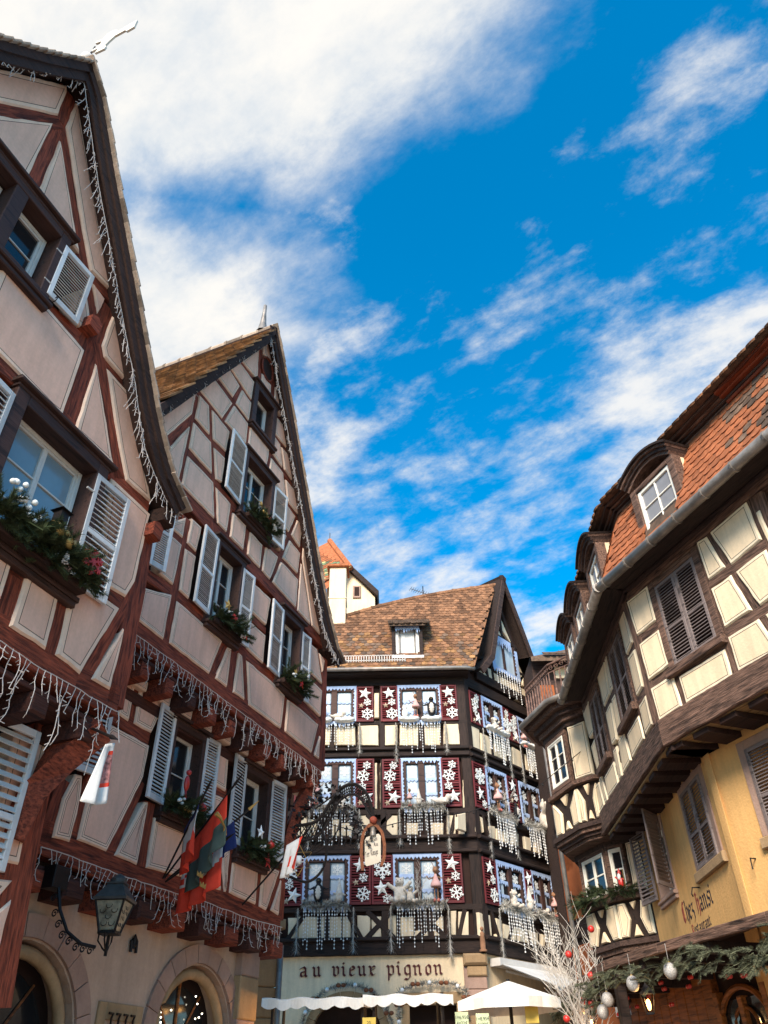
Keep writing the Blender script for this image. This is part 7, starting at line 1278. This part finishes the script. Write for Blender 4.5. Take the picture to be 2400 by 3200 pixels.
# ================================================================== market stalls
def awning(label, x0, x1, y, z, dep=1.5, cat='market stall', seed=0):
    t = thing('market_stall', label, cat, T((x0+x1)/2, y, 0)); n = int((x1-x0)/.04); rn = random.Random(seed); g = G(); rows = [(0, -.1), (0, -.015), (.03, .0), (dep*.5, .05), (dep, .1)]
    for j, (dy, dz) in enumerate(rows):
        for i in range(n+1):
            x = x0+(x1-x0)*i/n; sag = .012*sin(i*.5+seed)
            g.v.append((x, y+dy+.015*sin(i*.7+j), z+dz+sag-(.04*(1-abs(((x-x0)/.2) % 1*2-1)**2) if j == 0 else 0)))
    for j in range(len(rows)-1):
        for i in range(n): g.f.append((j*(n+1)+i, j*(n+1)+i+1, (j+1)*(n+1)+i+1, (j+1)*(n+1)+i)); g.m.append(0)
    o_ = part('awning', g, CLOTHW, t); md = o_.modifiers.new('thickness', 'SOLIDIFY'); md.thickness = .006
    for px_, py_ in ((x0+.15, y+.1), (x1-.15, y+.1), (x0+.15, y+dep-.1), (x1-.15, y+dep-.1)): part('pole', G().tube([(px_, py_, 0), (px_, py_, z+.02)], .025, 6), IRON, t)
    part('counter', G().bbox(x0+.1, x1-.1, y+.25, y+dep-.2, .6, .95, .01), OWOOD, t)
    part('back_shelf', G().bbox(x0+.1, x1-.1, y+dep-.1, y+dep, .9, 2.5, .01).bbox(x0+.1, x1-.1, y+dep-.4, y+dep-.1, 1.5, 1.54).bbox(x0+.1, x1-.1, y+dep-.4, y+dep-.1, 2.0, 2.04), OWOOD, t)
    wares = [mat('gilt_ware', (.5, .3, .1), .5), RORN, mat('honey_ware', (.45, .2, .05), .5), WHT, mat('green_ware', (.1, .16, .06), .6)]
    for r_, zz_ in enumerate((1.54, 2.04, 2.28)):
        for i in range(int((x1-x0-.3)/.09)):
            s_ = rn.uniform(.03, .05); q = T(x0+.2+i*.09, y+dep-.28+rn.uniform(-.05, .05), zz_+(0 if r_ < 2 else .0))
            part('ware', G().ball((0, 0, s_), s_, 7, 5) if rn.random() < .5 else G().box(-s_*.8, s_*.8, -s_*.6, s_*.6, 0, s_*2.4), rn.choice(wares), t, q)
    for i in range(4):
        part('lamp_bulb', G().ball((0, 0, 0), .03, 8, 6), WARM, t, T(x0+.2+(x1-x0-.4)*i/3, y+.5, z-.02+.0), True)
    ld = bpy.data.lights.new('stall_glow', 'POINT'); ld.energy = 14; ld.color = (1, .62, .28); ld.shadow_soft_size = .06; lo = bpy.data.objects.new('stall_glow', ld); COL.objects.link(lo); lo.parent = t; lo.matrix_basis = T(0, dep*.4, z-.25)
    return t
awning('white scalloped market stall awning in front of the arched doorway', -1.82, -.28, 12.5, 2.86, seed=1); awning('white scalloped market stall awning in front of the square doorway', -.42, .82, 12.42, 2.87, seed=2)
um = thing('market_umbrella', 'white market umbrella over a stall beside the corner pillar', 'umbrella', T(1.68, 13.1, 0)); g = G(); n = 8; pk_ = (0, 0, 3.08)
for i in range(n):
    a0, a1 = 2*pi*i/n+.2, 2*pi*(i+1)/n+.2; p0, p1 = (.78*cos(a0), .78*sin(a0), 2.82), (.78*cos(a1), .78*sin(a1), 2.82); pm = tuple((p0[k]+p1[k])/2*(.94 if k < 2 else 1)+(0, 0, .012)[k] for k in range(3))
    g.add([pk_, p0, pm, p1], [(0, 1, 2), (0, 2, 3)]); g.add([p0, pm, p1, (p1[0], p1[1], p1[2]-.12), (pm[0], pm[1], pm[2]-.13), (p0[0], p0[1], p0[2]-.12)], [(0, 5, 4, 1), (1, 4, 3, 2)])
o_ = part('canopy', g, mat('bright_white_canvas', (.8, .77, .7), .9, 'plaster', .04, 5, .05), um, T(1.68, 13.1, 0)); md = o_.modifiers.new('thickness', 'SOLIDIFY'); md.thickness = .005
part('pole', G().tube([(0, 0, 0), (0, 0, 3.1)], .025, 8), IRON, um, T(1.68, 13.1, 0))
for i in range(n): a = 2*pi*i/n+.2; part('rib', G().tube([(0, 0, 3.04), (.76*cos(a), .76*sin(a), 2.81)], .008, 4), WHT, um, T(1.68, 13.1, 0))
def price(label, x, y, z, lines, col):
    t = thing('price_board', label, 'sign', T(x, y, z)); part('board', G().bbox(-.09, .09, -.01, .01, -.1, .1, .004), col, t, T(x, y, z))
    for i, tx in enumerate(lines):
        cu_ = bpy.data.curves.new('txt', 'FONT'); cu_.body = tx; cu_.size = .055; cu_.align_x = 'CENTER'; to = bpy.data.objects.new('txt', cu_); COL.objects.link(to); dg = bpy.context.evaluated_depsgraph_get(); me = bpy.data.meshes.new_from_object(to.evaluated_get(dg)); bpy.data.objects.remove(to); me.materials.append(INK); ob('price_text', me, t, T(x, y-.013, z+.02-.065*i) @ RX(pi/2))
YEB = mat('yellow_price_card', (.6, .42, .08), .7, bump=0); GRB = mat('pale_green_price_card', (.5, .55, .32), .7, bump=0)
price('yellow price card hanging between the two awnings', -.33, 12.3, 2.5, ('20.', '5 30.'), YEB); price('price card reading 4=22 beside the umbrella', .92, 12.4, 2.55, ('1=6.95€', '4=22€'), GRB); price('price card reading 4=32 under the umbrella', 1.2, 12.4, 2.53, ('1=8.95€', '4=32€'), GRB); price('plain yellow card under the umbrella edge', 1.9, 12.6, 2.62, (), YEB)
# folding shop awning on the right-hand side of the corner house
sa = thing('shop_awning', 'pale folding shop awning on the side wall of the corner house', 'awning', FC.at(19.5, 0, 4.3))
part('canvas', G().add([(17.9, -.1, 4.4), (21.9, -.1, 4.4), (21.9, -1.7, 3.78), (17.9, -1.7, 3.78), (17.9, -.1, 4.38), (21.9, -.1, 4.38), (21.9, -1.7, 3.76), (17.9, -1.7, 3.76), (17.9, -1.7, 3.6), (21.9, -1.7, 3.6)], [(0, 3, 2, 1), (4, 5, 6, 7), (7, 6, 9, 8)]), CLOTHW, sa, FC.M)
part('front_bar', G().tube([(17.85, -1.7, 3.77), (21.95, -1.7, 3.77)], .04, 6), WHT, sa, FC.M); part('cassette', G().bbox(17.85, 21.95, -.2, .1, 4.33, 4.5), WHT, sa, FC.M)
for x in (18.2, 20.6): part('folding_arm', G().tube([(x, -.1, 4.25), (x+.7, -.9, 3.98), (x+.1, -1.65, 3.76)], .03, 6), WHT, sa, FC.M)
# evergreen garlands over the two doors of the corner house
for lab, pts in (('frosted garland with bows arching over the round doorway', [(-1.1+1.06*cos(a), 3.05+.92*sin(a)) for a in [pi*i/16 for i in range(17)]]), ('frosted garland with bows framing the square doorway', [(.12, 3.2), (.14, 3.8), (.5, 3.95), (.9, 3.98), (1.4, 3.96), (1.72, 3.8), (1.74, 3.2)])):
    t = thing('door_garland', lab, 'garland', FF.at(pts[0][0], -.1, pts[0][1]), 'frosted door garlands'); rn = random.Random(len(pts)); g = G()
    for (p, tn) in along(pts, .05):
        for _ in range(14): a = rn.uniform(0, 2*pi); rr = rn.uniform(.06, .14); d = Vector((cos(a)*rr, -abs(rn.gauss(0, .06)), sin(a)*rr)); q = Vector((p.x, 0, p.y)); s = d.cross(Vector((rn.random(), rn.random(), rn.random()))).normalized()*.01; g.add([q-s, q+s, q+d], [(0, 1, 2)])
    part('frosted_greenery', g, FROST, t, FF.at(0, -.02, 0))
    for i, (p, tn) in enumerate(along(pts, .34)): (part('bow', G().ball((-.06, 0, 0), .06, 8, 6, sc=(1, .5, .8)).ball((.06, 0, 0), .06, 8, 6, sc=(1, .5, .8)), RSH, t, FF.at(p.x, -.13, p.y), True) if i % 2 else part('bauble', G().ball((0, 0, 0), .05, 9, 7), PEARL, t, FF.at(p.x, -.13, p.y), True))
# evergreen tree with lights between the houses
et = thing('lit_fir_tree', 'dark fir tree with small white lights between the arch house and cream wall', 'tree', T(-2.55, 15.2, 0)); part('trunk', G().tube([(0, 0, 0), (0, 0, 3.2)], .06, 6, r1=.02), TWIG, et, T(-2.55, 15.2, 0)); g = G(); rn = random.Random(8)
for i in range(900):
    z = rn.uniform(.4, 3.45); r_ = .75*(1-z/3.6)+.05; a = rn.uniform(0, 2*pi); g.join(rn.choice(SPR), T(cos(a)*r_*.35, sin(a)*r_*.35, z) @ RZ(a) @ RY(rn.uniform(.0, .5)) @ SC(max(.6, r_*2.6)))
part('crown', g, GREEN, et, T(-2.55, 15.2, 0))
for i in range(34): z = rn.uniform(1.2, 3.4); r_ = .7*(1-z/3.6)+.08; a = rn.uniform(pi, 2*pi); part('light_bulb', G().ball((0, 0, 0), .014, 6, 4), LED, et, T(-2.55+cos(a)*r_, 15.2+sin(a)*r_, z))
sh_w = thing('planter_box', 'white planter box below the lit fir tree', 'planter', T(-2.0, 12.9, 0), None, G().bbox(-.25, .25, -.2, .2, 2.36, 2.44).bbox(-.22, .22, -.18, .18, 0, 2.36).mesh('planter_box', WHT)) if False else None
# overhead wire, antennas
wr = thing('overhead_wire', 'thin black wire with bulbs sagging across the alley from the bay window', 'wire', T(0, 0, 0)); wpts = [Vector(p) for p in ((3.78, 14.4, 7.03), (2.62, 14.2, 6.16), (1.41, 14.0, 5.75), (.31, 13.8, 5.57), (-.5, 13.5, 5.3), (-1.3, 13.4, 5.5))]
part('cable', G().tube([tuple(p) for p in wpts], .008, 5), IRON, wr)
for i in range(18): t_ = i/18*4.99; k_ = int(t_); p = wpts[k_].lerp(wpts[k_+1], t_-k_); part('bulb', G().ball((0, 0, -.04), .018, 6, 5).tube([(0, 0, 0), (0, 0, -.03)], .01, 5), BLACK, wr, T(*p))
def antenna(label, p, s, n, rot):
    t = thing('tv_antenna', label, 'antenna', T(*p)); M = T(*p) @ RZ(rot); part('mast', G().tube([(0, 0, -.8*s), (0, 0, .75*s)], .018, 5), IRON, t, M)
    part('boom', G().tube([(-.6*s, 0, .5*s), (.5*s, 0, .3*s)], .012, 5), ZINC, t, M)
    for i in range(n): x = -.6*s+1.1*s*i/(n-1); part('element', G().tube([(x, -.18*s, .5*s-.18*s*(x/s+.6)), (x, .18*s, .5*s-.18*s*(x/s+.6))], .008, 4), ZINC, t, M)
antenna('television antenna on the ridge of the dark corner house', (1.35, 23.6, 15.9), .8, 12, R(20)); antenna('television antenna on a mast behind the iron balcony', (8.05, 30, 16.4), 1.2, 8, R(10))
